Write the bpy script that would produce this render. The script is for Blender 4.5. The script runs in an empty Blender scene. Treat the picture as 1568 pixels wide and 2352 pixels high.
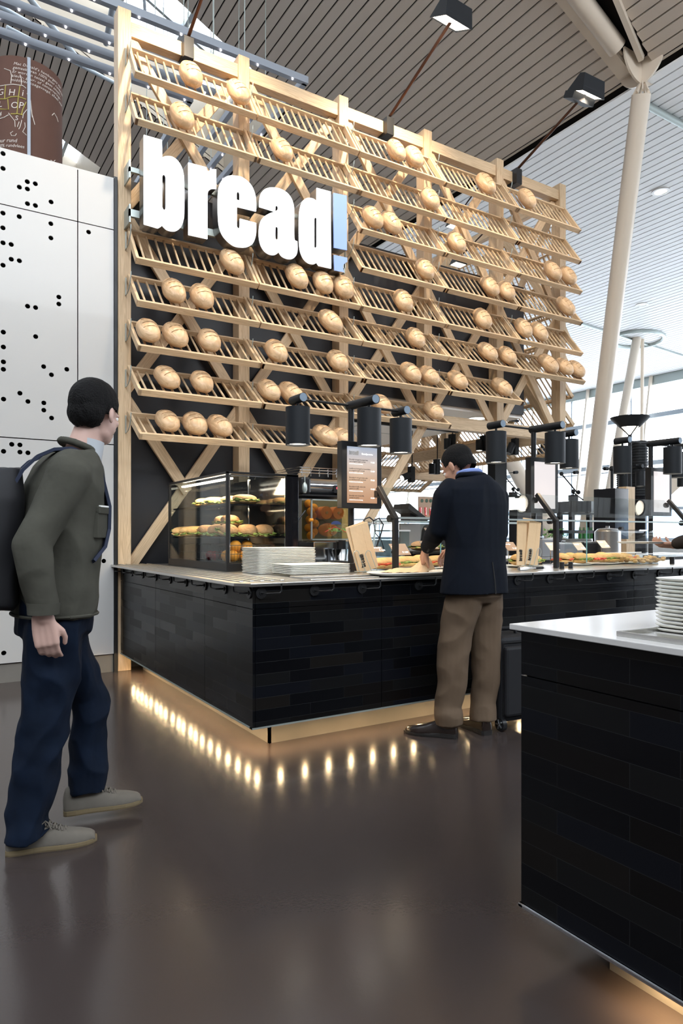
import bpy, bmesh, math, random
from mathutils import Vector, Matrix, noise
random.seed(7)
PI = math.pi
scene = bpy.context.scene
COL = scene.collection

# ------------------------------------------------------------------ camera
CAMH = 1.15
YAW = math.radians(31.93)
cam_d = bpy.data.cameras.new('camera')
cam = bpy.data.objects.new('camera', cam_d); COL.objects.link(cam)
cam_d.sensor_fit = 'VERTICAL'; cam_d.sensor_height = 36; cam_d.lens = 24
cam_d.shift_y = 54 / 2352
cam_d.clip_end = 200
cam.location = (0, 0, CAMH); cam.rotation_euler = (PI / 2, 0, -YAW)
scene.camera = cam

# ------------------------------------------------------------------ world, exposure
scene.view_settings.view_transform = 'Standard'
scene.view_settings.look = 'None'
scene.view_settings.gamma = 1
scene.view_settings.exposure = 0.0
scene.view_settings.use_curve_mapping = False
world = bpy.data.worlds.new('sky'); scene.world = world; world.use_nodes = True
wn = world.node_tree.nodes; wl = world.node_tree.links
bg = wn['Background']
tc = wn.new('ShaderNodeTexCoord'); sep = wn.new('ShaderNodeSeparateXYZ'); ramp = wn.new('ShaderNodeValToRGB')
wl.new(tc.outputs['Generated'], sep.inputs[0])
mp = wn.new('ShaderNodeMapRange'); mp.inputs[1].default_value = -1; mp.inputs[2].default_value = 1
wl.new(sep.outputs['Z'], mp.inputs[0]); wl.new(mp.outputs[0], ramp.inputs[0])
ramp.color_ramp.elements[0].position = 0.42; ramp.color_ramp.elements[0].color = (0.66, 0.68, 0.70, 1)
ramp.color_ramp.elements[1].position = 0.52; ramp.color_ramp.elements[1].color = (0.93, 0.965, 1.0, 1)
e = ramp.color_ramp.elements.new(0.9); e.color = (0.82, 0.91, 1.0, 1)
wl.new(ramp.outputs[0], bg.inputs['Color'])
bg.inputs['Strength'].default_value = 7.5

LIGHTS = []
def area(name, loc, target, size, power, color, size_y=None, spread=None):
    l = bpy.data.lights.new(name, 'AREA'); l.energy = power; l.color = color; l.size = size
    if size_y: l.shape = 'RECTANGLE'; l.size_y = size_y
    if spread: l.spread = spread
    o = bpy.data.objects.new(name, l); COL.objects.link(o); o.location = loc
    o.rotation_euler = (Vector(target) - Vector(loc)).to_track_quat('-Z', 'Y').to_euler()
    return o
def spot(name, loc, target, power, color, angle=70, blend=0.6, radius=0.03):
    l = bpy.data.lights.new(name, 'SPOT'); l.energy = power; l.color = color
    l.spot_size = math.radians(angle); l.spot_blend = blend; l.shadow_soft_size = radius
    o = bpy.data.objects.new(name, l); COL.objects.link(o); o.location = loc
    o.rotation_euler = (Vector(target) - Vector(loc)).to_track_quat('-Z', 'Y').to_euler()
    return o
WARM = (1.0, 0.74, 0.46); WARM2 = (1.0, 0.68, 0.38)
# daylight comes in through the window wall, the high opening behind the camera and the roof lights (world light)

# ------------------------------------------------------------------ projection (metres from picture measurements)
CX, SX = math.cos(YAW), math.sin(YAW)
def ray(px, py):
    a = (px - 784) / 1568; b = (1230 - py) / 1568
    return Vector((CX * a + SX, -SX * a + CX, b))
def atY(px, py, Y):
    r = ray(px, py); t = Y / r.y
    return Vector((r.x * t, Y, CAMH + r.z * t))
def atX(px, py, X):
    r = ray(px, py); t = X / r.x
    return Vector((X, r.y * t, CAMH + r.z * t))
def atZ(px, py, Z):
    r = ray(px, py); t = (Z - CAMH) / r.z
    return Vector((r.x * t, r.y * t, Z))
def atD(px, py, d):
    r = ray(px, py)
    return Vector((r.x * d, r.y * d, CAMH + r.z * d))

# ------------------------------------------------------------------ materials
def nmat(name):
    m = bpy.data.materials.new(name); m.use_nodes = True
    return m, m.node_tree.nodes, m.node_tree.links, m.node_tree.nodes['Principled BSDF']
def mat(name, col, rough=0.5, metal=0.0, emit=None, es=0.0, var=0.0, vscale=8, bump=0.0, bscale=60, trans=0.0, alpha=1.0, spec=0.5, coat=0.0, ior=1.45, sheen=0.0):
    m, n, l, b = nmat(name)
    b.inputs['Base Color'].default_value = (*col, 1)
    b.inputs['Roughness'].default_value = rough; b.inputs['Metallic'].default_value = metal
    b.inputs['Specular IOR Level'].default_value = spec; b.inputs['IOR'].default_value = ior
    b.inputs['Coat Weight'].default_value = coat
    b.inputs['Sheen Weight'].default_value = sheen
    if trans: b.inputs['Transmission Weight'].default_value = trans
    if alpha < 1: b.inputs['Alpha'].default_value = alpha
    if emit: b.inputs['Emission Color'].default_value = (*emit, 1); b.inputs['Emission Strength'].default_value = es
    tcn = n.new('ShaderNodeTexCoord')
    nz = n.new('ShaderNodeTexNoise'); nz.inputs['Scale'].default_value = vscale; nz.inputs['Detail'].default_value = 4
    l.new(tcn.outputs['Object'], nz.inputs['Vector'])
    mx = n.new('ShaderNodeMix'); mx.data_type = 'RGBA'
    mx.inputs[6].default_value = (*[c * (1 - var) for c in col], 1)
    mx.inputs[7].default_value = (*[min(1, c * (1 + var)) for c in col], 1)
    l.new(nz.outputs['Fac'], mx.inputs[0]); l.new(mx.outputs[2], b.inputs['Base Color'])
    if bump:
        nb = n.new('ShaderNodeTexNoise'); nb.inputs['Scale'].default_value = bscale; nb.inputs['Detail'].default_value = 3
        l.new(tcn.outputs['Object'], nb.inputs['Vector'])
        bp = n.new('ShaderNodeBump'); bp.inputs['Strength'].default_value = bump; bp.inputs['Distance'].default_value = 0.01
        l.new(nb.outputs['Fac'], bp.inputs['Height']); l.new(bp.outputs[0], b.inputs['Normal'])
    return m
def wood(name, c1, c2, axis, rough=0.5, grain=26, stretch=0.05):
    m, n, l, b = nmat(name)
    tcn = n.new('ShaderNodeTexCoord'); mpn = n.new('ShaderNodeMapping')
    s = [grain] * 3; s[axis] = grain * stretch
    mpn.inputs['Scale'].default_value = s
    info = n.new('ShaderNodeObjectInfo'); add = n.new('ShaderNodeVectorMath'); add.operation = 'ADD'
    sc = n.new('ShaderNodeVectorMath'); sc.operation = 'SCALE'; sc.inputs[0].default_value = (3.1, 5.7, 4.3)
    l.new(info.outputs['Random'], sc.inputs['Scale'])
    l.new(tcn.outputs['Object'], add.inputs[0]); l.new(sc.outputs[0], add.inputs[1]); l.new(add.outputs[0], mpn.inputs['Vector'])
    nz = n.new('ShaderNodeTexNoise'); nz.inputs['Scale'].default_value = 1; nz.inputs['Detail'].default_value = 5; nz.inputs['Distortion'].default_value = 1.2
    l.new(mpn.outputs[0], nz.inputs['Vector'])
    wv = n.new('ShaderNodeMath'); wv.operation = 'SINE'; ml = n.new('ShaderNodeMath'); ml.operation = 'MULTIPLY'; ml.inputs[1].default_value = 42
    l.new(nz.outputs['Fac'], ml.inputs[0]); l.new(ml.outputs[0], wv.inputs[0])
    mr = n.new('ShaderNodeMapRange'); mr.inputs[1].default_value = -1; mr.inputs[2].default_value = 1
    l.new(wv.outputs[0], mr.inputs[0])
    mx = n.new('ShaderNodeMix'); mx.data_type = 'RGBA'
    mx.inputs[6].default_value = (*c1, 1); mx.inputs[7].default_value = (*c2, 1)
    l.new(mr.outputs[0], mx.inputs[0])
    hs = n.new('ShaderNodeHueSaturation'); vm = n.new('ShaderNodeMapRange'); vm.inputs[3].default_value = 0.88; vm.inputs[4].default_value = 1.1
    l.new(info.outputs['Random'], vm.inputs[0]); l.new(vm.outputs[0], hs.inputs['Value']); l.new(mx.outputs[2], hs.inputs['Color'])
    l.new(hs.outputs[0], b.inputs['Base Color'])
    b.inputs['Roughness'].default_value = rough
    return m
def tiles(name, ax):
    m, n, l, b = nmat(name)
    tcn = n.new('ShaderNodeTexCoord'); sp = n.new('ShaderNodeSeparateXYZ'); cb = n.new('ShaderNodeCombineXYZ')
    l.new(tcn.outputs['Object'], sp.inputs[0]); l.new(sp.outputs[ax], cb.inputs[0]); l.new(sp.outputs['Z'], cb.inputs[1])
    br = n.new('ShaderNodeTexBrick'); l.new(cb.outputs[0], br.inputs['Vector'])
    br.inputs['Scale'].default_value = 1; br.inputs['Brick Width'].default_value = 0.34; br.inputs['Row Height'].default_value = 0.0615
    br.inputs['Mortar Size'].default_value = 0.0008; br.inputs['Mortar Smooth'].default_value = 0.1; br.offset = 0.37; br.offset_frequency = 2
    br.inputs['Color1'].default_value = (0.0, 0.0, 0.0, 1); br.inputs['Color2'].default_value = (1, 1, 1, 1)
    br.inputs['Mortar'].default_value = (0.5, 0.5, 0.5, 1)
    cr = n.new('ShaderNodeValToRGB'); cr.color_ramp.interpolation = 'CONSTANT'
    cols = [(0.0022, 0.0026, 0.0036), (0.0018, 0.002, 0.003), (0.0028, 0.0036, 0.006), (0.0024, 0.002, 0.002), (0.0034, 0.0036, 0.004), (0.0045, 0.0036, 0.003)]
    cr.color_ramp.elements[0].color = (*cols[0], 1); cr.color_ramp.elements[1].color = (*cols[5], 1); cr.color_ramp.elements[1].position = .86
    for i, p in enumerate((0.18, 0.36, 0.52, 0.7)):
        q = cr.color_ramp.elements.new(p); q.color = (*cols[i + 1], 1)
    l.new(br.outputs['Color'], cr.inputs[0])
    mx = n.new('ShaderNodeMix'); mx.data_type = 'RGBA'; mx.inputs[7].default_value = (0.014, 0.015, 0.016, 1)
    l.new(br.outputs['Fac'], mx.inputs[0]); l.new(cr.outputs[0], mx.inputs[6]); l.new(mx.outputs[2], b.inputs['Base Color'])
    b.inputs['Specular IOR Level'].default_value = 0.28
    rr = n.new('ShaderNodeMapRange'); rr.inputs[3].default_value = 0.24; rr.inputs[4].default_value = 0.42
    l.new(br.outputs['Color'], rr.inputs[0]); l.new(rr.outputs[0], b.inputs['Roughness'])
    bp = n.new('ShaderNodeBump'); bp.inputs['Strength'].default_value = 0.3; bp.inputs['Distance'].default_value = 0.002; bp.invert = True
    l.new(br.outputs['Fac'], bp.inputs['Height']); l.new(bp.outputs[0], b.inputs['Normal'])
    return m
A1, A2 = (0.68, 0.50, 0.315), (0.55, 0.385, 0.23)
M = {
 'ash_x': wood('ash_wood_x', A1, A2, 0), 'ash_y': wood('ash_wood_y', A1, A2, 1), 'ash_z': wood('ash_wood_z', A1, A2, 2),
 'ash_dark': wood('ash_wood_dark', (0.34, 0.2, 0.11), (0.25, 0.15, 0.08), 0),
 'tile_x': tiles('black_tile_front', 'X'), 'tile_y': tiles('black_tile_side', 'Y'),
 'board': mat('charcoal_board', (0.018, 0.018, 0.021), 0.42, var=0.15, vscale=3),
 'black': mat('black_lacquer', (0.012, 0.012, 0.013), 0.38),
 'blackgloss': mat('black_gloss', (0.008, 0.008, 0.01), 0.08, spec=0.6),
 'lampblack': mat('lamp_black', (0.0095, 0.0115, 0.0145), 0.55, spec=0.35),
 'bronze': mat('bronze_pole', (0.07, 0.035, 0.025), 0.3, metal=0.8),
 'steel': mat('brushed_steel', (0.62, 0.61, 0.59), 0.28, metal=1.0, bump=0.05, bscale=200),
 'steeldark': mat('steel_plinth', (0.21, 0.195, 0.175), 0.5, metal=0.2, var=0.1),
 'galv': mat('galvanised_steel', (0.45, 0.5, 0.48), 0.45, metal=0.7),
 'chrome': mat('chrome', (0.75, 0.77, 0.8), 0.12, metal=1.0),
 'alu': mat('aluminium_bar', (0.36, 0.40, 0.46), 0.5, metal=0.3),
 'quartz': mat('white_quartz', (0.60, 0.58, 0.56), 0.22), 'white': mat('white_enamel', (0.86, 0.85, 0.82), 0.35),
 'porcelain': mat('white_melamine', (0.80, 0.78, 0.71), 0.25),
 'wallwhite': mat('white_cladding', (0.50, 0.49, 0.475), 0.24, coat=0.2),
 'colwhite': mat('cream_painted_steel', (0.78, 0.68, 0.56), 0.32, coat=0.3),
 'glass': None, 'bulb': mat('warm_led', (1, .9, .7), 0.4, emit=(1.0, 0.74, 0.42), es=150),
 'coolbulb': mat('cool_led', (1, .9, .9), 0.4, emit=(1.0, 0.9, 0.92), es=7),
 'lampglow': mat('lamp_glass_glow', (1, .9, .8), 0.4, emit=(1.0, 0.9, 0.74), es=9),
 'downglow': mat('downlight_glow', (1, 1, .9), 0.4, emit=(1.0, 0.95, 0.86), es=5),
 'paper': mat('kraft_paper', (0.72, 0.50, 0.29), 0.75, var=0.08, bump=0.2, bscale=40),
 'ink': mat('black_ink', (0.02, 0.018, 0.016), 0.7),
 'crust': mat('bread_crust', (0.62, 0.38, 0.15), 0.7, var=0.35, vscale=22, bump=0.5, bscale=60),
 'brown_crust': mat('brown_bread_crust', (0.40, 0.23, 0.11), 0.7, var=0.35, vscale=30, bump=0.5, bscale=80),
 'crumb': mat('bread_crumb', (0.85, 0.70, 0.46), 0.8, var=0.12, vscale=40),
 'lettuce': mat('lettuce', (0.20, 0.27, 0.06), 0.6, var=0.5, vscale=40),
 'cheese': mat('cheese', (0.85, 0.6, 0.2), 0.5), 'tomato': mat('tomato', (0.6, 0.08, 0.03), 0.3),
 'orange': mat('orange_fruit', (0.85, 0.33, 0.03), 0.5, bump=0.2, bscale=200),
 'card': mat('price_card', (0.35, 0.25, 0.19), 0.5), 'cardpale': mat('price_card_pale', (0.62, 0.56, 0.5), 0.25),
 'suit': mat('navy_wool', (0.0042, 0.0060, 0.0110), 0.9, var=0.2, vscale=30, spec=0.2),
 'khaki': mat('khaki_cotton', (0.108, 0.070, 0.042), 0.85, var=0.12, vscale=6, bump=0.15, bscale=25),
 'skin': mat('skin', (0.52, 0.28, 0.19), 0.5, var=0.08, vscale=20), 'skin2': mat('pale_skin', (0.56, 0.36, 0.3), 0.5, var=0.06, vscale=20),
 'hair': mat('dark_hair', (0.0055, 0.005, 0.005), 0.75, spec=0.2, var=0.4, vscale=60, bump=0.6, bscale=160),
 'shirt': mat('blue_shirt', (0.22, 0.3, 0.62), 0.8), 'shirtgrey': mat('pale_shirt', (0.45, 0.47, 0.5), 0.8),
 'leather': mat('black_leather', (0.016, 0.010, 0.008), 0.22, coat=0.4), 'sole': mat('shoe_sole', (0.012, 0.010, 0.009), 0.6),
 'olive': mat('olive_canvas', (0.062, 0.060, 0.048), 0.9, spec=0.2, var=0.25, vscale=10, bump=1.0, bscale=9),
 'denim': mat('denim', (0.003, 0.0075, 0.019), 0.85, spec=0.2, var=0.6, vscale=9, bump=0.8, bscale=9),
 'suede': mat('grey_suede', (0.125, 0.11, 0.092), 0.95, var=0.15, vscale=30), 'gum': mat('gum_sole', (0.16, 0.12, 0.065), 0.8),
 'nylon': mat('black_nylon', (0.006, 0.006, 0.008), 0.7), 'nylonnavy': mat('navy_webbing', (0.010, 0.016, 0.04), 0.7),
 'drum': mat('brown_chalkboard', (0.125, 0.062, 0.045), 0.8, var=0.08),
 'chalk': mat('white_chalk', (0.72, 0.66, 0.60), 0.95), 'chalkyellow': mat('yellow_chalk', (0.45, 0.38, 0.10), 0.95),
 'signwhite': mat('lit_sign_face', (0.95, 0.97, 1), 0.2, emit=(0.93, 0.96, 1.0), es=1.15), 'signsky': mat('sky_reflection_sign_face', (0.25, 0.36, 0.70), 0.06, spec=0.5, coat=0.3, emit=(0.38, 0.52, 0.95), es=0.30),  # exclamation mark: sky reflection painted as blue colour with a faint glow
 'signside': mat('sign_return', (0.30, 0.29, 0.28), 0.3, metal=0.9),
 'soffit': mat('white_soffit', (0.90, 0.86, 0.81), 0.6), 'red': mat('red_print', (0.62, 0.03, 0.03), 0.4),
 'green': mat('green_leaf', (0.08, 0.25, 0.03), 0.6, var=0.5, vscale=30), 'bottlegreen': mat('green_bottle', (0.03, 0.16, 0.04), 0.15),
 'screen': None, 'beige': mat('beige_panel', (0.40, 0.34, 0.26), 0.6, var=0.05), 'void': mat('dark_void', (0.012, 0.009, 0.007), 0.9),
 'slatL': mat('roof_slat_taupe', (0.68, 0.60, 0.52), 0.55), 'slatR': mat('roof_slat_pale', (0.92, 0.92, 0.92), 0.5),
 'mull': mat('window_mullion', (0.42, 0.48, 0.54), 0.5), 'handlemetal': mat('telescopic_handle', (0.55, 0.56, 0.58), 0.3, metal=0.9),
 'grey': mat('grey_plastic', (0.22, 0.23, 0.25), 0.5),
}
def glassmat(name, tint, alpha):
    """thin clear sheet: see-through with a Schlick reflection that is the same on both faces"""
    m, n, l, b = nmat(name)
    out = n['Material Output']; tr = n.new('ShaderNodeBsdfTransparent'); gl = n.new('ShaderNodeBsdfGlossy'); mx = n.new('ShaderNodeMixShader'); lw = n.new('ShaderNodeLayerWeight')
    lw.inputs['Blend'].default_value = 0.5
    tr.inputs['Color'].default_value = (*tint, 1); gl.inputs['Roughness'].default_value = 0.02
    pw_ = n.new('ShaderNodeMath'); pw_.operation = 'POWER'; pw_.inputs[1].default_value = 5.0
    l.new(lw.outputs['Facing'], pw_.inputs[0])
    mr = n.new('ShaderNodeMapRange'); mr.inputs[3].default_value = 0.025 + alpha; mr.inputs[4].default_value = 0.7
    l.new(pw_.outputs[0], mr.inputs[0]); l.new(mr.outputs[0], mx.inputs[0]); l.new(tr.outputs[0], mx.inputs[1]); l.new(gl.outputs[0], mx.inputs[2]); l.new(mx.outputs[0], out.inputs['Surface'])
    return m
M['glass'] = glassmat('clear_glass', (0.93, 0.955, 0.95), 0.01)
M['winglass'] = glassmat('window_glass', (0.97, 0.98, 1.0), 0.0)
def screenmat():
    m, n, l, b = nmat('menu_screen')
    tcn = n.new('ShaderNodeTexCoord'); sp = n.new('ShaderNodeSeparateXYZ'); cr = n.new('ShaderNodeValToRGB')
    l.new(tcn.outputs['Generated'], sp.inputs[0]); l.new(sp.outputs['Z'], cr.inputs[0])
    cr.color_ramp.elements[0].color = (0.62, 0.32, 0.17, 1); cr.color_ramp.elements[1].color = (0.48, 0.56, 0.70, 1)
    q = cr.color_ramp.elements.new(0.45); q.color = (0.75, 0.50, 0.34, 1); q = cr.color_ramp.elements.new(0.7); q.color = (0.82, 0.68, 0.6, 1)
    b.inputs['Base Color'].default_value = (0.02, 0.02, 0.02, 1); b.inputs['Roughness'].default_value = 0.25
    l.new(cr.outputs[0], b.inputs['Emission Color']); b.inputs['Emission Strength'].default_value = 0.85
    return m
M['screen'] = screenmat()
M['screenpale'] = mat('pale_menu_screen', (.02, .02, .02), 0.2, emit=(1, .93, .93), es=0.88)
def loafmat(name, c1, c2):
    m, n, l, b = nmat(name)
    tcn = n.new('ShaderNodeTexCoord'); mpn = n.new('ShaderNodeMapping'); mpn.inputs['Scale'].default_value = (9, 2.2, 14)
    info = n.new('ShaderNodeObjectInfo'); add = n.new('ShaderNodeVectorMath'); add.operation = 'ADD'
    l.new(tcn.outputs['Object'], add.inputs[0]); l.new(info.outputs['Random'], add.inputs[1]); l.new(add.outputs[0], mpn.inputs['Vector'])
    nz = n.new('ShaderNodeTexNoise'); nz.inputs['Scale'].default_value = 1.3; nz.inputs['Detail'].default_value = 3; nz.inputs['Distortion'].default_value = .8
    l.new(mpn.outputs[0], nz.inputs['Vector'])
    ml = n.new('ShaderNodeMath'); ml.operation = 'MULTIPLY'; ml.inputs[1].default_value = 26
    sn = n.new('ShaderNodeMath'); sn.operation = 'SINE'; mr = n.new('ShaderNodeMapRange'); mr.inputs[1].default_value = -1
    l.new(nz.outputs['Fac'], ml.inputs[0]); l.new(ml.outputs[0], sn.inputs[0]); l.new(sn.outputs[0], mr.inputs[0])
    mx = n.new('ShaderNodeMix'); mx.data_type = 'RGBA'; mx.inputs[6].default_value = (*c1, 1); mx.inputs[7].default_value = (*c2, 1)
    l.new(mr.outputs[0], mx.inputs[0]); l.new(mx.outputs[2], b.inputs['Base Color'])
    b.inputs['Roughness'].default_value = 0.38
    return m
M['loaf'] = loafmat('carved_wood_loaf', (0.70, 0.475, 0.28), (0.57, 0.365, 0.20))
M['loafcut'] = mat('carved_groove', (0.33, 0.19, 0.09), 0.8)
def floormat():
    m, n, l, b = nmat('resin_floor')
    tcn = n.new('ShaderNodeTexCoord'); nz = n.new('ShaderNodeTexNoise'); nz.inputs['Scale'].default_value = 0.9; nz.inputs['Detail'].default_value = 6
    l.new(tcn.outputs['Object'], nz.inputs['Vector'])
    mx = n.new('ShaderNodeMix'); mx.data_type = 'RGBA'; mx.inputs[6].default_value = (0.040, 0.031, 0.0285, 1); mx.inputs[7].default_value = (0.050, 0.039, 0.036, 1)
    l.new(nz.outputs['Fac'], mx.inputs[0]); l.new(mx.outputs[2], b.inputs['Base Color'])
    n2 = n.new('ShaderNodeTexNoise'); n2.inputs['Scale'].default_value = 3; n2.inputs['Detail'].default_value = 8
    l.new(tcn.outputs['Object'], n2.inputs['Vector'])
    mr = n.new('ShaderNodeMapRange'); mr.inputs[3].default_value = 0.17; mr.inputs[4].default_value = 0.21
    l.new(n2.outputs['Fac'], mr.inputs[0]); l.new(mr.outputs[0], b.inputs['Roughness'])
    n3 = n.new('ShaderNodeTexNoise'); n3.inputs['Scale'].default_value = 90
    l.new(tcn.outputs['Object'], n3.inputs['Vector'])
    bp = n.new('ShaderNodeBump'); bp.inputs['Strength'].default_value = 0.05; bp.inputs['Distance'].default_value = 0.004
    l.new(n3.outputs['Fac'], bp.inputs['Height']); l.new(bp.outputs[0], b.inputs['Normal'])
    return m
M['floor'] = floormat()

# ------------------------------------------------------------------ mesh helpers
WM = {}
def wm(o):
    return WM.get(o.name, Matrix.Identity(4)) if o else Matrix.Identity(4)
def link(name, me, m, parent=None, world=True, smooth=False, local_matrix=None):
    o = bpy.data.objects.new(name, me); COL.objects.link(o)
    if m:
        me.materials.clear(); me.materials.append(M[m] if isinstance(m, str) else m)
    if parent is not None:
        o.parent = parent
        if world: me.transform(wm(parent).inverted())
        WM[o.name] = wm(parent)
    if smooth:
        for p in me.polygons: p.use_smooth = True
    return o
def tag(o, label=None, cat=None, group=None, kind=None):
    if label: o['label'] = label
    if cat: o['category'] = cat
    if group: o['group'] = group
    if kind: o['kind'] = kind
    return o
def thing(name, label, cat, loc=(0, 0, 0), rotz=0.0, group=None, rot=None):
    o = bpy.data.objects.new(name, None); COL.objects.link(o)
    o.location = loc
    o.rotation_euler = rot if rot else (0, 0, rotz)
    o.empty_display_size = 0.1
    WM[o.name] = Matrix.Translation(Vector(loc)) @ (o.rotation_euler.to_matrix().to_4x4())
    return tag(o, label, cat, group)
class MB:
    def __init__(s): s.v = []; s.f = []
    def add(s, vs, fs):
        k = len(s.v); s.v += [Vector(q) for q in vs]; s.f += [[i + k for i in f] for f in fs]; return s
    def box(s, lo, hi, mtx=None):
        x0, y0, z0 = lo; x1, y1, z1 = hi
        vs = [Vector(p) for p in ((x0, y0, z0), (x1, y0, z0), (x1, y1, z0), (x0, y1, z0), (x0, y0, z1), (x1, y0, z1), (x1, y1, z1), (x0, y1, z1))]
        if mtx: vs = [mtx @ q for q in vs]
        return s.add(vs, [(0, 3, 2, 1), (4, 5, 6, 7), (0, 1, 5, 4), (1, 2, 6, 5), (2, 3, 7, 6), (3, 0, 4, 7)])
    def bar(s, p0, p1, w, h, up=(0, 0, 1)):
        p0 = Vector(p0); p1 = Vector(p1); d = (p1 - p0); L = d.length; d.normalize()
        a = d.cross(Vector(up)); 
        if a.length < 1e-5: a = d.cross(Vector((1, 0, 0)))
        a.normalize(); b = a.cross(d)
        vs = []
        for p in (p0, p1):
            for sa, sb in ((-1, -1), (1, -1), (1, 1), (-1, 1)): vs.append(p + a * sa * w / 2 + b * sb * h / 2)
        return s.add(vs, [(3, 2, 1, 0), (4, 5, 6, 7), (0, 1, 5, 4), (1, 2, 6, 5), (2, 3, 7, 6), (3, 0, 4, 7)])
    def cyl(s, p0, p1, r0, r1=None, n=20, cap=True):
        if r1 is None: r1 = r0
        p0 = Vector(p0); p1 = Vector(p1); d = (p1 - p0).normalized()
        a = d.orthogonal().normalized(); b = d.cross(a)
        vs = []
        for p, r in ((p0, r0), (p1, r1)):
            for i in range(n):
                t = 2 * PI * i / n; vs.append(p + a * math.cos(t) * r + b * math.sin(t) * r)
        fs = [(i, (i + 1) % n, n + (i + 1) % n, n + i) for i in range(n)]
        if cap: fs += [tuple(range(n - 1, -1, -1)), tuple(range(n, 2 * n))]
        return s.add(vs, fs)
    def tube(s, pts, r, n=8):
        pts = [Vector(p) for p in pts]; rings = []
        rr = r if isinstance(r, (list, tuple)) else [r] * len(pts)
        a = None
        for i, p in enumerate(pts):
            d = (pts[min(i + 1, len(pts) - 1)] - pts[max(i - 1, 0)]).normalized()
            a = d.orthogonal().normalized() if a is None else (a - d * a.dot(d)).normalized()
            b = d.cross(a)
            rings.append([p + (a * math.cos(2 * PI * k / n) + b * math.sin(2 * PI * k / n)) * rr[i] for k in range(n)])
        vs = [q for rg in rings for q in rg]; fs = []
        for j in range(len(pts) - 1):
            for i in range(n): fs.append((j * n + i, j * n + (i + 1) % n, (j + 1) * n + (i + 1) % n, (j + 1) * n + i))
        fs += [tuple(range(n - 1, -1, -1)), tuple(range((len(pts) - 1) * n, len(pts) * n))]
        return s.add(vs, fs)
    def loft(s, rings, cap=True):
        n = len(rings[0]); vs = [q for rg in rings for q in rg]; fs = []
        for j in range(len(rings) - 1):
            for i in range(n): fs.append((j * n + i, j * n + (i + 1) % n, (j + 1) * n + (i + 1) % n, (j + 1) * n + i))
        if cap: fs += [tuple(range(n - 1, -1, -1)), tuple(range((len(rings) - 1) * n, len(rings) * n))]
        return s.add(vs, fs)
    def lathe(s, prof, c, n=28, cap=True):
        c = Vector(c); rings = []
        for r, z in prof: rings.append([c + Vector((math.cos(2 * PI * k / n) * r, math.sin(2 * PI * k / n) * r, z)) for k in range(n)])
        return s.loft(rings, cap)
    def sph(s, c, r, n=16, m=10, mtx=None):
        c = Vector(c); rx, ry, rz = (r if isinstance(r, (list, tuple)) else (r, r, r))
        rings = []
        for j in range(1, m):
            t = PI * j / m
            rings.append([Vector((math.sin(t) * math.cos(2 * PI * i / n) * rx, math.sin(t) * math.sin(2 * PI * i / n) * ry, -math.cos(t) * rz)) for i in range(n)])
        k = len(s.v)
        vs = [q for rg in rings for q in rg] + [Vector((0, 0, -rz)), Vector((0, 0, rz))]
        if mtx is not None: vs = [mtx @ q for q in vs]
        vs = [c + q for q in vs]
        fs = []
        for j in range(m - 2):
            for i in range(n): fs.append((j * n + i, j * n + (i + 1) % n, (j + 1) * n + (i + 1) % n, (j + 1) * n + i))
        b0 = (m - 1) * n
        for i in range(n):
            fs.append((b0, (i + 1) % n, i)); fs.append((b0 + 1, (m - 2) * n + i, (m - 2) * n + (i + 1) % n))
        return s.add(vs, fs)
    def mesh(s, name='mesh'):
        me = bpy.data.meshes.new(name); me.from_pydata([tuple(q) for q in s.v], [], s.f); me.update(); return me
    def build(s, name, m, parent=None, world=True, smooth=False, bevel=0.0, fix=False):
        me = s.mesh(name)
        if fix:
            bm = bmesh.new(); bm.from_mesh(me); bmesh.ops.recalc_face_normals(bm, faces=bm.faces); bm.to_mesh(me); bm.free()
        o = link(name, me, m, parent, world, smooth)
        if bevel:
            b = o.modifiers.new('bevel', 'BEVEL'); b.width = bevel; b.segments = 2; b.limit_method = 'ANGLE'
        if smooth:
            autosmooth(o)
        return o
def autosmooth(o, ang=40):
    me = o.data
    bm = bmesh.new(); bm.from_mesh(me)
    for e_ in bm.edges:
        if len(e_.link_faces) == 2 and e_.calc_face_angle(0) > math.radians(ang): e_.smooth = False
    bm.to_mesh(me); bm.free()
def B(lo, hi, name, m, parent=None, bevel=0.0, world=True, smooth=False):
    return MB().box(lo, hi).build(name, m, parent, world, smooth, bevel)
def copy_tree(o, parent=None, matrix=None):
    c = o.copy(); COL.objects.link(c)
    if parent is not None: c.parent = parent
    for ch in list(o.children): copy_tree(ch, c)
    return c
def spline_mesh(name, loops, to3d, normal, thick):
    """flat shape with holes from closed loops of 2D points, given thickness; loops in local 2D metres"""
    cu = bpy.data.curves.new(name, 'CURVE'); cu.dimensions = '2D'; cu.fill_mode = 'BOTH'; cu.extrude = thick / 2
    for lp in loops:
        sp_ = cu.splines.new('POLY'); sp_.points.add(len(lp) - 1); sp_.use_cyclic_u = True
        for i, p in enumerate(lp): sp_.points[i].co = (p[0], p[1], 0, 1)
    o = bpy.data.objects.new(name, cu); COL.objects.link(o)
    dg = bpy.context.evaluated_depsgraph_get(); dg.update()
    me = bpy.data.meshes.new_from_object(o.evaluated_get(dg)); me.name = name
    bpy.data.objects.remove(o); bpy.data.curves.remove(cu)
    me.transform(to3d)
    return me
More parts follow.
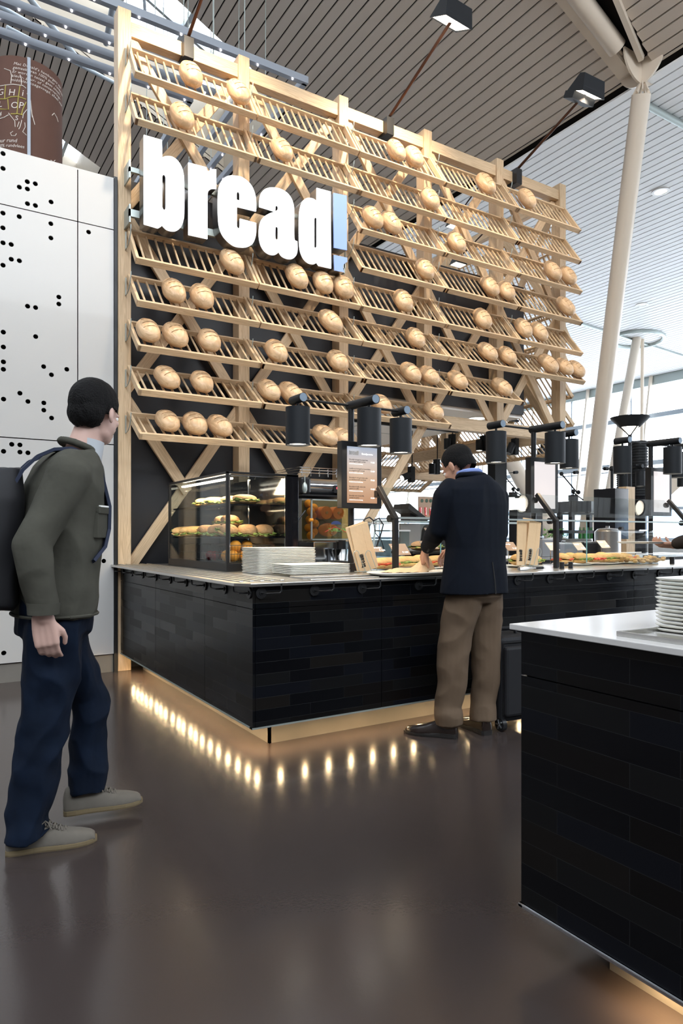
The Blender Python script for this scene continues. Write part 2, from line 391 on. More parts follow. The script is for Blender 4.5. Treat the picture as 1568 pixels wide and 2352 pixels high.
def text_mesh(s, size, thick=0.001, align='LEFT', spacing=1.0, shear=0.0, offset=0.0):
    cu = bpy.data.curves.new('text', 'FONT'); cu.body = s; cu.size = size; cu.extrude = thick / 2; cu.align_x = align
    cu.space_character = spacing; cu.shear = shear; cu.offset = offset; cu.resolution_u = 3
    o = bpy.data.objects.new('text', cu); COL.objects.link(o)
    dg = bpy.context.evaluated_depsgraph_get(); dg.update()
    me = bpy.data.meshes.new_from_object(o.evaluated_get(dg)); me.name = 'lettering'
    bpy.data.objects.remove(o); bpy.data.curves.remove(cu)
    return me
def frame(origin, xdir, ydir):
    x = Vector(xdir).normalized(); y = Vector(ydir).normalized(); z = x.cross(y)
    m = Matrix((x, y, z)).transposed().to_4x4(); m.translation = Vector(origin); return m
def merge(meshes, name):
    bm = bmesh.new()
    for me in meshes: bm.from_mesh(me)
    out = bpy.data.meshes.new(name); bm.to_mesh(out); bm.free(); return out
ORD = ['first', 'second', 'third', 'fourth', 'fifth', 'sixth', 'seventh', 'eighth', 'ninth', 'tenth', 'eleventh', 'twelfth']
# ================================================================== SETTING
def S(mb, name, m, **k): return tag(mb.build(name, m, **k), kind='structure')
S(MB().box((-9, -7, -0.1), (12.5, 46, 0)), 'floor', 'floor')
M['bouncefloor'] = mat('light_bounce_floor', (0.62, 0.61, 0.59), 0.35, var=0.05)  # unseen pale floor, added to bounce daylight up to the ceiling
S(MB().box((12.5, -7, -0.1), (24, 46, 0)), 'floor', 'bouncefloor')

S(MB().box((2.45, 4.2, 0.0), (8.4, 9.3, 0.004)), 'floor', 'bouncefloor')  # unseen pale floor added in the kiosk, bounces lamp light to its ceiling
# --- roof: taupe slats sloping down to +X, then a pale nearly level part out to the window wall
def zL(x): return CAMH + 11.05 - 0.485 * x
def zR(x): return CAMH + 6.6 - 0.066 * (x - 8.97)
HOLES = [(-4.2, 5.9, 11.45, 14.5), (-4.2, 3.9, 17.6, 20.6)]
def slab(mb, x0, x1, y0, y1, zf, t=0.03, off=0.0):
    z0, z1 = zf(x0) + off, zf(x1) + off
    mb.add([(x0, y0, z0), (x1, y0, z1), (x1, y1, z1), (x0, y1, z0), (x0, y0, z0 + t), (x1, y0, z1 + t), (x1, y1, z1 + t), (x0, y1, z0 + t)],
           [(0, 3, 2, 1), (4, 5, 6, 7), (0, 1, 5, 4), (1, 2, 6, 5), (2, 3, 7, 6), (3, 0, 4, 7)])
def strips(x0, x1):
    ys = [-5.0]
    for hx0, hx1, hy0, hy1 in HOLES:
        if x0 < hx1 and x1 > hx0: ys += [hy0, hy1]
    ys.append(45.0)
    # beam slot above the column head
    out = [(ys[i], ys[i + 1]) for i in range(0, len(ys), 2)]
    if x0 > 3.0:
        w = 0.10 + 0.30 * max(0, min(1, (8.9 - x0) / 2.2))
        a, b_ = out[0]
        out = [(a, 6.02 - w), (6.10 + w * 0.4, b_)] + out[1:]
    return out
mb = MB(); vd = MB()
p = 0.1512; k = -45
while True:
    x0 = 2.861 + k * p + 0.013; x1 = x0 + p - 0.026; k += 1
    if x0 > 8.93: break
    x1 = min(x1, 8.945)
    for a, b_ in strips(x0, x1): slab(mb, x0, x1, a, b_, zL)
    for hx in [strips(x0, x1)]:
        for a, b_ in hx:
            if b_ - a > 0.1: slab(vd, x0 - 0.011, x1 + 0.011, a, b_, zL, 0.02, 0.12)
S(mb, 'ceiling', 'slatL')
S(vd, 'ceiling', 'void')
mb = MB(); k = 0
while True:
    x0 = 8.964 + k * 0.1656 + 0.013; x1 = x0 + 0.1656 - 0.026; k += 1
    if x1 > 22.4: break
    slab(mb, x0, x1, -5, 45, zR)
S(mb, 'ceiling', 'slatR')
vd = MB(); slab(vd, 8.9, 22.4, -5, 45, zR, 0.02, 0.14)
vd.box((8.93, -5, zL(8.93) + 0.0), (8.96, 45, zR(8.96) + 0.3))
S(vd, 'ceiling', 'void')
# roof lights: wells with beige sides, mullions and glass
for i, (hx0, hx1, hy0, hy1) in enumerate(HOLES):
    w = MB(); H = 1.5
    def quad(a, b_, h=H):
        (xa, ya), (xb, yb) = a, b_
        za, zb = zL(xa), zL(xb)
        w.add([(xa, ya, za), (xb, yb, zb), (xb, yb, zb + h), (xa, ya, za + h)], [(0, 1, 2, 3)])
    quad((hx0, hy0), (hx1, hy0)); quad((hx0, hy1), (hx1, hy1)); quad((hx1, hy0), (hx1, hy1)); quad((hx0, hy0), (hx0, hy1))
    S(w, 'trim_%d' % (i + 1), 'beige')
    fr = MB(); x = hx0
    while x < hx1:
        fr.bar((x, hy0, zL(x) + H - 0.05), (x, hy1, zL(x) + H - 0.05), 0.09, 0.14); x += 1.1
    for y in (hy0 + 1.0, hy0 + 2.0):
        fr.bar((hx0, y, zL(hx0) + H - 0.06), (hx1, y, zL(hx1) + H - 0.06), 0.07, 0.1)
    sk = S(fr, 'window_%d' % (i + 1), 'mull')
    g = MB(); slab(g, hx0, hx1, hy0, hy1, lambda x: zL(x) + H + 0.03, 0.006)
    g.build('pane', 'winglass', sk)
# white struts of the roof truss below the roof light
def strut(a, da, b_, db, r, label):
    o = MB().cyl(atD(*a, da), atD(*b_, db), r, n=12).build('roof_strut', 'mull', smooth=True)
    tag(o, label, 'strut', 'roof truss struts')
strut((55, -20), 11.5, (190, 150), 12.6, 0.05, 'pale tubular roof strut crossing the roof light, nearest the top edge')
strut((-60, -20), 11.5, (112, 78), 12.6, 0.04, 'pale tubular roof strut left of the roof light')
strut((15, 62), 11.8, (262, 190), 13.4, 0.035, 'thin grey roof strut running along the edge of the slats')
strut((262, 0), 11.0, (243, 100), 12.0, 0.05, 'short pale roof strut beside the head of the leftmost timber post')
strut((330, -20), 11.0, (334, 45), 11.3, 0.025, 'thin steel hanger rod above the light bars')

# white main beam of the roof over the column
b_ = MB(); 
for i in range(24):
    xa = 2.0 + i * 6.4 / 24; xb = xa + 6.4 / 24
    b_.cyl((xa, 6.30, zL(xa) - 0.02), (xb, 6.30 - (0.0), zL(xb) - 0.02), 0.11, n=18)
b_ = MB().cyl((2.0, 6.22, zL(2.0) - 0.03), (8.45, 6.16, zL(8.45) - 0.03), 0.13, n=24)
root = thing('roof_beam', 'cream steel roof beam ending over the leaning column', 'beam', (8.45, 6.16, zL(8.45)))
b_.build('tube', 'colwhite', root, smooth=True)
MB().bar((2.0, 6.47, zL(2.0) - 0.04), (8.8, 6.28, zL(8.8) - 0.04), 0.2, 0.06).build('edge_plate', 'colwhite', root)
MB().bar((5.8, 5.30, zL(5.8) - 0.03), (8.75, 5.98, zL(8.75) - 0.03), 0.07, 0.1).build('side_plate', 'colwhite', root)
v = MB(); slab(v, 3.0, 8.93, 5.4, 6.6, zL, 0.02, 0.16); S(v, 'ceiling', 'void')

# leaning cream columns
def column(name, a, b_, r, label, fins=False):
    a, b_ = Vector(a), Vector(b_)
    root = thing(name, label, 'column', tuple(b_))
    MB().cyl(b_, a, r, n=32).build('shaft', 'colwhite', root, smooth=True)
    d = (a - b_).normalized()
    MB().cyl(b_, b_ + Vector((0, 0, 0.03)), r * 1.8, n=32).build('base_plate', 'colwhite', root)
    if fins:
        nk = MB()
        for t in range(8):
            an = t * PI / 4; o = Vector((math.cos(an), math.sin(an), 0)) * (r - 0.03)
            nk.bar(a + o, a + o * 0.35 + Vector((0.02, 0, 0.17)), 0.02, 0.04)
        nk.build('neck', 'colwhite', root)
        for ax, rr in (((1, 0, 0), 0.40), ((0, 1, 0), 0.36)):
            c = a + Vector((0.0, 0, 0.14 + rr)); ax = Vector(ax); n2 = Vector((0, 0, 1)).cross(ax)
            pts = []
            for t in range(21):
                an = PI + PI * t / 20; pts.append(c + ax * math.cos(an) * rr + Vector((0, 0, 1)) * math.sin(an) * rr)
            k = len(pts); vs = [q - n2 * 0.015 for q in pts] + [q + n2 * 0.015 for q in pts]
            fs = [tuple(range(k - 1, -1, -1)), tuple(range(k, 2 * k))] + [(i, (i + 1) % k, k + (i + 1) % k, k + i) for i in range(k)]
            MB().add(vs, fs).build('fin_plate', 'colwhite', root)
    return root
column('column', (8.89, 6.08, 7.52), (10.98, 8.88, 0), 0.132, 'thick cream leaning column nearest the bread rack, with finned head', True)
column('column', (18.5, 12.8, zR(18.5)), (16.8, 13.0, 0), 0.13, 'cream leaning column farther back, passing through a ring in the pale ceiling')
column('column', (18.7, 12.75, zR(18.7)), (18.7, 12.8, 0), 0.05, 'thin upright cream tube behind the far leaning column')
a = atD(1160, 1035, 17.0); c2 = atD(1222, 1146, 16.0); dd = (c2 - a).normalized()
t_ = -c2.z / dd.z
column('column', a - dd * 3.8, c2 + dd * t_, 0.19, 'cream column leaning to the right behind the customer in the dark jacket')
rg = MB()
cc = Vector((18.5, 12.8, zR(18.5) - 0.03))
rg.tube([cc + Vector((math.cos(t * PI / 16) * .75, math.sin(t * PI / 16) * .75, -math.cos(t * PI / 16) * .05)) for t in range(33)], 0.06, 8)
tag(rg.build('ceiling_ring', 'galv', smooth=True), 'oval steel ring let into the pale ceiling around a column head', 'ring')
# ceiling track seams and downlights
tk = MB().bar((11.0, 13.2, zR(11) - 0.03), (22.2, 12.8, zR(22.2) - 0.03), 0.08, 0.05)
tag(tk.build('ceiling_rail', 'galv'), 'steel rail crossing the pale ceiling towards the window wall', 'rail')
tk = MB().cyl(Vector((9.2, 6.35, zR(9.2) - 0.05)), Vector((16, 5.9, zR(16) - 0.05)), 0.05, n=12)
tag(tk.build('ceiling_rail', 'galv', smooth=True), 'round steel tube running from the column head along the pale ceiling', 'rail')
def ray_ceiling(px, py):
    r = ray(px, py); lo, hi = 5.0, 60.0
    for _ in range(60):
        m_ = (lo + hi) / 2; q = Vector((r.x * m_, r.y * m_, CAMH + r.z * m_))
        if q.z > zR(q.x): hi = m_
        else: lo = m_
    return q
for (px, py, lit, lab) in ((1517, 440, True, 'glowing round downlight in the pale ceiling right of the leaning column'), (1474, 700, False, 'unlit round downlight in the pale ceiling above the far column')):
    q = ray_ceiling(px, py)
    t = thing('downlight', lab, 'light', tuple(q), group='ceiling downlights')
    MB().lathe([(0.16, -0.012), (0.16, 0.01), (0.11, 0.01), (0.11, -0.012), (0.16, -0.012)], q, 28, False).build('trim_ring', 'white', t, smooth=True)
    MB().lathe([(0.105, -0.006), (0.105, 0.02)], q, 28).build('lens', 'downglow' if lit else 'white', t)

# --- window wall at the far right
WX = 22.4
wf = MB()
wf.box((WX, -6, zR(WX) - 0.32), (WX + 0.25, 45, zR(WX) + 0.1))
win = S(wf, 'window_3', 'galv')
m2 = MB()
for z, h in ((5.45, 0.16), (3.77, 0.16), (3.55, 0.04), (2.1, 0.10), (1.0, 0.12)): m2.box((WX, -6, z - h / 2), (WX + 0.12, 45, z + h / 2))
m2.build('transom', 'mull', win)
for y in [-4 + 2.7 * i for i in range(18)]:
    MB().bar((WX - 0.9, y + 0.2, 0), (WX - 0.05, y, zR(WX)), 0.09, 0.09).build('mullion', 'colwhite', win)
    MB().bar((WX + 0.1, y + 0.9, 0), (WX + 0.1, y + 0.9, zR(WX)), 0.05, 0.05).build('mullion', 'mull', win)
MB().box((WX + 0.2, -6, 0), (WX + 0.21, 45, zR(WX))).build('pane', 'winglass', win)
S(MB().box((WX, -6, 0), (WX + 0.25, 45, 0.9)), 'wall_right', 'wallwhite')
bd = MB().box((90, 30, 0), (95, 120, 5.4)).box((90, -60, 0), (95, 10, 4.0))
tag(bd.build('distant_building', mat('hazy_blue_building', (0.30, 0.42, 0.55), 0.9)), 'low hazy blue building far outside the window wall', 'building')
S(MB().box((-60, -120, -0.3), (160, 160, -0.15)), 'floor', mat('outside_paving', (0.82, 0.83, 0.84), 0.9))

# --- hall closure on the unseen sides (walls of the hall behind the camera and to the left)
S(MB().box((-9.2, -7, 0), (-9, 46, 17)), 'wall_left', mat('hall_wall_grey', (0.16, 0.15, 0.145), 0.8))
S(MB().box((-9, -7.2, 0), (24, -7, 7.0)), 'wall_back', mat('hall_wall_dim', (0.12, 0.115, 0.11), 0.8))
S(MB().box((-9, 45.8, 0), (24, 46, 17)), 'wall_front', mat('hall_wall_far', (0.45, 0.46, 0.48), 0.8))

# --- white perforated cladding left of the rack
WY = 5.9
H1 = [(38,75),(38,266),(350,437),(453,463),(248,506),(351,530),(655,697),(352,719),(454,743),(37,840),(246,886),(652,976),(37,1030),(653,1160),(1137,994),(1137,1084),(38,1222),(143,1243),(144,1433),(248,1453),(38,1510)]
H2 = [(354,133),(456,150),(755,105),(755,15),(42,466),(457,523),(43,657),(1047,787),(43,848),(43,944),(560,909),(857,944),(660,1014),(255,1251),(358,1357),(45,1327),(562,1375),(562,1469),(662,1570),(150,1908),(255,1915),(45,1998),(256,2008),(358,2017)]
holes = [(x / 5.6, 340 + y / 5.6) for x, y in H1] + [(x / 5.6, 680 + y / 5.6) for x, y in H2] + [(237.6, 1144.4), (238, 1288.5), (8.5, 1499.7), (27.6, 1515), (46.3, 1513)]
hp = [atY(x, y, WY) for x, y in holes]
rnd = random.Random(3)
xe = 1.413; xs = 1.126; zt = 4.15; zb = 0.155; za, zc = 3.724, 1.915
g = 0.004
panels = [(xs + g, xe, za + g, zt), (xs + g, xe, zc + g, za - g), (xs + g, xe, zb, zc - g)]
xl = -0.62
for (x0, x1) in ((xl + g, xs - g), (xl - 1.9, xl - g), (xl - 3.8, xl - 1.9 - 2 * g)):
    panels += [(x0, x1, za + g, zt), (x0, x1, zc + g, za - g), (x0, x1, zb, zc - g)]
for i in range(70):
    hp.append(Vector((rnd.uniform(-4.2, 0.3), WY, rnd.uniform(0.3, 4.0))))
pm = []
to3 = Matrix(((1, 0, 0, 0), (0, 0, 1, WY), (0, 1, 0, 0), (0, 0, 0, 1)))
for (x0, x1, z0, z1) in panels:
    loops = [[(x0, z0), (x1, z0), (x1, z1), (x0, z1)]]
    got = []
    for h in hp:
        if x0 + 0.03 < h.x < x1 - 0.03 and z0 + 0.03 < h.z < z1 - 0.03 and all((h.x - q.x) ** 2 + (h.z - q.z) ** 2 > 0.0025 for q in got):
            got.append(h); loops.append([(h.x + 0.0186 * math.cos(a), h.z + 0.0186 * math.sin(a)) for a in [2 * PI * t / 20 for t in range(20)]])
    pm.append(spline_mesh('panel', loops, to3, None, 0.012))
wl_ = link('wall_front', merge(pm, 'perforated_panels'), 'wallwhite'); tag(wl_, kind='structure')
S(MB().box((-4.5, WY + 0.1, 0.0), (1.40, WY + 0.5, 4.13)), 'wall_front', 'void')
S(MB().box((-4.5, WY - 0.006, zt), (xe, WY + 0.5, zt + 0.012)), 'trim_3', 'wallwhite')
S(MB().box((-4.5, WY + 0.015, 0.0), (xe, WY + 0.05, 0.145)), 'baseboard_front', 'steeldark')
S(MB().box((xe + 0.002, WY - 0.02, 0.0), (xe + 0.028, WY + 0.4, 4.17)), 'trim_4', 'black')

# brown chalkboard drum rising behind the cladding
dr = thing('chalkboard_drum', 'brown chalkboard drum covered in chalk writing, rising behind the perforated wall', 'drum', (1.09, 8.746, 0))
DC = Vector((1.09, 8.746, 0)); DR = 0.40; DZ = 6.496
MB().cyl(DC, DC + Vector((0, 0, DZ)), DR, n=96).build('board', 'drum', dr, smooth=True)
to_cam = math.atan2(-DC.y, -DC.x)
def on_drum(me, u0, z0, off=0.004):
    """wrap a flat mesh (x right, y up) round the drum; u0 = arc metres right of the side that faces the hall"""
    for vv in me.vertices:
        a = to_cam + (u0 + vv.co.x) / DR; z = z0 + vv.co.y; r = DR + off + vv.co.z
        vv.co = (DC.x + math.cos(a) * r, DC.y + math.sin(a) * r, z)
    return me
def drum_u(px):
    r = ray(px, 400); best = None
    for i in range(-400, 401):
        u = i * DR * 1.5 / 400; a = to_cam + u / DR
        x, y = DC.x + math.cos(a) * DR, DC.y + math.sin(a) * DR
        d = SX * x + CX * y; q = 784 + 1568 * (CX * x - SX * y) / d
        if best is None or abs(q - px) < best[0]: best = (abs(q - px), u, d)
    return best[1], best[2]
def drum_z(px, py): u, d = drum_u(px); return CAMH + (1230 - py) * d / 1568
su, sd = drum_u(66)
st = MB().box((-0.016, 0, 0), (0.016, DZ, 0.02)); st2 = MB().box((-0.004, 0, 0.018), (0.004, DZ, 0.024))
o_ = st.mesh('s'); on_drum(o_, su, 0); link('edge_strip', o_, 'alu', dr)
lines = ["Mac Donald's hamburgers zijn", 'gemaakt van 100% puur rundvlees', 'Er worden totaal geen smaak-,', 'kleur-, geur- of conserverings-', 'middelen toegevoegd, alleen zout']
mm = []
for i, s in enumerate(lines):
    me = text_mesh(s, 0.044, 0.001, shear=0.3, spacing=1.1); on_drum(me, drum_u(31 - i * 1.5)[0], drum_z(36, 141 + i * 9.5) - 0.04); mm.append(me)
for s, px, py, sz in (('G', -4, 220, 0.095), ('H', 19, 219, 0.10), ('i', 49, 220, 0.10), ('L', -3, 247, 0.09), ('O', 24, 248, 0.10), ('P', 42, 248, 0.10), ('S', 34, 276, 0.075), ('4', -2, 268, 0.07), ('puur rund', -8, 330, 0.06), ('100% rundvlees', -8, 341, 0.05), ('stofjes', 0, 350, 0.045)):
    me = text_mesh(s, sz, 0.001, shear=0.15); on_drum(me, drum_u(px)[0], drum_z(px, py)); mm.append(me)
for m_ in mm: link('chalk_writing', m_, 'chalk', dr)
def chalk_lines(name, polys, m, r=0.0045):
    for pl in polys:
        mb_ = MB(); pts = []
        for px, py in pl:
            u, d = drum_u(px); a = to_cam + u / DR; pts.append(Vector((DC.x + math.cos(a) * (DR + .003), DC.y + math.sin(a) * (DR + .003), CAMH + (1230 - py) * d / 1568)))
        mb_.tube(pts, r, 5); mb_.build(name, m, dr)
chalk_lines('chalk_drawing', [[(0, 198), (12, 196), (30, 194), (52, 197), (60, 203)], [(62, 215), (70, 232), (73, 262), (80, 287)], [(69, 225), (71, 250), (74, 270)],
    [(20, 260), (26, 268), (34, 278), (35, 292)], [(62, 252), (54, 262), (52, 272)], [(0, 273), (10, 270), (20, 264)], [(44, 280), (40, 292)], [(50, 276), (46, 292), (43, 297)], [(57, 282), (58, 292), (52, 303), (61, 311)],
    [(30, 302), (24, 306), (27, 312), (35, 312), (38, 307)], [(119, 265), (124, 260), (130, 270), (133, 280)], [(10, 158), (24, 163), (27, 175), (25, 192)], [(46, 172), (49, 182), (49, 195)], [(116, 368), (122, 372), (126, 368)]], 'chalk')
chalk_lines('chalk_drawing', [[(0, 228), (12, 228), (25, 223), (40, 222), (50, 225), (60, 229)], [(13, 196), (11, 228)], [(46, 198), (42, 225), (39, 262)], [(18, 228), (20, 252), (0, 251)], [(60, 235), (52, 252), (49, 265)], [(25, 262), (40, 262), (52, 264)]], 'chalkyellow', 0.006)

# L-shaped aluminium light bars hung in nested rows
K = 6.0; ZB = CAMH + K
for i, f in enumerate((1.5208, 1.473, 1.427, 1.377, 1.3262)):
    cxn = (0.5423 + 0.0486 * i) * K; cy = f * K
    lab = 'grey L-shaped light bar with small bulbs, ' + ('farthest from the rack', 'second farthest from the rack', 'middle one of the five', 'second nearest to the rack', 'nearest above the rack')[i]
    t = thing('light_bar', lab, 'light bar', (cxn, cy, ZB), group='nested light bars under the roof')
    body = MB().box((-5.0, cy - 0.035, ZB), (cxn, cy + 0.035, ZB + 0.09)).box((cxn - 0.07, cy, ZB), (cxn, cy + 4.4 - 0.28 * i * 0, ZB + 0.09))
    body.build('bar', 'alu', t)
    for x in (cxn - 3.4, cxn - 0.9): MB().cyl((x, cy, ZB + 0.09), (x, cy, zL(x)), 0.006, n=6).build('hanger', 'galv', t)
    for y in (cy + 1.2, cy + 3.4): MB().cyl((cxn - 0.035, y, ZB + 0.09), (cxn - 0.035, y, zL(cxn)), 0.006, n=6).build('hanger', 'galv', t)
    x = cxn - 0.12 - 0.11 * (i % 3)
    while x > -3.2:
        MB().sph((x, cy - 0.02, ZB - 0.012), 0.013, 8, 6).build('bulb', 'coolbulb', t); x -= 0.5
    y = cy + 0.35
    while y < cy + 4.3:
        MB().sph((cxn - 0.035, y, ZB - 0.012), 0.013, 8, 6).build('bulb', 'coolbulb', t); y += 0.5
# ================================================================== BREAD RACK
RX0, RY, BAY = 1.505, 5.9, 1.1
ROWB = [5.301 - 0.3896 * i for i in range(9)]
ANG = [57, 56, 54, 53, 52, 46, 42, 37.5, 32.5]
LEN = 0.455
rack = thing('bread_rack_frame', 'tall ash timber frame of posts and crossed braces carrying the bread trays', 'frame', (RX0, RY + 0.06, 0))
ptop = 5.635
for i in range(6):
    x = RX0 + BAY * i
    zb_ = {0: 0.0, 1: 0.0, 2: 0.9, 3: 2.36, 4: 2.36, 5: 2.42}[i]
    if i in (0, 1): zb_ = 0.0
    MB().box((x - 0.055, RY, zb_), (x + 0.055, RY + 0.14, ptop)).build('post', 'ash_z', rack, bevel=0.003)
for i in range(5):
    x = RX0 + BAY * i
    MB().box((x + 0.055, RY + 0.02, 5.43), (x + BAY - 0.055, RY + 0.12, 5.555)).build('top_beam', 'ash_x', rack, bevel=0.003)
MB().box((RX0 + BAY * 3 + 0.055, RY + 0.01, 2.36), (RX0 + BAY * 5, RY + 0.13, 2.50)).build('bottom_beam', 'ash_x', rack, bevel=0.003)
VZ = [5.52, 3.94, 2.36, 0.78]
def brace_wood():
    return 'ash_x'
def braces(root, x0, x1, ya, yb, lv, axis='x', half=None, m='ash_x'):
    """crossed members in one bay between the two posts, for each storey in lv"""
    for j in lv:
        zt_, zb2 = VZ[j], VZ[j + 1]
        for sgn in (1, -1):
            if half and (j, sgn) in half: f0, f1 = half[(j, sgn)]
            else: f0, f1 = 0.0, 1.0
            a = Vector((x0, 0, zt_ if sgn > 0 else zb2)); b = Vector((x1, 0, zb2 if sgn > 0 else zt_))
            pa, pb = a.lerp(b, f0), a.lerp(b, f1)
            y = (ya if sgn > 0 else yb)
            if axis == 'x': pa.y = pb.y = y; up = (0, 1, 0)
            else: pa = Vector((y, pa.x, pa.z)); pb = Vector((y, pb.x, pb.z)); up = (1, 0, 0)
            d = pb - pa; L = d.length
            me = MB().box((0, -0.048, -0.018), (L, 0.048, 0.018)).mesh('brace')
            xd = d.normalized(); zd = Vector(up); yd = zd.cross(xd)
            mt = Matrix((xd, yd, zd)).transposed().to_4x4(); mt.translation = pa
            o = link('brace', me, m, root, world=False)
            o.matrix_local = wm(root).inverted() @ mt
            bv = o.modifiers.new('bevel', 'BEVEL'); bv.width = 0.003; bv.segments = 1
YB1, YB2 = RY + 0.062, RY + 0.10
for i in range(5):
    x0 = RX0 + BAY * i; x1 = x0 + BAY
    if i < 2: braces(rack, x0, x1, YB1, YB2, (0, 1, 2), half={(2, 1): (0.0, 0.52), (2, -1): (0.0, 1.0)})
    elif i == 2: braces(rack, x0, x1, YB1, YB2, (0, 1, 2), half={(2, 1): (0.0, 0.45)})
    else: braces(rack, x0, x1, YB1, YB2, (0, 1))
bv = 0
# dark board behind the lower part of the rack
S(MB().box((1.56, RY + 0.15, 0.0), (RX0 + 2 * BAY + 0.06, RY + 0.19, 4.255)), 'wall_front', 'board')
S(MB().box((RX0 + 2 * BAY + 0.06, RY + 0.15, 2.66), (6.46, RY + 0.19, 4.255)), 'wall_front', 'board')
# kiosk ceiling with downlights behind the board
S(MB().box((3.0, RY + 0.19, 2.62), (6.46, 9.2, 2.68)), 'ceiling', 'soffit')
S(MB().box((6.40, RY + 0.19, 2.66), (6.46, 9.2, 4.25)), 'wall_right', 'board')
sm = MB()
for x in (4.0, 5.0): sm.box((x, RY + 0.19, 2.617), (x + 0.008, 9.2, 2.62))
for y in (7.0, 8.0): sm.box((3.0, y, 2.617), (6.46, y + 0.008, 2.62))
S(sm, 'trim_5', 'grey')
def soffit_px(px, py, z=2.62):
    return atZ(px, py, z)
for px, py, lab in ((1095, 960, 'glowing round downlight in the kiosk ceiling above the customer'), (1006, 984, 'round downlight in the kiosk ceiling beside the lowest short tray row')):
    q = soffit_px(px, py)
    t = thing('downlight', lab, 'light', tuple(q), group='kiosk ceiling downlights')
    MB().lathe([(0.13, -0.01), (0.13, 0.004), (0.1, 0.004), (0.1, -0.01), (0.13, -0.01)], q, 28, False).build('trim_ring', 'white', t, smooth=True)
    MB().lathe([(0.098, -0.006), (0.098, 0.004)], q, 28).build('lens', 'downglow', t)

# --- trays
def tray_mesh():
    parts = {}
    L = LEN; W = BAY - 0.012
    # local frame: x along the rack, y down the slope (from back/top to front), z out of the slope
    parts['side_board'] = [MB().box((0, 0, -0.022), (0.026, L, 0.030)), MB().box((W - 0.026, 0, -0.022), (W, L, 0.030))]
    parts['front_rail'] = [MB().box((0.0, L - 0.026, -0.022), (W, L, 0.034))]
    parts['back_rail'] = [MB().box((0.026, 0, -0.022), (W - 0.026, 0.024, 0.022))]
    sl = MB(); n = 13
    for i in range(n):
        x = 0.026 + (W - 0.052) * (i + 0.75) / (n + 0.5)
        sl.cyl((x, 0.012, -0.006), (x, L - 0.012, -0.006), 0.0095, n=8)
    parts['slatted_base'] = [sl]
    return parts
pr = tray_mesh()
proto_meshes = []
for nm, lst in pr.items():
    for mbx in lst:
        me = mbx.mesh(nm)
        bm = bmesh.new(); bm.from_mesh(me)
        if nm != 'slatted_base': bmesh.ops.bevel(bm, geom=bm.edges[:], offset=0.002, segments=1, affect='EDGES')
        bm.to_mesh(me); bm.free()
        if nm == 'slatted_base':
            for p_ in me.polygons: p_.use_smooth = len(p_.vertices) == 4
        me.materials.append(M['ash_y' if nm in ('side_board', 'slatted_base') else 'ash_x'])
        proto_meshes.append((nm, me))
# adjustable steel bracket: slotted plate and curved arm
def bracket_mesh():
    mb_ = MB().box((-0.012, -0.012, -0.16), (-0.006, 0.02, -0.01))
    pts = [(-0.009, -0.01 - 0.16 * math.sin(t * PI / 14), -0.16 + 0.15 * (1 - math.cos(t * PI / 14))) for t in range(0, 8)]
    mb_.tube(pts, 0.004, 6)
    return mb_.mesh('bracket')
brk = bracket_mesh(); brk.materials.append(M['galv'])
ROWN = ['top tray row', 'second tray row', 'third tray row', 'fourth tray row', 'fifth tray row', 'sixth tray row', 'seventh tray row', 'eighth tray row', 'lowest tray row']
def tray_matrix(origin, ang, axis='x'):
    a = math.radians(ang)
    if axis == 'x':
        x = Vector((1, 0, 0)); y = Vector((0, -math.cos(a), -math.sin(a)))
    else:
        x = Vector((0, 1, 0)); y = Vector((math.cos(a), 0, -math.sin(a)))
    z = x.cross(y)
    if z.z < 0: z = -z
    m_ = Matrix((x, y, z)).transposed().to_4x4(); m_.translation = Vector(origin); return m_
def tray(mtx, label, group, name='bread_tray', wood_m=None, bracket=True):
    t = bpy.data.objects.new(name, None); COL.objects.link(t); t.empty_display_size = 0.1
    t.matrix_world = mtx; WM[t.name] = mtx
    if mtx.to_3x3().determinant() < 0: raise SystemExit('bad')
    tag(t, label, 'tray', group)
    for nm, me in proto_meshes:
        o = bpy.data.objects.new(nm, me); COL.objects.link(o); o.parent = t
        if wood_m: o.material_slots[0].link = 'OBJECT'; o.material_slots[0].material = M[wood_m]
    return t
BAYN = ['leftmost bay', 'second bay', 'third bay', 'fourth bay', 'rightmost bay']
ROWBAYS = [range(0, 5), range(0, 5), range(2, 5), range(2, 5), range(0, 5), range(0, 5), range(0, 4), range(0, 3), range(0, 2)]
ORI = {}
for r in range(9):
    for b in ROWBAYS[r]:
        org = Vector((RX0 + 0.015 + BAY * b, RY - 0.012, ROWB[r]))
        a = math.radians(ANG[r]); x = Vector((1, 0, 0)); y = Vector((0, -math.cos(a), -math.sin(a))); z = x.cross(y)
        # keep a right-handed frame: x reversed would flip, so use z = x cross y (points up and back) and mirror heights
        m_ = Matrix((x, y, z)).transposed().to_4x4(); m_.translation = org
        if z.z < 0:
            # rebuild with x pointing left so z points up/outward
            x2 = Vector((-1, 0, 0)); z2 = x2.cross(y)
            m_ = Matrix((x2, y, z2)).transposed().to_4x4(); m_.translation = org + Vector((BAY - 0.012, 0, 0))
        t = tray(m_, 'slatted ash bread tray, %s, %s of the rack' % (ROWN[r], BAYN[b]), 'slatted bread trays on the front of the rack')
        ORI[(r, b)] = (org, a)
        inv = m_.inverted()
        me = brk.copy(); me.transform(inv @ Matrix.Translation(org + Vector((0.0, 0.0, -0.005))))
        o = bpy.data.objects.new('bracket', me); COL.objects.link(o); o.parent = t
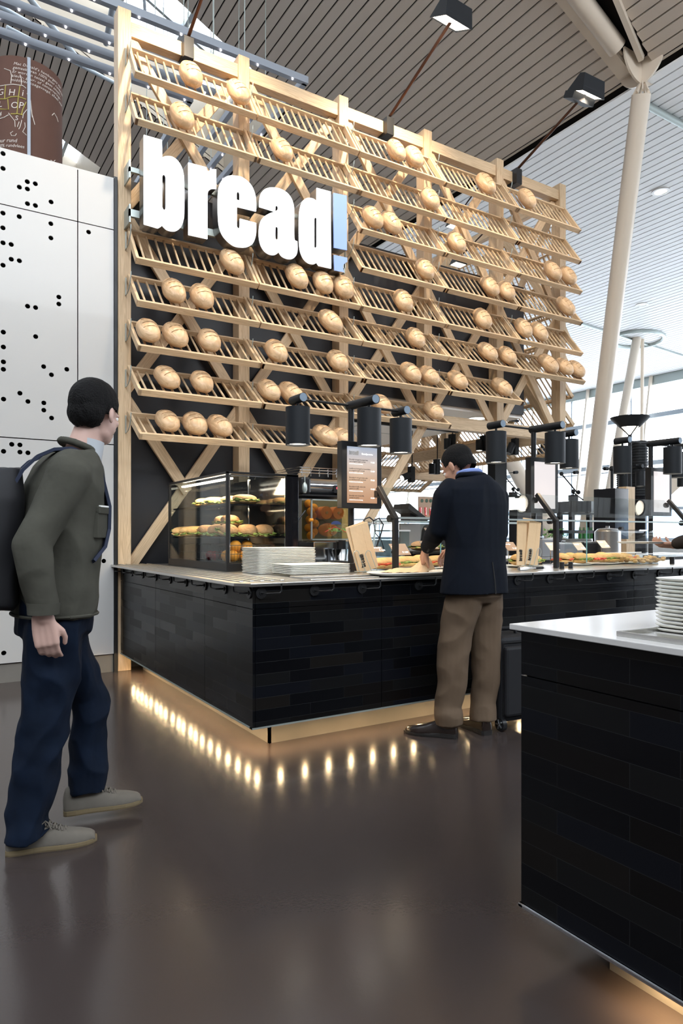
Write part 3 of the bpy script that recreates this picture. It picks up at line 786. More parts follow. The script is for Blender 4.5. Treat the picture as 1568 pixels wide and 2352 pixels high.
# --- loaves
def loaf_mesh(L=0.315, W=0.20, H=0.165, seed=0):
    rn = random.Random(seed)
    nu, nv = 40, 22
    verts = []; bm = bmesh.new(); rows = []
    for j in range(nv + 1):
        t = -1 + 2 * j / nv
        rows.append([])
        prof = max(0, 1 - abs(t) ** 2.5) ** 0.5
        if j in (0, nv): prof = 0.0
        for i in range(nu):
            a = 2 * PI * i / nu
            c, s = math.cos(a), math.sin(a)
            x = W / 2 * prof * (abs(c) ** 0.92) * (1 if c > 0 else -1); z = H / 2 * prof * (abs(s) ** 0.95) * (1 if s > 0 else -1)
            if z < 0: z *= 0.8
            y = t * L / 2
            # shallow carved facets
            f = 1 + 0.022 * math.sin(a * 5 + t * 3 + seed) * math.sin(t * 7 + seed * 2)
            x *= f; z *= f
            # three curved slashes across the top
            if s > 0.35:
                for q in (-0.09, -0.02, 0.05):
                    dy = y - q - 0.35 * x
                    if abs(dy) < 0.011: z -= 0.007 * (1 - abs(dy) / 0.011) * min(1, (s - .35) * 3)
            rows[-1].append((x, y, z))
    for rw in rows: verts.append([bm.verts.new(p_) for p_ in rw])
    for j in range(nv):
        for i in range(nu):
            try: bm.faces.new((verts[j][i], verts[j + 1][i], verts[j + 1][(i + 1) % nu], verts[j][(i + 1) % nu]))
            except Exception: pass
    bmesh.ops.remove_doubles(bm, verts=bm.verts[:], dist=0.0004)
    bmesh.ops.recalc_face_normals(bm, faces=bm.faces[:])
    me = bpy.data.meshes.new('loaf'); bm.to_mesh(me); bm.free()
    for p_ in me.polygons: p_.use_smooth = True
    me.materials.append(M['loaf']); return me
def cuts_mesh(L=0.315, W=0.20, H=0.165):
    mb_ = MB()
    for q in (-0.09, -0.02, 0.05):
        pts = []
        for k_ in range(9):
            x = -0.062 + 0.124 * k_ / 8; y = q + 0.35 * x; t = y * 2 / L
            prof = (1 - abs(t) ** 2.5) ** 0.5
            cx_ = x / (W / 2 * prof); cc_ = max(0.02, 1 - abs(cx_) ** 2.1)
            pts.append((x, y, H / 2 * prof * cc_ ** 0.48 - 0.0015))
        mb_.tube(pts, 0.0024, 5)
    return mb_.mesh('carved_slashes')
loaves = [loaf_mesh(seed=s) for s in range(4)]
cutm = cuts_mesh(); cutm.materials.append(M['loafcut'])
LOAF = {0: [(438, 172), (547, 208), (909, 343), (950, 358), (1115, 417), (1209, 454)],
 1: [(418, 267), (647, 345), (987, 457)],
 2: [(855, 500), (897, 515), (1047, 557), (1268, 625), (1303, 634)],
 3: [(975, 621), (1124, 661), (1162, 672), (1298, 704)],
 4: [(532, 600), (681, 633), (741, 647), (788, 656), (925, 688), (1107, 730), (1201, 753), (1237, 760)],
 5: [(399, 670), (463, 682), (758, 738), (953, 775), (1119, 808), (1164, 816), (1258, 833), (1295, 841), (1322, 846)],
 6: [(340, 759), (402, 770), (480, 782), (634, 806), (775, 827), (942, 855), (985, 860), (1050, 872), (1152, 888)],
 7: [(383, 866), (463, 876), (617, 895), (667, 900), (875, 920), (995, 943)],
 8: [(384, 968), (447, 975), (504, 978), (746, 998), (785, 1001)]}
rl = random.Random(11)
for r, lst in LOAF.items():
    a = math.radians(ANG[r])
    n = len(lst)
    for i, (px, py) in enumerate(lst):
        # centre of the loaf sits a little off the slope, two thirds of the way down
        down = LEN - 0.026 - 0.165; off = 0.075
        Yc = RY - 0.012 - math.cos(a) * down - math.sin(a) * off
        Zc = ROWB[r] - math.sin(a) * down + math.cos(a) * off
        X = atY(px, py, Yc).x
        y = Vector((0, -math.cos(a), -math.sin(a))); x = Vector((-1, 0, 0)); z = x.cross(y)
        tw = Matrix.Rotation(rl.uniform(-0.16, 0.16), 4, 'Z') @ Matrix.Rotation(rl.choice((0, PI)) * 0, 4, 'Z')
        m_ = Matrix((x, y, z)).transposed().to_4x4(); m_.translation = (X, Yc, Zc)
        ln = {1: 'only'}.get(n, ORD[i])
        lab = 'carved wooden bread loaf, %s from the left on the %s' % (ORD[i], ROWN[r])
        if i == n - 1 and n > 1: lab = 'carved wooden bread loaf, rightmost on the %s' % ROWN[r]
        s = rl.uniform(0.95, 1.04)
        o = bpy.data.objects.new('wooden_loaf', loaves[(i * 7 + r * 3) % 4]); COL.objects.link(o)
        o.matrix_world = m_ @ tw @ Matrix.Scale(s, 4)
        tag(o, lab, 'loaf', 'carved loaves on the rack trays')
        c = bpy.data.objects.new('carved_slashes', cutm); COL.objects.link(c); c.parent = o

# --- return of the rack round its right end
RXE = RX0 + BAY * 5
rk2 = thing('bread_rack_frame', 'side return of the timber bread rack, running back from its right end', 'frame', (RXE, RY + 1.2, 2.4))
for k_ in range(1, 4):
    MB().box((RXE - 0.055, RY + BAY * k_, 2.3), (RXE + 0.055, RY + BAY * k_ + 0.12, 5.60)).build('post', 'ash_z', rk2, bevel=0.003)
MB().box((RXE - 0.04, RY + 0.14, 5.43), (RXE + 0.04, RY + BAY * 3, 5.555)).build('top_beam', 'ash_y', rk2, bevel=0.003)
MB().box((RXE - 0.04, RY + 0.14, 2.36), (RXE + 0.04, RY + BAY * 3, 2.50)).build('bottom_beam', 'ash_y', rk2, bevel=0.003)
for k_ in range(3): braces(rk2, RY + BAY * k_ + 0.06, RY + BAY * (k_ + 1) + 0.06, RXE + 0.02, RXE - 0.02, (0, 1), axis='y')
for r in range(0, 8):
    for b in range(3):
        a = math.radians(ANG[r]); y = Vector((math.cos(a), 0, -math.sin(a))); x = Vector((0, 1, 0)); z = x.cross(y)
        org = Vector((RXE + 0.06, RY + 0.15 + BAY * b, ROWB[r] - 0.05))
        if z.z < 0: x = -x; z = x.cross(y); org.y += BAY - 0.012
        m_ = Matrix((x, y, z)).transposed().to_4x4(); m_.translation = org
        tray(m_, 'slatted ash bread tray on the side return of the rack, %s, %s' % (ROWN[r], ('front bay', 'middle bay', 'back bay')[b]), 'slatted bread trays on the side return')
# --- far side of the kiosk: lower rack with slatted trays against the light
rk3 = thing('bread_rack_frame', 'darker timber rack on the far side of the kiosk, seen below the kiosk ceiling', 'frame', (5.6, 9.4, 0))
for x in (3.1, 4.6, 6.1, 7.6): MB().box((x - 0.05, 9.35, 2.1), (x + 0.05, 9.47, 3.4)).build('post', 'ash_z', rk3)
MB().box((2.2, 9.33, 2.12), (8.2, 9.47, 2.27)).build('bottom_beam', 'ash_x', rk3)
MB().box((2.2, 9.36, 3.2), (8.2, 9.44, 3.35)).build('top_beam', 'ash_x', rk3)
for x in (3.1, 4.6, 6.1, 7.6):
    for sg in (-1, 1): MB().bar((x, 9.41, 2.27), (x + sg * 0.55, 9.41, 3.2), 0.04, 0.09, up=(0, 1, 0)).build('brace', 'ash_z', rk3)
for ri, (zz, yy) in enumerate(((2.95, 9.5), (2.56, 9.5), (2.17, 9.5))):
    for b in range(5):
        a = math.radians(28); y = Vector((0, math.cos(a), -math.sin(a))); x = Vector((1, 0, 0)); z = x.cross(y)
        org = Vector((2.4 + BAY * b, yy, zz))
        if z.z < 0: x = -x; z = x.cross(y); org.x += BAY - 0.012
        m_ = Matrix((x, y, z)).transposed().to_4x4(); m_.translation = org
        tray(m_, 'slatted bread tray on the far rack behind the kiosk, %s row, %s from the left' % (('upper', 'middle', 'lower')[ri], ORD[b]), 'slatted bread trays on the far rack')

# --- rack floodlights on poles
def floodlight(base, head, aim, label, cut=False, power=120):
    base, head = Vector(base), Vector(head)
    t = thing('floodlight', label, 'floodlight', tuple(base), group='black floodlights on poles')
    d = (head - base).normalized()
    MB().box((base.x - 0.045, base.y - 0.03, base.z - 0.17), (base.x + 0.045, base.y + 0.15, base.z + 0.012)).build('clamp', 'black', t)
    MB().cyl(base + Vector((0, 0.05, 0)), head + Vector((0, 0, 0.02)), 0.016, n=12).build('pole', 'bronze', t, smooth=True)
    f = (Vector(aim) - head).normalized(); q = f.to_track_quat('-Z', 'X'); R = q.to_matrix().to_4x4(); R.translation = head
    # wedge-shaped hood: wide open bottom, narrow ridge on top
    hw, hd, hh = 0.17, 0.12, 0.17
    hood = MB().add([R @ Vector(p_) for p_ in ((-hd, -hw, 0), (hd, -hw, 0), (hd, hw, 0), (-hd, hw, 0), (-0.05, -hw * .92, hh), (0.02, -hw * .92, hh), (0.02, hw * .92, hh), (-0.05, hw * .92, hh), (-hd + .012, -hw + .012, 0), (hd - .012, -hw + .012, 0), (hd - .012, hw - .012, 0), (-hd + .012, hw - .012, 0), (-hd + .02, -hw + .02, 0.05), (hd - .02, -hw + .02, 0.05), (hd - .02, hw - .02, 0.05), (-hd + .02, hw - .02, 0.05))],
        [(0, 4, 5, 1), (1, 5, 6, 2), (2, 6, 7, 3), (3, 7, 4, 0), (4, 7, 6, 5), (0, 1, 9, 8), (1, 2, 10, 9), (2, 3, 11, 10), (3, 0, 8, 11), (8, 9, 13, 12), (9, 10, 14, 13), (10, 11, 15, 14), (11, 8, 12, 15)])
    hood.build('hood', 'lampblack', t, fix=False)
    MB().box((-hd + 0.018, -hw + 0.018, 0.006), (hd - 0.018, hw - 0.018, 0.014), R).build('lamp_glass', 'lampglow', t)
    if cut: MB().box((-hd + 0.10, -hw + 0.03, -0.075), (hd - 0.0, hw + 0.02, -0.004), R).build('ballast_box', 'lampblack', t)
    l = spot('flood_beam', head + f * 0.02, aim, power, (1.0, 0.82, 0.6), 118, 0.5, 0.06)
    return t
floodlight((2.055, RY - 0.02, 5.562), (2.055, 4.86, 5.93), (2.1, 5.9, 3.9), 'black floodlight on pole above the leftmost part of the rack, head above the frame', power=250)
floodlight((4.256, RY - 0.02, 5.562), (4.256, 4.89, 5.95), (4.2, 5.9, 3.9), 'glowing black floodlight on a bronze pole above the middle of the rack', power=270)
floodlight((6.17, RY - 0.02, 5.562), (6.17, 4.89, 5.93), (6.2, 5.9, 4.0), 'black floodlight on a bronze pole above the right end of the rack', cut=True, power=250)
def rearflood(px, py, Y, label, power):
    q = atY(px, py, Y); t = thing('floodlight', label, 'floodlight', tuple(q), group='floodlights behind the rack')
    MB().add([q + Vector(p_) for p_ in ((-.10, -.07, 0), (.10, -.07, 0), (.10, .07, 0), (-.10, .07, 0), (-.06, -.05, .09), (.06, -.05, .09), (.06, .05, .09), (-.06, .05, .09))], [(0, 3, 2, 1), (4, 5, 6, 7), (0, 1, 5, 4), (1, 2, 6, 5), (2, 3, 7, 6), (3, 0, 4, 7)]).build('hood', 'lampblack', t)
    MB().box((q.x - .085, q.y - .055, q.z - .006), (q.x + .085, q.y + .055, q.z - .001)).build('lamp_glass', 'lampglow', t)
    xp = RX0 + BAY * round((q.x - RX0) / BAY)
    MB().cyl(q + Vector((0, 0, .08)), (xp, RY + .13, q.z + .10), .010, n=10).build('pole', 'bronze', t, smooth=True)
    spot('flood_beam', q - Vector((0, 0, .03)), q - Vector((.2, 0, 2)), power, (1.0, 0.82, 0.6), 120, 0.5, 0.05)
rearflood(1052, 608, 7.0, 'glowing floodlight behind the rack trays, above the dark board', 40)
rearflood(1272, 515, 6.45, 'small glowing floodlight behind the right end of the rack', 25)
rearflood(1042, 520, 7.3, 'black floodlight behind the third tray row', 20)

# --- bread! sign
SY = 5.60
def sm_loop(pts):
    """points (x, y[, 1]): 1 marks a corner; the rest is smoothed with a Catmull-Rom curve"""
    P_ = [Vector((q[0], q[1])) for q in pts]; C_ = [len(q) > 2 for q in pts]; n = len(P_); out = []
    for i in range(n):
        a, b = P_[i], P_[(i + 1) % n]
        out.append(a)
        if C_[i] and C_[(i + 1) % n]: continue
        p0 = P_[i - 1] if not C_[i] else a - (b - a) * 0.3
        p3 = P_[(i + 2) % n] if not C_[(i + 1) % n] else b + (b - a) * 0.3
        for t in (0.25, 0.5, 0.75):
            out.append(0.5 * ((2 * a) + (b - p0) * t + (2 * p0 - 5 * a + 4 * b - p3) * t * t + (-p0 + 3 * a - 3 * b + p3) * t ** 3))
    return out
GL = {
 'b': [[(145, 88, 1), (265, 122, 1), (268, 240, 1), (282, 232), (305, 229), (335, 234), (368, 257), (395, 298), (410, 350), (414, 420), (414, 610), (408, 660), (390, 705), (360, 728), (330, 730), (300, 722), (280, 706), (268, 692, 1), (258, 700), (240, 710), (232, 709, 1), (145, 683, 1)],
       [(268, 375), (270, 360), (277, 352), (285, 356), (290, 368), (291, 385), (291, 560), (289, 578), (283, 588), (275, 585), (269, 572), (268, 555)]],
 'r': [[(442, 272, 1), (562, 304, 1), (566, 322), (573, 331), (582, 326), (598, 318), (612, 317), (627, 318, 1), (627, 448, 1), (600, 447), (583, 455), (572, 470), (569, 500, 1), (569, 782, 1), (442, 754, 1)]],
 'e': [[(740, 359), (790, 366), (835, 395), (868, 435), (888, 490), (893, 540), (893, 598, 1), (765, 567, 1), (765, 690), (767, 702), (774, 711), (782, 706), (785, 692), (785, 646, 1), (893, 675, 1), (893, 740), (884, 785), (865, 818), (830, 836), (790, 838), (745, 828), (700, 795), (665, 750), (646, 695), (640, 630), (638, 560), (640, 480), (650, 420), (675, 380), (705, 362)],
       [(764, 520, 1), (764, 482), (768, 470), (775, 467), (781, 474), (784, 488), (784, 526, 1)]],
 'a': [[(915, 568, 1), (915, 530), (922, 490), (940, 458), (970, 442), (1005, 438), (1050, 446), (1095, 470), (1125, 505), (1142, 550), (1147, 600), (1147, 700), (1148, 770), (1152, 790), (1168, 798, 1), (1169, 850), (1163, 885), (1145, 908), (1120, 916), (1090, 911), (1062, 895), (1044, 868, 1), (1030, 882), (1010, 889), (980, 884), (948, 862), (925, 825), (914, 780), (912, 735), (916, 690), (928, 655), (950, 630), (985, 610), (1015, 600), (1035, 588), (1040, 575), (1036, 562), (1029, 559), (1023, 566), (1021, 580), (1021, 600, 1)],
       [(1021, 722), (1023, 706), (1030, 699), (1037, 704), (1040, 716), (1040, 765), (1038, 780), (1032, 787), (1025, 783), (1021, 770)]],
 'd': [[(1297, 441, 1), (1390, 466, 1), (1393, 979, 1), (1310, 960, 1), (1300, 945), (1297, 939, 1), (1287, 946), (1270, 950), (1240, 942), (1210, 915), (1190, 872), (1182, 825), (1180, 770), (1180, 640), (1184, 590), (1195, 545), (1212, 520), (1238, 508), (1268, 511), (1285, 520), (1297, 531, 1)],
       [(1281, 660), (1283, 645), (1289, 636), (1295, 642), (1298, 655), (1298, 815), (1296, 833), (1290, 842), (1284, 838), (1281, 825)]],
}
EX = [[[(1409, 474, 1), (1497, 493, 1), (1498, 857, 1), (1411, 840, 1)]], [[(1412, 888, 1), (1500, 907, 1), (1500, 936, 1), (1484, 944), (1473, 958), (1472, 975), (1480, 1004, 1), (1414, 990, 1)]]]
def glyph(loops, thick, mirror=None):
    ll = []
    for lp in loops:
        q = []
        for p_ in sm_loop(lp):
            w_ = atY(280 + p_[0] / 2.904, 280 + p_[1] / 2.904, SY); q.append((w_.x, w_.z))
        ll.append(q)
    return ll
to_sign = lambda y: Matrix(((1, 0, 0, 0), (0, 0, 1, y), (0, 1, 0, 0), (0, 0, 0, 1)))
sign = thing('illuminated_sign', "large lit white letters reading bread! standing off the left of the rack", 'sign', (2.5, SY, 3.7))
GLY2D = {}
for ch in 'bread':
    ll = glyph(GL[ch], 0.1); GLY2D[ch] = ll
    me = spline_mesh('letter', ll, to_sign(SY + 0.065), None, 0.12); link('letter_side', me, 'signside', sign)
    me = spline_mesh('letter', ll, to_sign(SY), None, 0.012); o = link('letter_face', me, 'signwhite', sign)
    o['label'] = 'lit white face of the letter %s' % ch
for i, e_ in enumerate(EX):
    ll = glyph(e_, 0.1); GLY2D['!%d' % i] = ll
    me = spline_mesh('letter', ll, to_sign(SY + 0.065), None, 0.12); link('letter_side', me, 'signside', sign)
    me = spline_mesh('letter', ll, to_sign(SY), None, 0.012); o = link('letter_face', me, 'signsky', sign)
    o['label'] = 'unlit exclamation mark face with painted blue sky reflection, ' + ('bar', 'dot')[i]
MB().box((1.50, SY + 0.13, 3.80), (3.62, SY + 0.16, 3.86)).box((1.50, SY + 0.13, 4.17), (3.62, SY + 0.16, 4.21)).build('mounting_rail', 'galv', sign)
mk = MB()
for z in (3.8, 4.17): mk.box((1.50, SY + 0.13, z - 0.05), (1.512, SY + 0.30, z + 0.1)).box((3.60, SY + 0.13, z - .05), (3.612, SY + 0.3, z + .1))
mk.build('mounting_plate', 'galv', sign)
def logo_mesh(width, thick=0.0008):
    """the bread! lettering as one flat mesh, scaled to a width; origin lower left"""
    ms = []
    for k_, ll in GLY2D.items():
        ms.append(spline_mesh('lg', ll, Matrix.Identity(4), None, thick * 2.0 / width))
    me = merge(ms, 'lettering'); xs_ = [v_.co.x for v_ in me.vertices]; ys_ = [v_.co.y for v_ in me.vertices]
    x0, x1, y0 = min(xs_), max(xs_), min(ys_); s = width / (x1 - x0)
    me.transform(Matrix.Scale(s, 4) @ Matrix.Translation((-x0, -y0, 0))); return me
# ================================================================== COUNTERS
CXL, CYF, CTOP = 1.47, 3.222, 0.905
def counter(xl, yf, xr, yb, zbot, name, label, vx, vy, hx=(), hy=(), top=None, led=True, gapz=0.77):
    """tiled counter: left face at xl, front or back faces at yf"""
    t = thing(name, label, 'counter', (xl, yf, 0))
    fs = 1 if yb > yf else -1     # body extends from yf towards yb
    MB().box((xl + 0.012, min(yf + 0.012 * fs, yb), zbot + 0.004), (xr, max(yf + 0.012 * fs, yb), 0.886)).build('carcass', 'black', t)
    g = 0.0018
    zt_ = 0.886; rows = ((zbot, gapz - 0.002), (gapz + 0.002, zt_))
    for i in range(len(vx) - 1):
        for z0, z1 in rows:
            y0, y1 = sorted((yf, yf + 0.014 * fs))
            MB().box((vx[i] + g, y0, z0), (vx[i + 1] - g, y1, z1)).build('tiled_panel', 'tile_x', t)
    for i in range(len(vy) - 1):
        for z0, z1 in rows:
            MB().box((xl, vy[i] + g, z0), (xl + 0.014, vy[i + 1] - g, z1)).build('tiled_panel', 'tile_y', t)
    return t
main = counter(CXL, CYF, 8.6, 4.05, 0.158, 'serving_counter', 'long L-shaped black tiled serving counter with steel top under the bread rack',
               [1.484, 2.28, 3.45, 4.62, 5.8, 7.0, 8.6], [3.222, 3.91, 4.90, 5.89])
MB().box((CXL + 0.012, 4.05, 0.16), (2.2, 5.89, 0.886)).build('carcass', 'black', main)
# steel edge below the tiles and recessed plinth
MB().box((CXL - 0.004, CYF - 0.004, 0.150), (8.6, CYF + 0.03, 0.158)).box((CXL - 0.004, CYF, 0.150), (CXL + 0.03, 5.89, 0.158)).build('edge_strip', 'galv', main)
MB().box((1.655, 3.415, 0.0), (8.6, 3.43, 0.15)).box((1.655, 3.415, 0.0), (1.67, 5.88, 0.15)).build('plinth', 'steeldark', main)
MB().box((CXL + 0.02, CYF + 0.02, 0.149), (8.6, 3.43, 0.153)).box((CXL + 0.02, 3.43, 0.149), (1.67, 5.88, 0.153)).build('plinth_cover', 'steeldark', main)
# steel worktop with chamfered corner and ribs
tp = MB()
poly = [(1.39, 5.89), (1.39, 3.28), (1.445, 3.19), (8.6, 3.19), (8.6, 4.1), (2.36, 4.1), (2.36, 5.89)]
k = len(poly); vs = [(x, y, 0.887) for x, y in poly] + [(x, y, CTOP) for x, y in poly]
tp.add(vs, [tuple(range(k - 1, -1, -1)), tuple(range(k, 2 * k))] + [(i, (i + 1) % k, k + (i + 1) % k, k + i) for i in range(k)])
tp.build('worktop', 'steel', main, bevel=0.003, fix=True)
rb = MB()
for x in (1.44, 1.50, 1.56, 1.62, 1.68): rb.box((x, 3.32, CTOP), (x + 0.022, 5.86, CTOP + 0.006))
rb.build('slide_rail', 'steel', main, bevel=0.002)
rb = MB().box((1.84, 3.36, CTOP), (2.46, 3.52, CTOP + 0.012)).box((1.84, 3.27, CTOP), (2.30, 3.31, CTOP + 0.005))
rb.build('steel_inset', 'steel', main, bevel=0.002)
# wall brackets that carry the tray slide
def hook(p, out, side, parent):
    p, out, side = Vector(p), Vector(out), Vector(side)
    mb_ = MB().cyl(p, p + out * 0.008, 0.03, n=20)
    mb_.cyl(p + out * .008, p + out * .012, 0.012, n=12)
    q = p + out * 0.05
    mb_.tube([p, q - out * .01, q + side * 0.01, q + side * 0.085, q + side * 0.095 + Vector((0, 0, 0.01)), q + side * 0.095 + Vector((0, 0, 0.048))], 0.0045, 8)
    mb_.build('rail_hook', 'black', parent, smooth=True)
for px in (303, 328, 358, 391, 427, 471, 517, 573):
    q = atX(px, 1350, CXL); hook((CXL, q.y, 0.852), (-1, 0, 0), (0, 1, 0), main)
hook((CXL, 5.80, 0.852), (-1, 0, 0), (0, 1, 0), main)
for px in (598.6, 721, 830, 960, 1080, 1187, 1261.5, 1330, 1397, 1456, 1513.5, 1565):
    q = atY(px, 1350, CYF); hook((q.x, CYF, 0.852), (0, -1, 0), (1, 0, 0), main)
# warm lamps under the overhang
def led(x, y, z, parent, e=1.0):
    MB().cyl((x, y, z), (x, y, z + 0.007), 0.009, n=10).build('led_lamp', 'bulb', parent)
    l = bpy.data.lights.new('led_glow', 'SPOT'); l.energy = 1.7 * e; l.color = (1.0, 0.66, 0.33); l.spot_size = math.radians(150); l.spot_blend = 0.8; l.shadow_soft_size = 0.012
    o = bpy.data.objects.new('led_glow', l); COL.objects.link(o); o.location = (x, y, z - 0.012)
rn = random.Random(5)
y = 3.30
while y < 5.75:
    led(CXL + 0.06 + rn.uniform(-.005, .005), y, 0.139, main, rn.choice((0.6, 1, 1.3))); y += 0.126 + rn.uniform(-.02, .02)
x = 1.66
while x < 6.0:
    led(x, CYF + 0.06, 0.139, main, rn.choice((0.7, 1, 1.1))); x += 0.15

# foreground island
isl = counter(1.422, 1.343, 3.1, -0.6, 0.135, 'serving_island', 'dark tiled island with white worktop in the right foreground', [1.436, 2.2, 3.1], [-0.6, 0.25, 1.343], gapz=0.765)
# fix: side panels run from the near end to the corner
MB().box((1.400, -0.62, 0.889), (3.12, 1.365, CTOP)).build('worktop', 'quartz', isl, bevel=0.002)
MB().box((1.416, -0.6, 0.122), (1.45, 1.349, 0.134)).box((1.416, 1.33, 0.122), (3.1, 1.349, 0.134)).build('edge_strip', 'chrome', isl, bevel=0.003)
MB().box((1.56, -0.6, 0.0), (3.1, 1.16, 0.125)).build('plinth', 'steeldark', isl)
for y in (0.98, 0.80, 0.62, 0.40): led(1.50, y, 0.115, isl, 2.2)
MB().box((1.45, -0.5, CTOP), (1.46, 1.06, CTOP + 0.012)).box((1.46, 1.05, CTOP), (2.6, 1.06, CTOP + 0.012)).box((1.46, -0.5, CTOP), (1.56, 1.05, CTOP + 0.003)).build('steel_frame', 'steel', isl, bevel=0.002)

# --- rectangular serving plates
def plate_mesh(a=0.42, b=0.30, h=0.0093, r=0.035):
    rings = []
    def rr(ins, z):
        out = []
        for cx_, cy_, s in ((a - r, b - r, 0), (r, b - r, 1), (r, r, 2), (a - r, r, 3)):
            for t in range(6):
                an = s * PI / 2 + t * PI / 10; q = max(0.004, r - ins)
                out.append(Vector((cx_ + math.cos(an) * q, cy_ + math.sin(an) * q, z)))
        return out
    mb_ = MB(); mb_.loft([rr(0.014, 0.0), rr(0.002, 0.0055), rr(0.0, h * 0.92), rr(0.003, h), rr(0.02, h - 0.003), rr(0.024, h - 0.004)])
    me = mb_.mesh('plate'); me.materials.append(M['porcelain'])
    for p_ in me.polygons: p_.use_smooth = len(p_.vertices) == 4
    return me
plm = plate_mesh()
def stack(x, y, n, z0, what, rot=0):
    rn_ = random.Random(n)
    for i in range(n):
        o = bpy.data.objects.new('serving_plate', plm); COL.objects.link(o)
        o.location = (x + rn_.uniform(-.0025, .0025), y + rn_.uniform(-.0025, .0025), z0 + i * 0.0098)
        pos = 'topmost' if i == n - 1 else 'lowest' if i == 0 else '%s from the bottom' % (ORD[i] if i < 12 else ('thirteenth', 'fourteenth', 'fifteenth', 'sixteenth', 'seventeenth')[i - 12])
        tag(o, 'white rectangular serving plate, %s, in the %s' % (pos, what), 'plate', 'plates in the ' + what)
stack(1.824, 3.90, 17, CTOP + 0.001, 'tall stack beside the glass case')
stack(1.872, 3.55, 6, CTOP + 0.013, 'short front stack')
stack(1.60, 0.77, 14, CTOP + 0.001, 'stack on the foreground island')

# --- glass display case
gx0, gy0, gx1, gy1, gz1 = 1.787, 4.34, 2.34, 5.60, 1.587
dc = thing('display_case', 'glass display case with black frame full of sandwiches and fruit baskets', 'display case', (gx0, gy0, CTOP))
MB().box((gx0, gy0, CTOP), (gx1, gy1, CTOP + 0.055)).build('base', 'black', dc, bevel=0.003)
f = MB()
for x, y in ((gx0, gy0), (gx0, gy1 - 0.02), (gx1 - 0.02, gy1 - 0.02)): f.box((x, y, CTOP + .05), (x + 0.02, y + 0.02, gz1))
f.box((gx0, gy0, gz1 - 0.016), (gx1, gy0 + 0.02, gz1)).box((gx0, gy0, gz1 - 0.016), (gx0 + 0.02, gy1, gz1))
f.build('corner_frame', 'black', dc, bevel=0.002)
MB().box((gx1 - 0.10, gy0, CTOP + .05), (gx1, gy1, gz1)).build('side_panel', 'blackgloss', dc, bevel=0.003)
MB().box((gx0 + .02, gy1 - 0.02, CTOP + .05), (gx1 - .1, gy1, gz1)).build('back_pane', 'glass', dc)
MB().box((gx0 + .02, gy0 + .02, gz1 - 0.014), (gx1 - .1, gy1, gz1 - 0.004)).build('top_panel', 'glass', dc)
MB().box((gx0 + 0.004, gy0 + 0.02, CTOP + 0.055), (gx0 + 0.010, gy1 - .02, gz1 - 0.016)).build('side_pane', 'glass', dc)
MB().box((gx0 + 0.02, gy0 + 0.004, CTOP + 0.055), (gx1 - 0.10, gy0 + 0.010, gz1 - 0.016)).build('front_pane', 'glass', dc)
MB().box((gx0 + 0.022, gy0 + 0.002, CTOP + 0.06), (gx0 + 0.028, gy0 + 0.011, gz1 - .02)).box((gx1 - .108, gy0 + 0.002, CTOP + .06), (gx1 - .102, gy0 + 0.011, gz1 - .02)).box((gx0 + .02, gy0 + .002, gz1 - .03), (gx1 - .1, gy0 + .011, gz1 - .022)).build('pane_trim', 'chrome', dc)
for z in (1.13, 1.36): 
    MB().box((gx0 + 0.03, gy0 + 0.09, z), (gx1 - 0.11, gy1 - 0.04, z + 0.012)).build('shelf', 'blackgloss', dc)
MB().cyl((gx0 + .30, gy0 + 0.3, CTOP + .05), (gx0 + .30, gy0 + .3, gz1 - .02), 0.008, n=10).build('shelf_post', 'chrome', dc)
MB().box((gx0 + 0.08, gy0 + 0.15, gz1 - 0.04), (gx0 + 0.11, gy1 - 0.1, gz1 - 0.028)).build('strip_lamp', 'lampglow', dc)
area('case_lamp_and_fill', (gx0 + 0.2, 4.85, gz1 - 0.05), (gx0 + 0.22, 4.8, 1.0), 0.12, 11, WARM, 0.8)
area('case_lamp_and_fill', (gx0 + 0.16, 4.80, 1.355), (gx0 + 0.16, 4.8, 1.0), 0.05, 4, WARM, 0.8)  # extra fill added below the upper shelf to brighten the sandwiches, no fixture

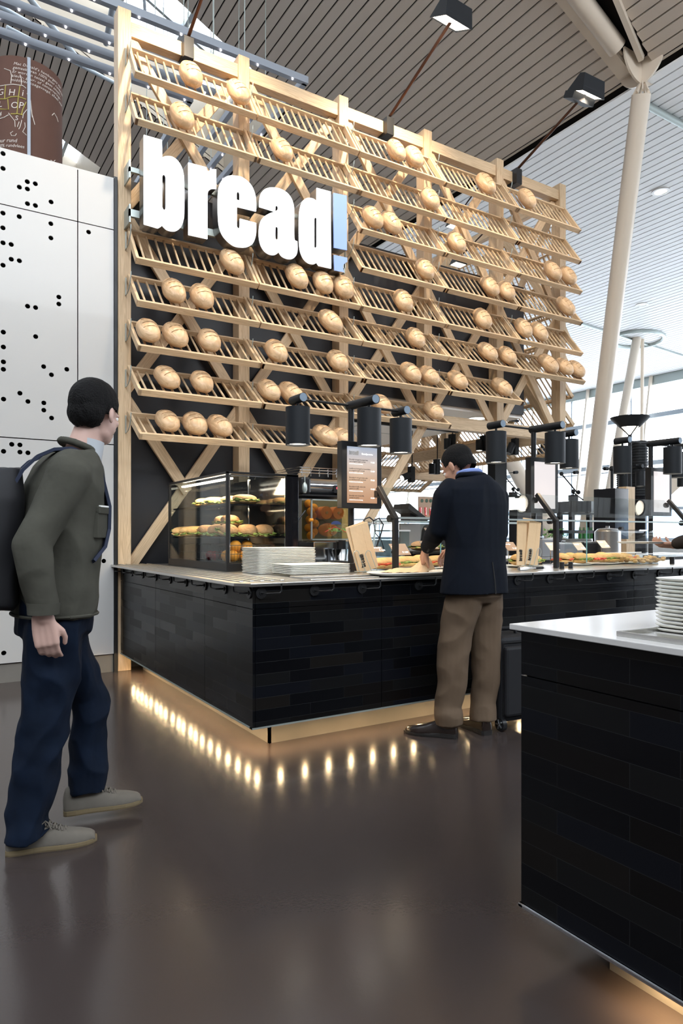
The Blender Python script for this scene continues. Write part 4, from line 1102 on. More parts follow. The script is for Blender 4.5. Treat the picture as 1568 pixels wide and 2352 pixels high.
# --- sandwiches
def roll_mesh(kind, seed):
    rn_ = random.Random(seed); bm = bmesh.new()
    L = {'baguette': 0.26, 'roll': 0.13, 'slab': 0.17}[kind]; W = {'baguette': 0.075, 'roll': 0.10, 'slab': 0.10}[kind]; H = {'baguette': 0.032, 'roll': 0.038, 'slab': 0.03}[kind]
    out = []
    def half(z0, hgt, up, tilt=0.0):
        mb_ = MB(); rings = []
        n = 14
        for j in range(n + 1):
            t = -1 + 2 * j / n; pr_ = max(0.02, (1 - abs(t) ** 3)) ** 0.5
            ring = []
            for i in range(16):
                a_ = 2 * PI * i / 16; c_, s_ = math.cos(a_), math.sin(a_)
                zz = (s_ if s_ > 0 else s_ * 0.15) * hgt * pr_ if up else (s_ * 0.15 if s_ > 0 else s_ * .8) * hgt * pr_
                ring.append(Vector((t * L / 2, c_ * W / 2 * pr_ * (1 + rn_.uniform(-.03, .03)), z0 + zz + tilt * c_ * W / 2)))
            rings.append(ring)
        return mb_.loft(rings)
    lower = half(0.018, H * .7, False); upper = half(0.036, H, True, 0.1)
    fill = MB()
    for i in range(44):
        x = rn_.uniform(-L / 2 * .9, L / 2 * .9); y = rn_.choice((-1, 1)) * rn_.uniform(W * .3, W / 2 * 1.14)
        mt = Matrix.Rotation(rn_.uniform(-.6, .6), 4, 'X') @ Matrix.Rotation(rn_.uniform(0, 3), 4, 'Z') @ Matrix.Rotation(rn_.uniform(-.4, .4), 4, 'Y')
        fill.sph((x, y, 0.027 + rn_.uniform(-.004, .006)), (0.019, 0.014, 0.004), 7, 4, mt)
    ch = MB().box((-L / 2 * .85, -W / 2 * 1.02, 0.018), (L / 2 * .85, W / 2 * 1.02, 0.024))
    return lower.mesh('lower_half'), upper.mesh('upper_half'), fill.mesh('salad_filling'), ch.mesh('cheese_slice')
KINDS = {}
for kd in ('baguette', 'roll', 'slab'):
    for cr in ('crust', 'brown_crust'):
        KINDS[(kd, cr)] = roll_mesh(kd, len(KINDS))
SWN = {'crust': 'golden', 'brown_crust': 'brown seeded'}
def sandwich(kd, cr, x, y, z, rz, where, fillc='lettuce', tilt=0.0, group=None):
    nm = {'baguette': 'baguette sandwich', 'roll': 'filled bread roll', 'slab': 'flat square sandwich'}[kd]
    t = thing('sandwich', '%s %s, %s' % (SWN[cr], nm, where), 'sandwich', (x, y, z), group=group, rot=(tilt, 0, rz))
    t.scale = (1.12, 1.2, 1.15)
    for nme, me, mm_ in zip(('lower_half', 'upper_half', 'salad_filling', 'cheese_slice'), KINDS[(kd, cr)], (cr, cr, fillc, 'cheese')):
        o = bpy.data.objects.new(nme, me); COL.objects.link(o); o.parent = t
        if not me.materials:
            me.materials.append(M[mm_])
            for p_ in me.polygons: p_.use_smooth = True
        o.material_slots[0].link = 'OBJECT'; o.material_slots[0].material = M[mm_]
    return t
rs = random.Random(21)
gr = 'sandwiches in the glass case'
rowsx = (gx0 + 0.11, gx0 + 0.25, gx0 + 0.37)
for j, y in enumerate((4.56, 4.76, 4.98, 5.20, 5.40)):
    for i, x in enumerate(rowsx[:2] if j else rowsx):
        kd = 'baguette' if j >= 3 else 'roll'; cr = 'brown_crust' if j < 3 else 'crust'
        sandwich(kd, cr, x + rs.uniform(-.015, .015), y, 1.145, rs.uniform(-.7, .7) + (0.5 if j >= 3 else 0), 'middle case shelf, %s row from front, %s from left' % (ORD[j], ORD[i]), group=gr, tilt=rs.uniform(0.15, .45))
for j, y in enumerate((4.66, 4.86)):
    sandwich('roll', 'brown_crust', gx0 + 0.16 + 0.03 * j, y, 1.215, rs.uniform(-.5, .5), 'piled on top of others, middle case shelf, %s' % ('nearer one', 'farther one')[j], group=gr)
for j, y in enumerate((4.58, 4.80, 5.02, 5.22)):
    sandwich('slab', 'crust' if j else 'brown_crust', gx0 + 0.24 - 0.05 * (j > 1), y, 1.373, rs.uniform(-.2, .2), 'top shelf of the glass case, %s from the front' % ORD[j], group=gr)
# wire baskets with fruit
def basket(x0, y0, x1, y1, z, h, label, name='wire_basket'):
    t = thing(name, label, 'basket', ((x0 + x1) / 2, (y0 + y1) / 2, z), group='wire fruit baskets')
    w = MB(); c = [(x0, y0), (x1, y0), (x1, y1), (x0, y1)]
    for zz, ins in ((z + 0.004, 0.015), (z + h * .5, 0.007), (z + h, 0)):
        pts = [Vector((min(max(px_, x0 + ins), x1 - ins), min(max(py_, y0 + ins), y1 - ins), zz)) for px_, py_ in c]
        for i in range(4): w.cyl(pts[i], pts[(i + 1) % 4], 0.0022, n=6)
    for i in range(4):
        a_, b2 = Vector((*c[i], 0)), Vector((*c[(i + 1) % 4], 0)); n_ = max(2, int((b2 - a_).length / 0.022))
        for j in range(n_ + 1):
            q = a_.lerp(b2, j / n_); qi = Vector((min(max(q.x, x0 + .015), x1 - .015), min(max(q.y, y0 + .015), y1 - .015), z + .004)); q.z = z + h
            w.cyl(qi, q, 0.0013, n=5)
    w.build('wire_frame', 'black', t)
basket(gx0 + 0.03, gy0 + 0.03, gx0 + 0.36, gy0 + 0.30, 0.962, 0.12, 'black wire basket of oranges at the front of the glass case')
basket(gx0 + 0.03, gy0 + 0.36, gx0 + 0.36, gy0 + 0.66, 0.962, 0.12, 'black wire basket of dark red fruit in the middle of the glass case')
basket(gx0 + 0.03, gy0 + 0.72, gx0 + 0.36, gy0 + 1.05, 0.962, 0.12, 'black wire basket farthest back in the glass case')
k = 0
for i in range(3):
    for j in range(2):
        tag(MB().sph((gx0 + 0.09 + i * 0.095, gy0 + 0.105 + j * 0.11, 1.005), 0.042, 18, 12).build('orange', 'orange', smooth=True), 'orange in the front wire basket, %s row, %s from the left' % (('front', 'back')[j], ORD[i]), 'orange', 'oranges in the front basket')
for i, (x, y) in enumerate(((0.12, 0.13), (0.22, 0.16))):
    tag(MB().sph((gx0 + x, gy0 + y, 1.075), 0.042, 18, 12).build('orange', 'orange', smooth=True), 'orange on top of the pile in the front basket, %s one' % ('left', 'right')[i], 'orange', 'oranges in the front basket')
for i in range(3):
    for j in range(2):
        tag(MB().sph((gx0 + 0.09 + i * 0.095, gy0 + 0.44 + j * 0.1, 1.0), 0.037, 16, 10).build('plum', mat('dark_red_plum', (0.22, 0.02, 0.03), 0.25) if (i, j) == (0, 0) else bpy.data.materials['dark_red_plum'], smooth=True), 'dark red plum in the middle wire basket, %s row, %s from the left' % (('front', 'back')[j], ORD[i]), 'plum', 'plums in the middle basket')

# --- menu screen posts with three spot cylinders
def cyl_lamp(x, y, zt, parent, r=0.079, h=0.243):
    jt_ = MB().cyl((x, y - 0.075, zt + 0.055), (x, y + 0.075, zt + 0.055), 0.029, n=24).build('joint_tube', 'lampblack', parent, smooth=True)
    MB().cyl((x, y - 0.0755, zt + 0.055), (x, y - 0.077, zt + 0.055), 0.027, n=24).build('end_cap', mat('pale_cap', (0.2, 0.26, 0.33), 0.5) if 'pale_cap' not in bpy.data.materials else bpy.data.materials['pale_cap'], jt_)
    MB().cyl((x, y, zt - 0.005), (x, y, zt + 0.04), 0.009, n=10).build('stem', 'black', parent, smooth=True)
    sc_ = MB().lathe([(r - .006, -h), (r, -h), (r, 0), (0.01, 0.0), (0.01, -0.02), (r - .006, -0.02), (r - .006, -h)], (x, y, zt), 40, False).build('spot_cylinder', 'lampblack', parent, smooth=True)
    MB().lathe([(r - .012, -h + 0.012), (r - .012, -h + 0.02)], (x, y, zt), 32).build('lamp_lens', 'lampglow', sc_)
    spot('spot_beam', (x, y, zt - h - 0.01), (x, y + 0.0, 0), 17, WARM, 95, 0.7, 0.05)
def menu_post(x, y, zt, label, dl, dr_, db, screen=True, texts=True, pale=False, sw=0.32, z0=1.332, z1=1.776):
    t = thing('menu_screen_post', label, 'menu screen', (x, y, CTOP))
    MB().cyl((x, y, CTOP), (x, y, zt + 0.03), 0.021, n=20).build('pole', 'black', t, smooth=True)
    MB().box((x - .05, y - .05, CTOP), (x + .05, y + .05, CTOP + 0.06)).build('foot', 'black', t, bevel=.004)
    MB().cyl((x + dl, y, zt + 0.055 - 0.0), (x + dr_, y, zt + 0.055), 0.009, n=10).build('cross_rod', 'black', t, smooth=True)
    MB().cyl((x, y + 0.03, zt + 0.055), (x + 0.02, y - db - .07, zt + 0.055), 0.03, n=24).build('arm_tube', 'lampblack', t, smooth=True)
    cyl_lamp(x + dl, y, zt, t); cyl_lamp(x + dr_, y, zt, t); cyl_lamp(x + 0.012, y - db, zt, t)
    sx, sy = x - sw / 2 + 0.03, y - 0.05
    sf_ = MB().box((sx, sy - 0.04, z0), (sx + sw, sy + 0.02, z1)).build('screen_frame', 'black', t, bevel=0.003)
    MB().box((sx + 0.04, sy - 0.043, z0 + 0.035), (sx + sw - 0.04, sy - 0.0405, z1 - 0.035)).build('screen', 'screenpale' if pale else 'screen', sf_)
    if texts:
        ms = []; mw = []
        tf = lambda x_, z_: Matrix.Translation((sx + 0.055 + x_, sy - 0.0436, z_)) @ Matrix.Rotation(PI / 2, 4, 'X')
        def add(lst, s, x_, z_, size, al='LEFT'):
            me = text_mesh(s, size, 0.0006, al, 0.9); me.transform(tf(x_, z_)); lst.append(me)
        add(mw, 'Broodjes menu', 0.10, z1 - 0.085, 0.016)
        items = [('Broodje biologische jonge kaas,', 'met zongedroogde tomaat', '\u20ac 3,95'), ('Landbrood biologische boerenham,', 'en zongedroogde tomaat', '\u20ac 4,50'), ('Broodpunt met gerookte zalm', 'en mierikswortel roomkaas', '\u20ac 4,95'), ('Broodpunt bolly scharrelei', 'salade en truffel', '\u20ac 4,50'), ('Broodje met mozzarella,', 'tomaat en pesto', '\u20ac 3,95')]
        for i, (a_, b2, c_) in enumerate(items):
            zz = z1 - 0.125 - i * 0.06
            add(ms, a_, 0, zz, 0.0135); add(ms, b2, 0, zz - 0.013, 0.0135); add(mw, c_, 0.205, zz - 0.013, 0.0135, 'RIGHT')
            add(mw, 'met sla, komkommer en dressing', 0, zz - 0.027, 0.009)
        link('menu_text', merge(ms, 'menu_text'), 'ink', sf_)
        link('menu_text', merge(mw, 'menu_text'), 'signwhite', sf_)
        me = logo_mesh(0.075); me.transform(tf(0, z1 - 0.09)); link('menu_logo', me, 'grey', sf_)
    return t
menu_post(2.507, 3.9, 1.978, 'black post with menu screen and three spot cylinders, nearest the glass case', -0.41, 0.42, 0.20)
menu_post(4.277, 3.9, 1.962, 'black post with pale menu screen and three spot cylinders, right of the customer', -0.42, 0.43, 0.21, texts=False, pale=True)
menu_post(5.845, 3.9, 1.955, 'black post with menu screen and three spot cylinders, at the right edge', -0.42, 0.43, 0.21, texts=False, pale=True)

# --- glass guard
def guard_post(px, y, label):
    q = atY(px, 1300, y)
    t = thing('guard_post', label, 'post', (q.x, y, CTOP), group='bent guard posts along the counter')
    p0 = Vector((q.x, y, CTOP)); p1 = Vector((q.x, y, 1.265)); p2 = Vector((q.x, y + 0.19, 1.475))
    MB().bar(p0, p1 + Vector((0, 0.003, 0)), 0.034, 0.034, up=(0, 1, 0)).bar(p1 + Vector((0, -0.006, -0.012)), p2, 0.034, 0.034, up=(1, 0, 0)).build('bent_bar', 'black', t, bevel=0.004)
    for f_ in (0.08, 0.88):
        c = p1.lerp(p2, f_) + Vector((0.0, 0.045, -0.02))
        MB().cyl(c - Vector((0.012, 0, 0)), c + Vector((0.012, 0, 0)), 0.024, n=16).build('clamp', 'black', t, smooth=True)
    return q.x
xs = [guard_post(908, 3.58, 'bent dark guard post left of the customer'), guard_post(1277, 3.56, 'bent dark guard post right of the standing paper bags'), guard_post(1580, 3.56, 'bent dark guard post at the right edge')]
for i, (x0, x1) in enumerate(((xs[0] + 0.03, xs[1] - 0.03), (xs[1] + 0.03, xs[2] - 0.03))):
    t = thing('glass_guard', 'clear glass guard over the food, %s' % ('behind the customer', 'right of the customer')[i], 'glass guard', ((x0 + x1) / 2, 3.7, 1.25))
    MB().box((x0, 3.58, 1.262), (x1, 3.80, 1.270)).build('shelf_pane', 'glass', t)
    MB().add([(x0, 3.61, 1.30), (x1, 3.61, 1.30), (x1, 3.77, 1.475), (x0, 3.77, 1.475), (x0, 3.615, 1.296), (x1, 3.615, 1.296), (x1, 3.775, 1.471), (x0, 3.775, 1.471)],
             [(0, 1, 2, 3), (7, 6, 5, 4), (0, 4, 5, 1), (1, 5, 6, 2), (2, 6, 7, 3), (3, 7, 4, 0)]).build('sloping_pane', 'glass', t)
    MB().box((x0, 3.572, 1.260), (x1, 3.58, 1.272)).build('edge_strip', 'galv', t)
    MB().box((x0 + 0.35, 3.586, CTOP + .03), (x0 + 0.356, 3.80, 1.262)).build('divider_pane', 'glass', t)
    MB().box((x0 + 0.349, 3.582, CTOP + .03), (x0 + 0.357, 3.586, 1.262)).build('divider_edge', mat('glass_edge_%d' % i, (0.2, 0.4, 0.4), 0.1), t)

# --- paper bags in wire holders
def paper_bag_holder(px, y, label, lean, bags, zt=1.235):
    q = atY(px, 1300, y); x = q.x
    t = thing('bag_holder', 'wire holder on the counter ' + label, 'holder', (x, y, CTOP), group='wire bag holders')
    w = MB()
    for dx in (-0.045, 0.045):
        w.tube([(x + dx - 0.022 + lean * 0.01, y - 0.03, CTOP + 0.02)] + [(x + dx + lean * .06 + 0.022 * math.cos(a_), y - 0.035, CTOP + 0.12 + 0.03 * math.sin(a_)) for a_ in [PI - PI * i / 8 for i in range(9)]] + [(x + dx + 0.022 + lean * .01, y - 0.03, CTOP + 0.02)], 0.0022, 6)
    w.box((x - 0.08, y - 0.035, CTOP + 0.016), (x + 0.08, y + 0.03, CTOP + 0.02)).box((x - 0.02, y - 0.02, CTOP), (x + 0.02, y + .02, CTOP + .018))
    w.build('wire_loop', 'galv', t)
    for i, (off, ln, wd, ang) in enumerate(bags):
        R = Matrix.Translation((x + off, y - 0.004 + 0.012 * i, CTOP + 0.025)) @ Matrix.Rotation(ang, 4, 'Y')
        bt = thing('paper_bag', 'folded kraft bag with bread! lettering, %s in the holder %s' % (('front one', 'second one', 'back one')[i], label), 'paper bag', (x + off, y - 0.004 + 0.012 * i, CTOP + 0.025), group='paper bags standing in the holders')
        b0 = MB()
        b0.add([R @ Vector(p_) for p_ in ((-wd / 2, -0.004, 0), (wd / 2, -0.004, 0), (wd / 2, 0.004, 0), (-wd / 2, 0.004, 0), (-wd / 2, -0.004, ln), (wd / 2 - .005, -0.004, ln), (wd / 2 - .005, 0.004, ln), (-wd / 2, 0.004, ln))], [(0, 3, 2, 1), (4, 5, 6, 7), (0, 1, 5, 4), (1, 2, 6, 5), (2, 3, 7, 6), (3, 0, 4, 7)])
        b0.box((-wd / 2 + .001, -0.0052, 0.0), (wd / 2 - .001, -0.004, 0.022), R).box((wd * 0.12, -0.0052, 0.02), (wd * 0.125, -0.0045, ln - .01), R)
        bo = b0.build('bag', 'paper', bt)
        if i < 2:
            me = logo_mesh(0.085); me.transform(R @ Matrix.Translation((-wd / 2 + 0.052, -0.0056, 0.03)) @ Matrix.Rotation(PI / 2, 4, 'X') @ Matrix.Rotation(PI / 2, 4, 'Z'))
            link('bag_lettering', me, 'ink', bo)
paper_bag_holder(843, 3.60, 'beside the first menu screen', -1, [(0.012, 0.30, 0.145, -0.27), (0.004, 0.305, 0.145, -0.31)])
paper_bag_holder(1212, 3.60, 'right of the customer', 0.6, [(0.03, 0.33, 0.13, 0.14), (-0.06, 0.335, 0.10, 0.02), (0.0, 0.35, 0.12, 0.09)])

# --- customer's plate on the counter edge with his paper bag
pt = thing('dinner_tray', 'large white oval plate on the counter edge in front of the customer', 'plate', (2.54, 3.30, CTOP))
def oval(cx_, cy_, a_, b2, z, n=48, e_=2.6): 
    out = []
    for i in range(n):
        t = 2 * PI * i / n; c_, s_ = math.cos(t), math.sin(t)
        out.append(Vector((cx_ + a_ * abs(c_) ** (2 / e_) * (1 if c_ > 0 else -1), cy_ + b2 * abs(s_) ** (2 / e_) * (1 if s_ > 0 else -1), z)))
    return out
MB().loft([oval(2.60, 3.34, 0.24, 0.12, CTOP + .001), oval(2.60, 3.34, 0.29, 0.155, CTOP + 0.014), oval(2.60, 3.34, 0.31, 0.17, CTOP + 0.022), oval(2.60, 3.34, 0.305, 0.165, CTOP + 0.026), oval(2.60, 3.34, 0.24, 0.12, CTOP + 0.014)]).build('plate_body', 'porcelain', pt, smooth=True)
pb = thing('paper_bag', 'crumpled open kraft paper bag lying on the plate under the customer\'s hand', 'paper bag', (2.6, 3.36, CTOP + .02))
rb2 = random.Random(4); g_ = MB(); NX, NY = 14, 8; vs = []
for side in (0, 1):
    for i in range(NX + 1):
        for j in range(NY + 1):
            u, v_ = i / NX, j / NY
            x = 2.40 + 0.33 * u; y = 3.27 + 0.15 * v_ + 0.02 * math.sin(u * 7)
            puff = 0.055 * u * math.sin(PI * v_) * (1.2 + 0.4 * math.sin(u * 9)) if side else 0
            z = CTOP + 0.018 + puff + rb2.uniform(0, 0.006) * side + (0.03 * max(0, u - .6) * side)
            vs.append((x, y, z + (0.002 if side else 0)))
fs = []
for side in (0, 1):
    o0 = side * (NX + 1) * (NY + 1)
    for i in range(NX):
        for j in range(NY):
            a_ = o0 + i * (NY + 1) + j; fs.append((a_, a_ + NY + 1, a_ + NY + 2, a_ + 1))
g_.add(vs, fs); g_.build('bag', 'paper', pb)
MB().add([(2.60, 3.29, CTOP + .06), (2.69, 3.28, CTOP + .03), (2.68, 3.36, CTOP + .05), (2.63, 3.35, CTOP + 0.10)], [(0, 1, 2, 3)]).build('bag_window', 'winglass', pb)

# --- food behind the guard
G2 = 'food laid out along the counter'
spots = [(885, 3.78, 'baguette', 'crust', 0.2), (930, 3.95, 'baguette', 'crust', 0.1), (965, 3.98, 'roll', 'crust', 0.4), (1005, 3.97, 'baguette', 'crust', 0.3),
         (1190, 3.74, 'roll', 'crust', 0.6), (1222, 3.76, 'slab', 'crust', 0.2), (1290, 3.76, 'roll', 'crust', 1.2), (1310, 3.84, 'roll', 'crust', 0.5), (1333, 3.76, 'roll', 'crust', 0.1),
         (1362, 3.76, 'slab', 'crust', 0.0), (1382, 3.80, 'roll', 'crust', 0.3), (1402, 3.76, 'baguette', 'crust', -0.2), (1432, 3.78, 'slab', 'crust', 0.1)]
for i, (px, y, kd, cr, rz) in enumerate(spots):
    q = atY(px, 1300, y)
    sandwich(kd, cr, q.x, y, CTOP + 0.018, rz, 'on the counter, %s' % ('left of the customer, %s from the left' % ORD[i] if i < 4 else 'right of the customer, %s from the left' % ORD[i - 4]), group=G2, fillc='lettuce' if i % 3 else 'tomato')
for i, (px, y, kd) in enumerate(((975, 4.25, 'baguette'), (992, 4.25, 'baguette'))):
    q = atY(px, 1265, y); sandwich(kd, 'brown_crust', q.x, y, 1.03 + 0.0 * i, 0.1 + .4 * i, 'on the raised black board left of the customer, %s' % ('left one', 'right one')[i], group=G2)
q = atY(970, 1275, 4.25)
tag(B((q.x - 0.2, 4.12, 1.008), (q.x + 0.32, 4.40, 1.028), 'serving_board', 'black', bevel=.004), 'raised black serving board with brown baguettes left of the customer', 'board')
q2 = MB().box((q.x - 0.1, 4.15, CTOP), (q.x + 0.22, 4.35, 1.008)); tag(q2.build('riser_block', 'void'), 'black riser under the serving board', 'riser')
def oval_plate(px, y, a_, b2, label):
    q = atY(px, 1310, y)
    tag(MB().loft([oval(q.x, y, a_ * .8, b2 * .8, CTOP + .001), oval(q.x, y, a_, b2, CTOP + 0.014), oval(q.x, y, a_ * .98, b2 * .97, CTOP + 0.016), oval(q.x, y, a_ * .8, b2 * .8, CTOP + 0.009)]).build('serving_platter', 'porcelain', smooth=True), label, 'platter', 'white platters on the counter')
oval_plate(1315, 3.79, 0.17, 0.14, 'white platter of rolls just right of the guard post'); oval_plate(1378, 3.78, 0.21, 0.14, 'white platter of sandwiches in the middle of the right counter'); oval_plate(1432, 3.78, 0.17, 0.13, 'white platter at the right of the row, beside the clear bread bin'); oval_plate(1205, 3.76, 0.17, 0.12, 'white platter below the standing paper bags'); oval_plate(945, 3.92, 0.28, 0.14, 'white platter of baguettes left of the customer')
def price_card(px, py, y, label, pale=True, w=0.12, h=0.09, stick=True):
    q = atY(px, py, y); t = thing('price_card', label, 'price card', (q.x, y, CTOP), group='price cards on stands')
    if stick: MB().cyl((q.x, y + 0.02, CTOP), (q.x, y + 0.02, q.z - .02), 0.003, n=6).build('stand', 'chrome', t)
    R = Matrix.Translation(q) @ Matrix.Rotation(-0.75, 4, 'X')
    co_ = MB().box((-w / 2, -0.002, -h / 2), (w / 2, 0.002, h / 2), R).build('card', 'cardpale' if pale else 'card', t)
    ms = []
    for s, x_, z_, sz in (('broodje', -w * .42, h * .18, 0.019), ('\u20ac 4,50', w * .05, -h * .32, 0.020)):
        me = text_mesh(s, sz, 0.0005); me.transform(R @ Matrix.Translation((x_, -0.0025, z_)) @ Matrix.Rotation(PI / 2, 4, 'X')); ms.append(me)
    link('card_lettering', merge(ms, 'txt'), 'signwhite', co_)
price_card(1268, 1255, 3.97, 'pale price card right behind the bent guard post, right of the bags'); price_card(1330, 1255, 3.96, 'pale price card in the middle of the right counter'); price_card(1385, 1250, 3.96, 'pale price card near the steel kettle'); price_card(1172, 1255, 3.9, 'brown price card left of the standing paper bags', False)
price_card(918, 1262, 4.05, 'brown price card crossing the left guard post', False, 0.15, .11); price_card(985, 1252, 4.1, 'brown price card behind the brown baguettes', False, 0.15, .08); price_card(993, 1222, 4.3, 'brown price card beside the customer\'s sleeve', False, 0.13, .09)
price_card(868, 1262, 4.1, 'small brown price card behind the paper bags', False, 0.08, .05)
# spice pots and tongs
for i, px in enumerate((1290, 1310)):
    q = atY(px, 1305, 3.42); tag(MB().cyl((q.x, 3.42, CTOP), (q.x, 3.42, CTOP + 0.048), 0.017, n=20).build('small_pot', 'black', smooth=True), 'small black pot on the counter edge, %s of the pair' % ('left', 'right')[i], 'pot', 'small black pots on the counter')
q = atY(1543, 1302, 3.5); tag(MB().cyl((q.x, 3.5, CTOP), (q.x, 3.5, CTOP + 0.06), 0.02, n=20).build('small_pot', 'black', smooth=True), 'small black pot near the right edge beside the bread bin', 'pot')
q = atY(1215, 1308, 3.40); t = thing('tongs', 'steel serving tongs with black grip lying on the counter edge', 'tongs', (q.x, 3.40, CTOP))
for s in (-1, 1):
    MB().tube([(q.x - 0.10, 3.40 + s * .004, CTOP + .012), (q.x - 0.06, 3.40 + s * 0.02, CTOP + .014), (q.x, 3.40 + s * 0.018, CTOP + .014), (q.x + 0.05, 3.40 + s * .012, CTOP + .014)], [0.012, 0.016, 0.007, 0.006], 8).build('jaw', 'steel', t, smooth=True)
MB().box((q.x + 0.045, 3.385, CTOP + .004), (q.x + 0.135, 3.415, CTOP + .022)).build('grip', 'black', t, bevel=.004)
# clear bread bin
qa = atY(1435, 1300, 3.6); qb = atY(1530, 1300, 3.6)
t = thing('bread_bin', 'clear plastic bin of rolls with domed lid near the right end of the counter', 'bin', ((qa.x + qb.x) / 2, 3.65, CTOP))
bx0, bx1 = qa.x, qb.x
MB().loft([[Vector((x, y, z)) for x, y in ((bx0 + i_, 3.5 + i_ * .5), (bx1 - i_, 3.5 + i_ * .5), (bx1 - i_, 3.85), (bx0 + i_, 3.85))] for z, i_ in ((CTOP + .003, 0.05), (CTOP + 0.09, 0.0))]).build('tub', 'glass', t)
MB().box((bx0 - .01, 3.485, CTOP + .088), (bx1 + .01, 3.49, CTOP + .096)).box((bx0 - .01, 3.85, CTOP + .088), (bx1 + .01, 3.86, CTOP + .096)).build('rim', 'white', t)
lid = []
for i in range(9):
    a_ = PI * i / 8 * .5; lid.append([Vector((bx0, 3.5 + 0.35 * (1 - math.cos(a_)) , CTOP + .1 + 0.2 * math.sin(a_))), Vector((bx1, 3.5 + 0.35 * (1 - math.cos(a_)), CTOP + .1 + .2 * math.sin(a_)))])
lm = MB(); 
for i in range(8): lm.add([lid[i][0], lid[i][1], lid[i + 1][1], lid[i + 1][0]], [(0, 1, 2, 3)])
lm.build('lid', 'glass', t)
rr_ = random.Random(9)
cb = MB()
for i in range(46): cb.sph((rr_.uniform(bx0 + .07, bx1 - .07), rr_.uniform(3.54, 3.82), CTOP + .02 + rr_.uniform(0, .045)), (0.024, 0.02, 0.014), 8, 6, Matrix.Rotation(rr_.uniform(0, 3), 4, 'Z'))
tag(cb.build('bread_pieces', 'crust', smooth=True), 'cut bread pieces heaped in the clear bin', 'bread', kind='stuff')
# steel kettle and machines behind the guard
q = atY(1395, 1230, 4.6)
t = thing('soup_kettle', 'brushed steel soup kettle behind the right counter', 'kettle', (q.x, 4.6, 0.95))
MB().lathe([(0.13, 0), (0.13, 0.24), (0.10, 0.27), (0.02, 0.28), (0.02, 0.3)], (q.x, 4.6, 0.95), 32).build('body', 'steel', t, smooth=True)
MB().cyl((q.x, 4.46, 1.22), (q.x, 4.42, 1.22), 0.02, n=12).build('knob', 'black', t)
# ================================================================== WORK AREA BEHIND THE COUNTER
# back counter along the rack wall
bk = thing('back_counter', 'dark back counter with steel top below the bread rack wall', 'counter', (2.4, 5.0, 0))
MB().box((2.42, 4.95, 0.0), (3.62, 5.86, 0.87)).build('cabinet', 'black', bk)
MB().box((2.40, 4.93, 0.87), (3.64, 5.88, 0.90)).build('worktop', 'steel', bk, bevel=.002)
# centre preparation table
ct = thing('preparation_table', 'dark preparation table with steel top behind the sandwich counter', 'table', (4.0, 4.9, 0))
MB().box((3.75, 4.55, 0.0), (7.9, 5.1, 0.91)).build('cabinet', 'black', ct)
MB().box((3.73, 4.53, 0.91), (7.92, 5.12, 0.94)).build('worktop', 'steel', ct, bevel=.002)
# juice machine
a_ = atY(706, 1290, 5.05).x; b2 = atY(800, 1290, 5.05).x
jm = thing('juice_machine', 'orange juice press with clear front cover full of oranges', 'juicer', ((a_ + b2) / 2, 5.1, 0.90))
MB().box((a_, 5.15, 1.10), (b2, 5.45, 1.47)).build('housing', 'steeldark', jm, bevel=.01)
MB().box((a_, 4.98, 1.12), (b2, 4.986, 1.45)).box((a_, 4.986, 1.12), (a_ + .006, 5.15, 1.45)).build('front_cover', glassmat('yellowed_cover', (0.75, 0.72, 0.5), 0.10), jm)
MB().box((a_ - .004, 4.975, 1.445), (b2, 4.99, 1.455)).box((a_ - .004, 4.975, 1.112), (b2, 4.99, 1.122)).box((a_ - .005, 4.975, 1.112), (a_ + .005, 4.99, 1.455)).build('cover_trim', 'galv', jm)
cxm = (a_ + b2) / 2 + 0.02
for dx in (-0.055, 0.065):
    MB().cyl((cxm + dx, 5.02, 1.345), (cxm + dx, 5.12, 1.345), 0.055, n=28).build('press_drum', mat('orange_drum', (0.80, 0.26, 0.12), 0.35) if dx < 0 else bpy.data.materials['orange_drum'], jm, smooth=True)
    MB().cyl((cxm + dx, 5.012, 1.345), (cxm + dx, 5.03, 1.345), 0.012, n=12).build('drum_knob', mat('drum_knob_grey', (0.5, 0.3, 0.25), 0.4) if dx < 0 else bpy.data.materials['drum_knob_grey'], jm)
me = spline_mesh('badge', [[(0.05 * math.cos(t * PI / 16), 0.03 * math.sin(t * PI / 16)) for t in range(17)]], Matrix.Translation((cxm + 0.01, 4.972, 1.245)) @ Matrix.Rotation(PI / 2, 4, 'X'), None, 0.002)
link('oval_badge', me, mat('navy_badge', (0.05, 0.07, 0.18), 0.4), jm)
ms = []
for s, x_, m_ in (('PURE', -0.065, 'green'), ('CAN', 0.02, 'green')):
    t_m = text_mesh(s, 0.04, 0.001); t_m.transform(Matrix.Translation((cxm + x_, 4.972, 1.185)) @ Matrix.Rotation(PI / 2, 4, 'X')); ms.append(t_m)
link('cover_lettering', merge(ms, 'txt'), mat('green_print', (0.15, 0.5, 0.12), 0.5), jm)
MB().tube([(cxm - 0.10, 4.972, 1.18), (cxm + 0.0, 4.972, 1.225), (cxm + 0.11, 4.972, 1.18)], 0.0025, 5).build('roof_mark', 'red', jm)
MB().box((a_ + 0.03, 5.0, 0.90), (b2 - .02, 5.3, 1.10)).build('base_cabinet', 'chrome', jm, bevel=.01)
MB().lathe([(0.001, 0), (0.05, 0), (0.06, 0.02), (0.075, 0.13), (0.07, 0.13), (0.05, 0.01), (.001, .01)], (cxm + 0.03, 4.93, 0.905), 24).build('juice_jug', 'chrome', jm, smooth=True)
MB().box((cxm + 0.045, 4.92, 1.02), (cxm + 0.075, 4.99, 1.11)).build('tap', 'black', jm)
MB().cyl((a_ - 0.02, 4.98, 1.28), (a_ + 0.01, 4.98, 1.28), 0.014, n=12).build('side_knob', 'orange', jm)
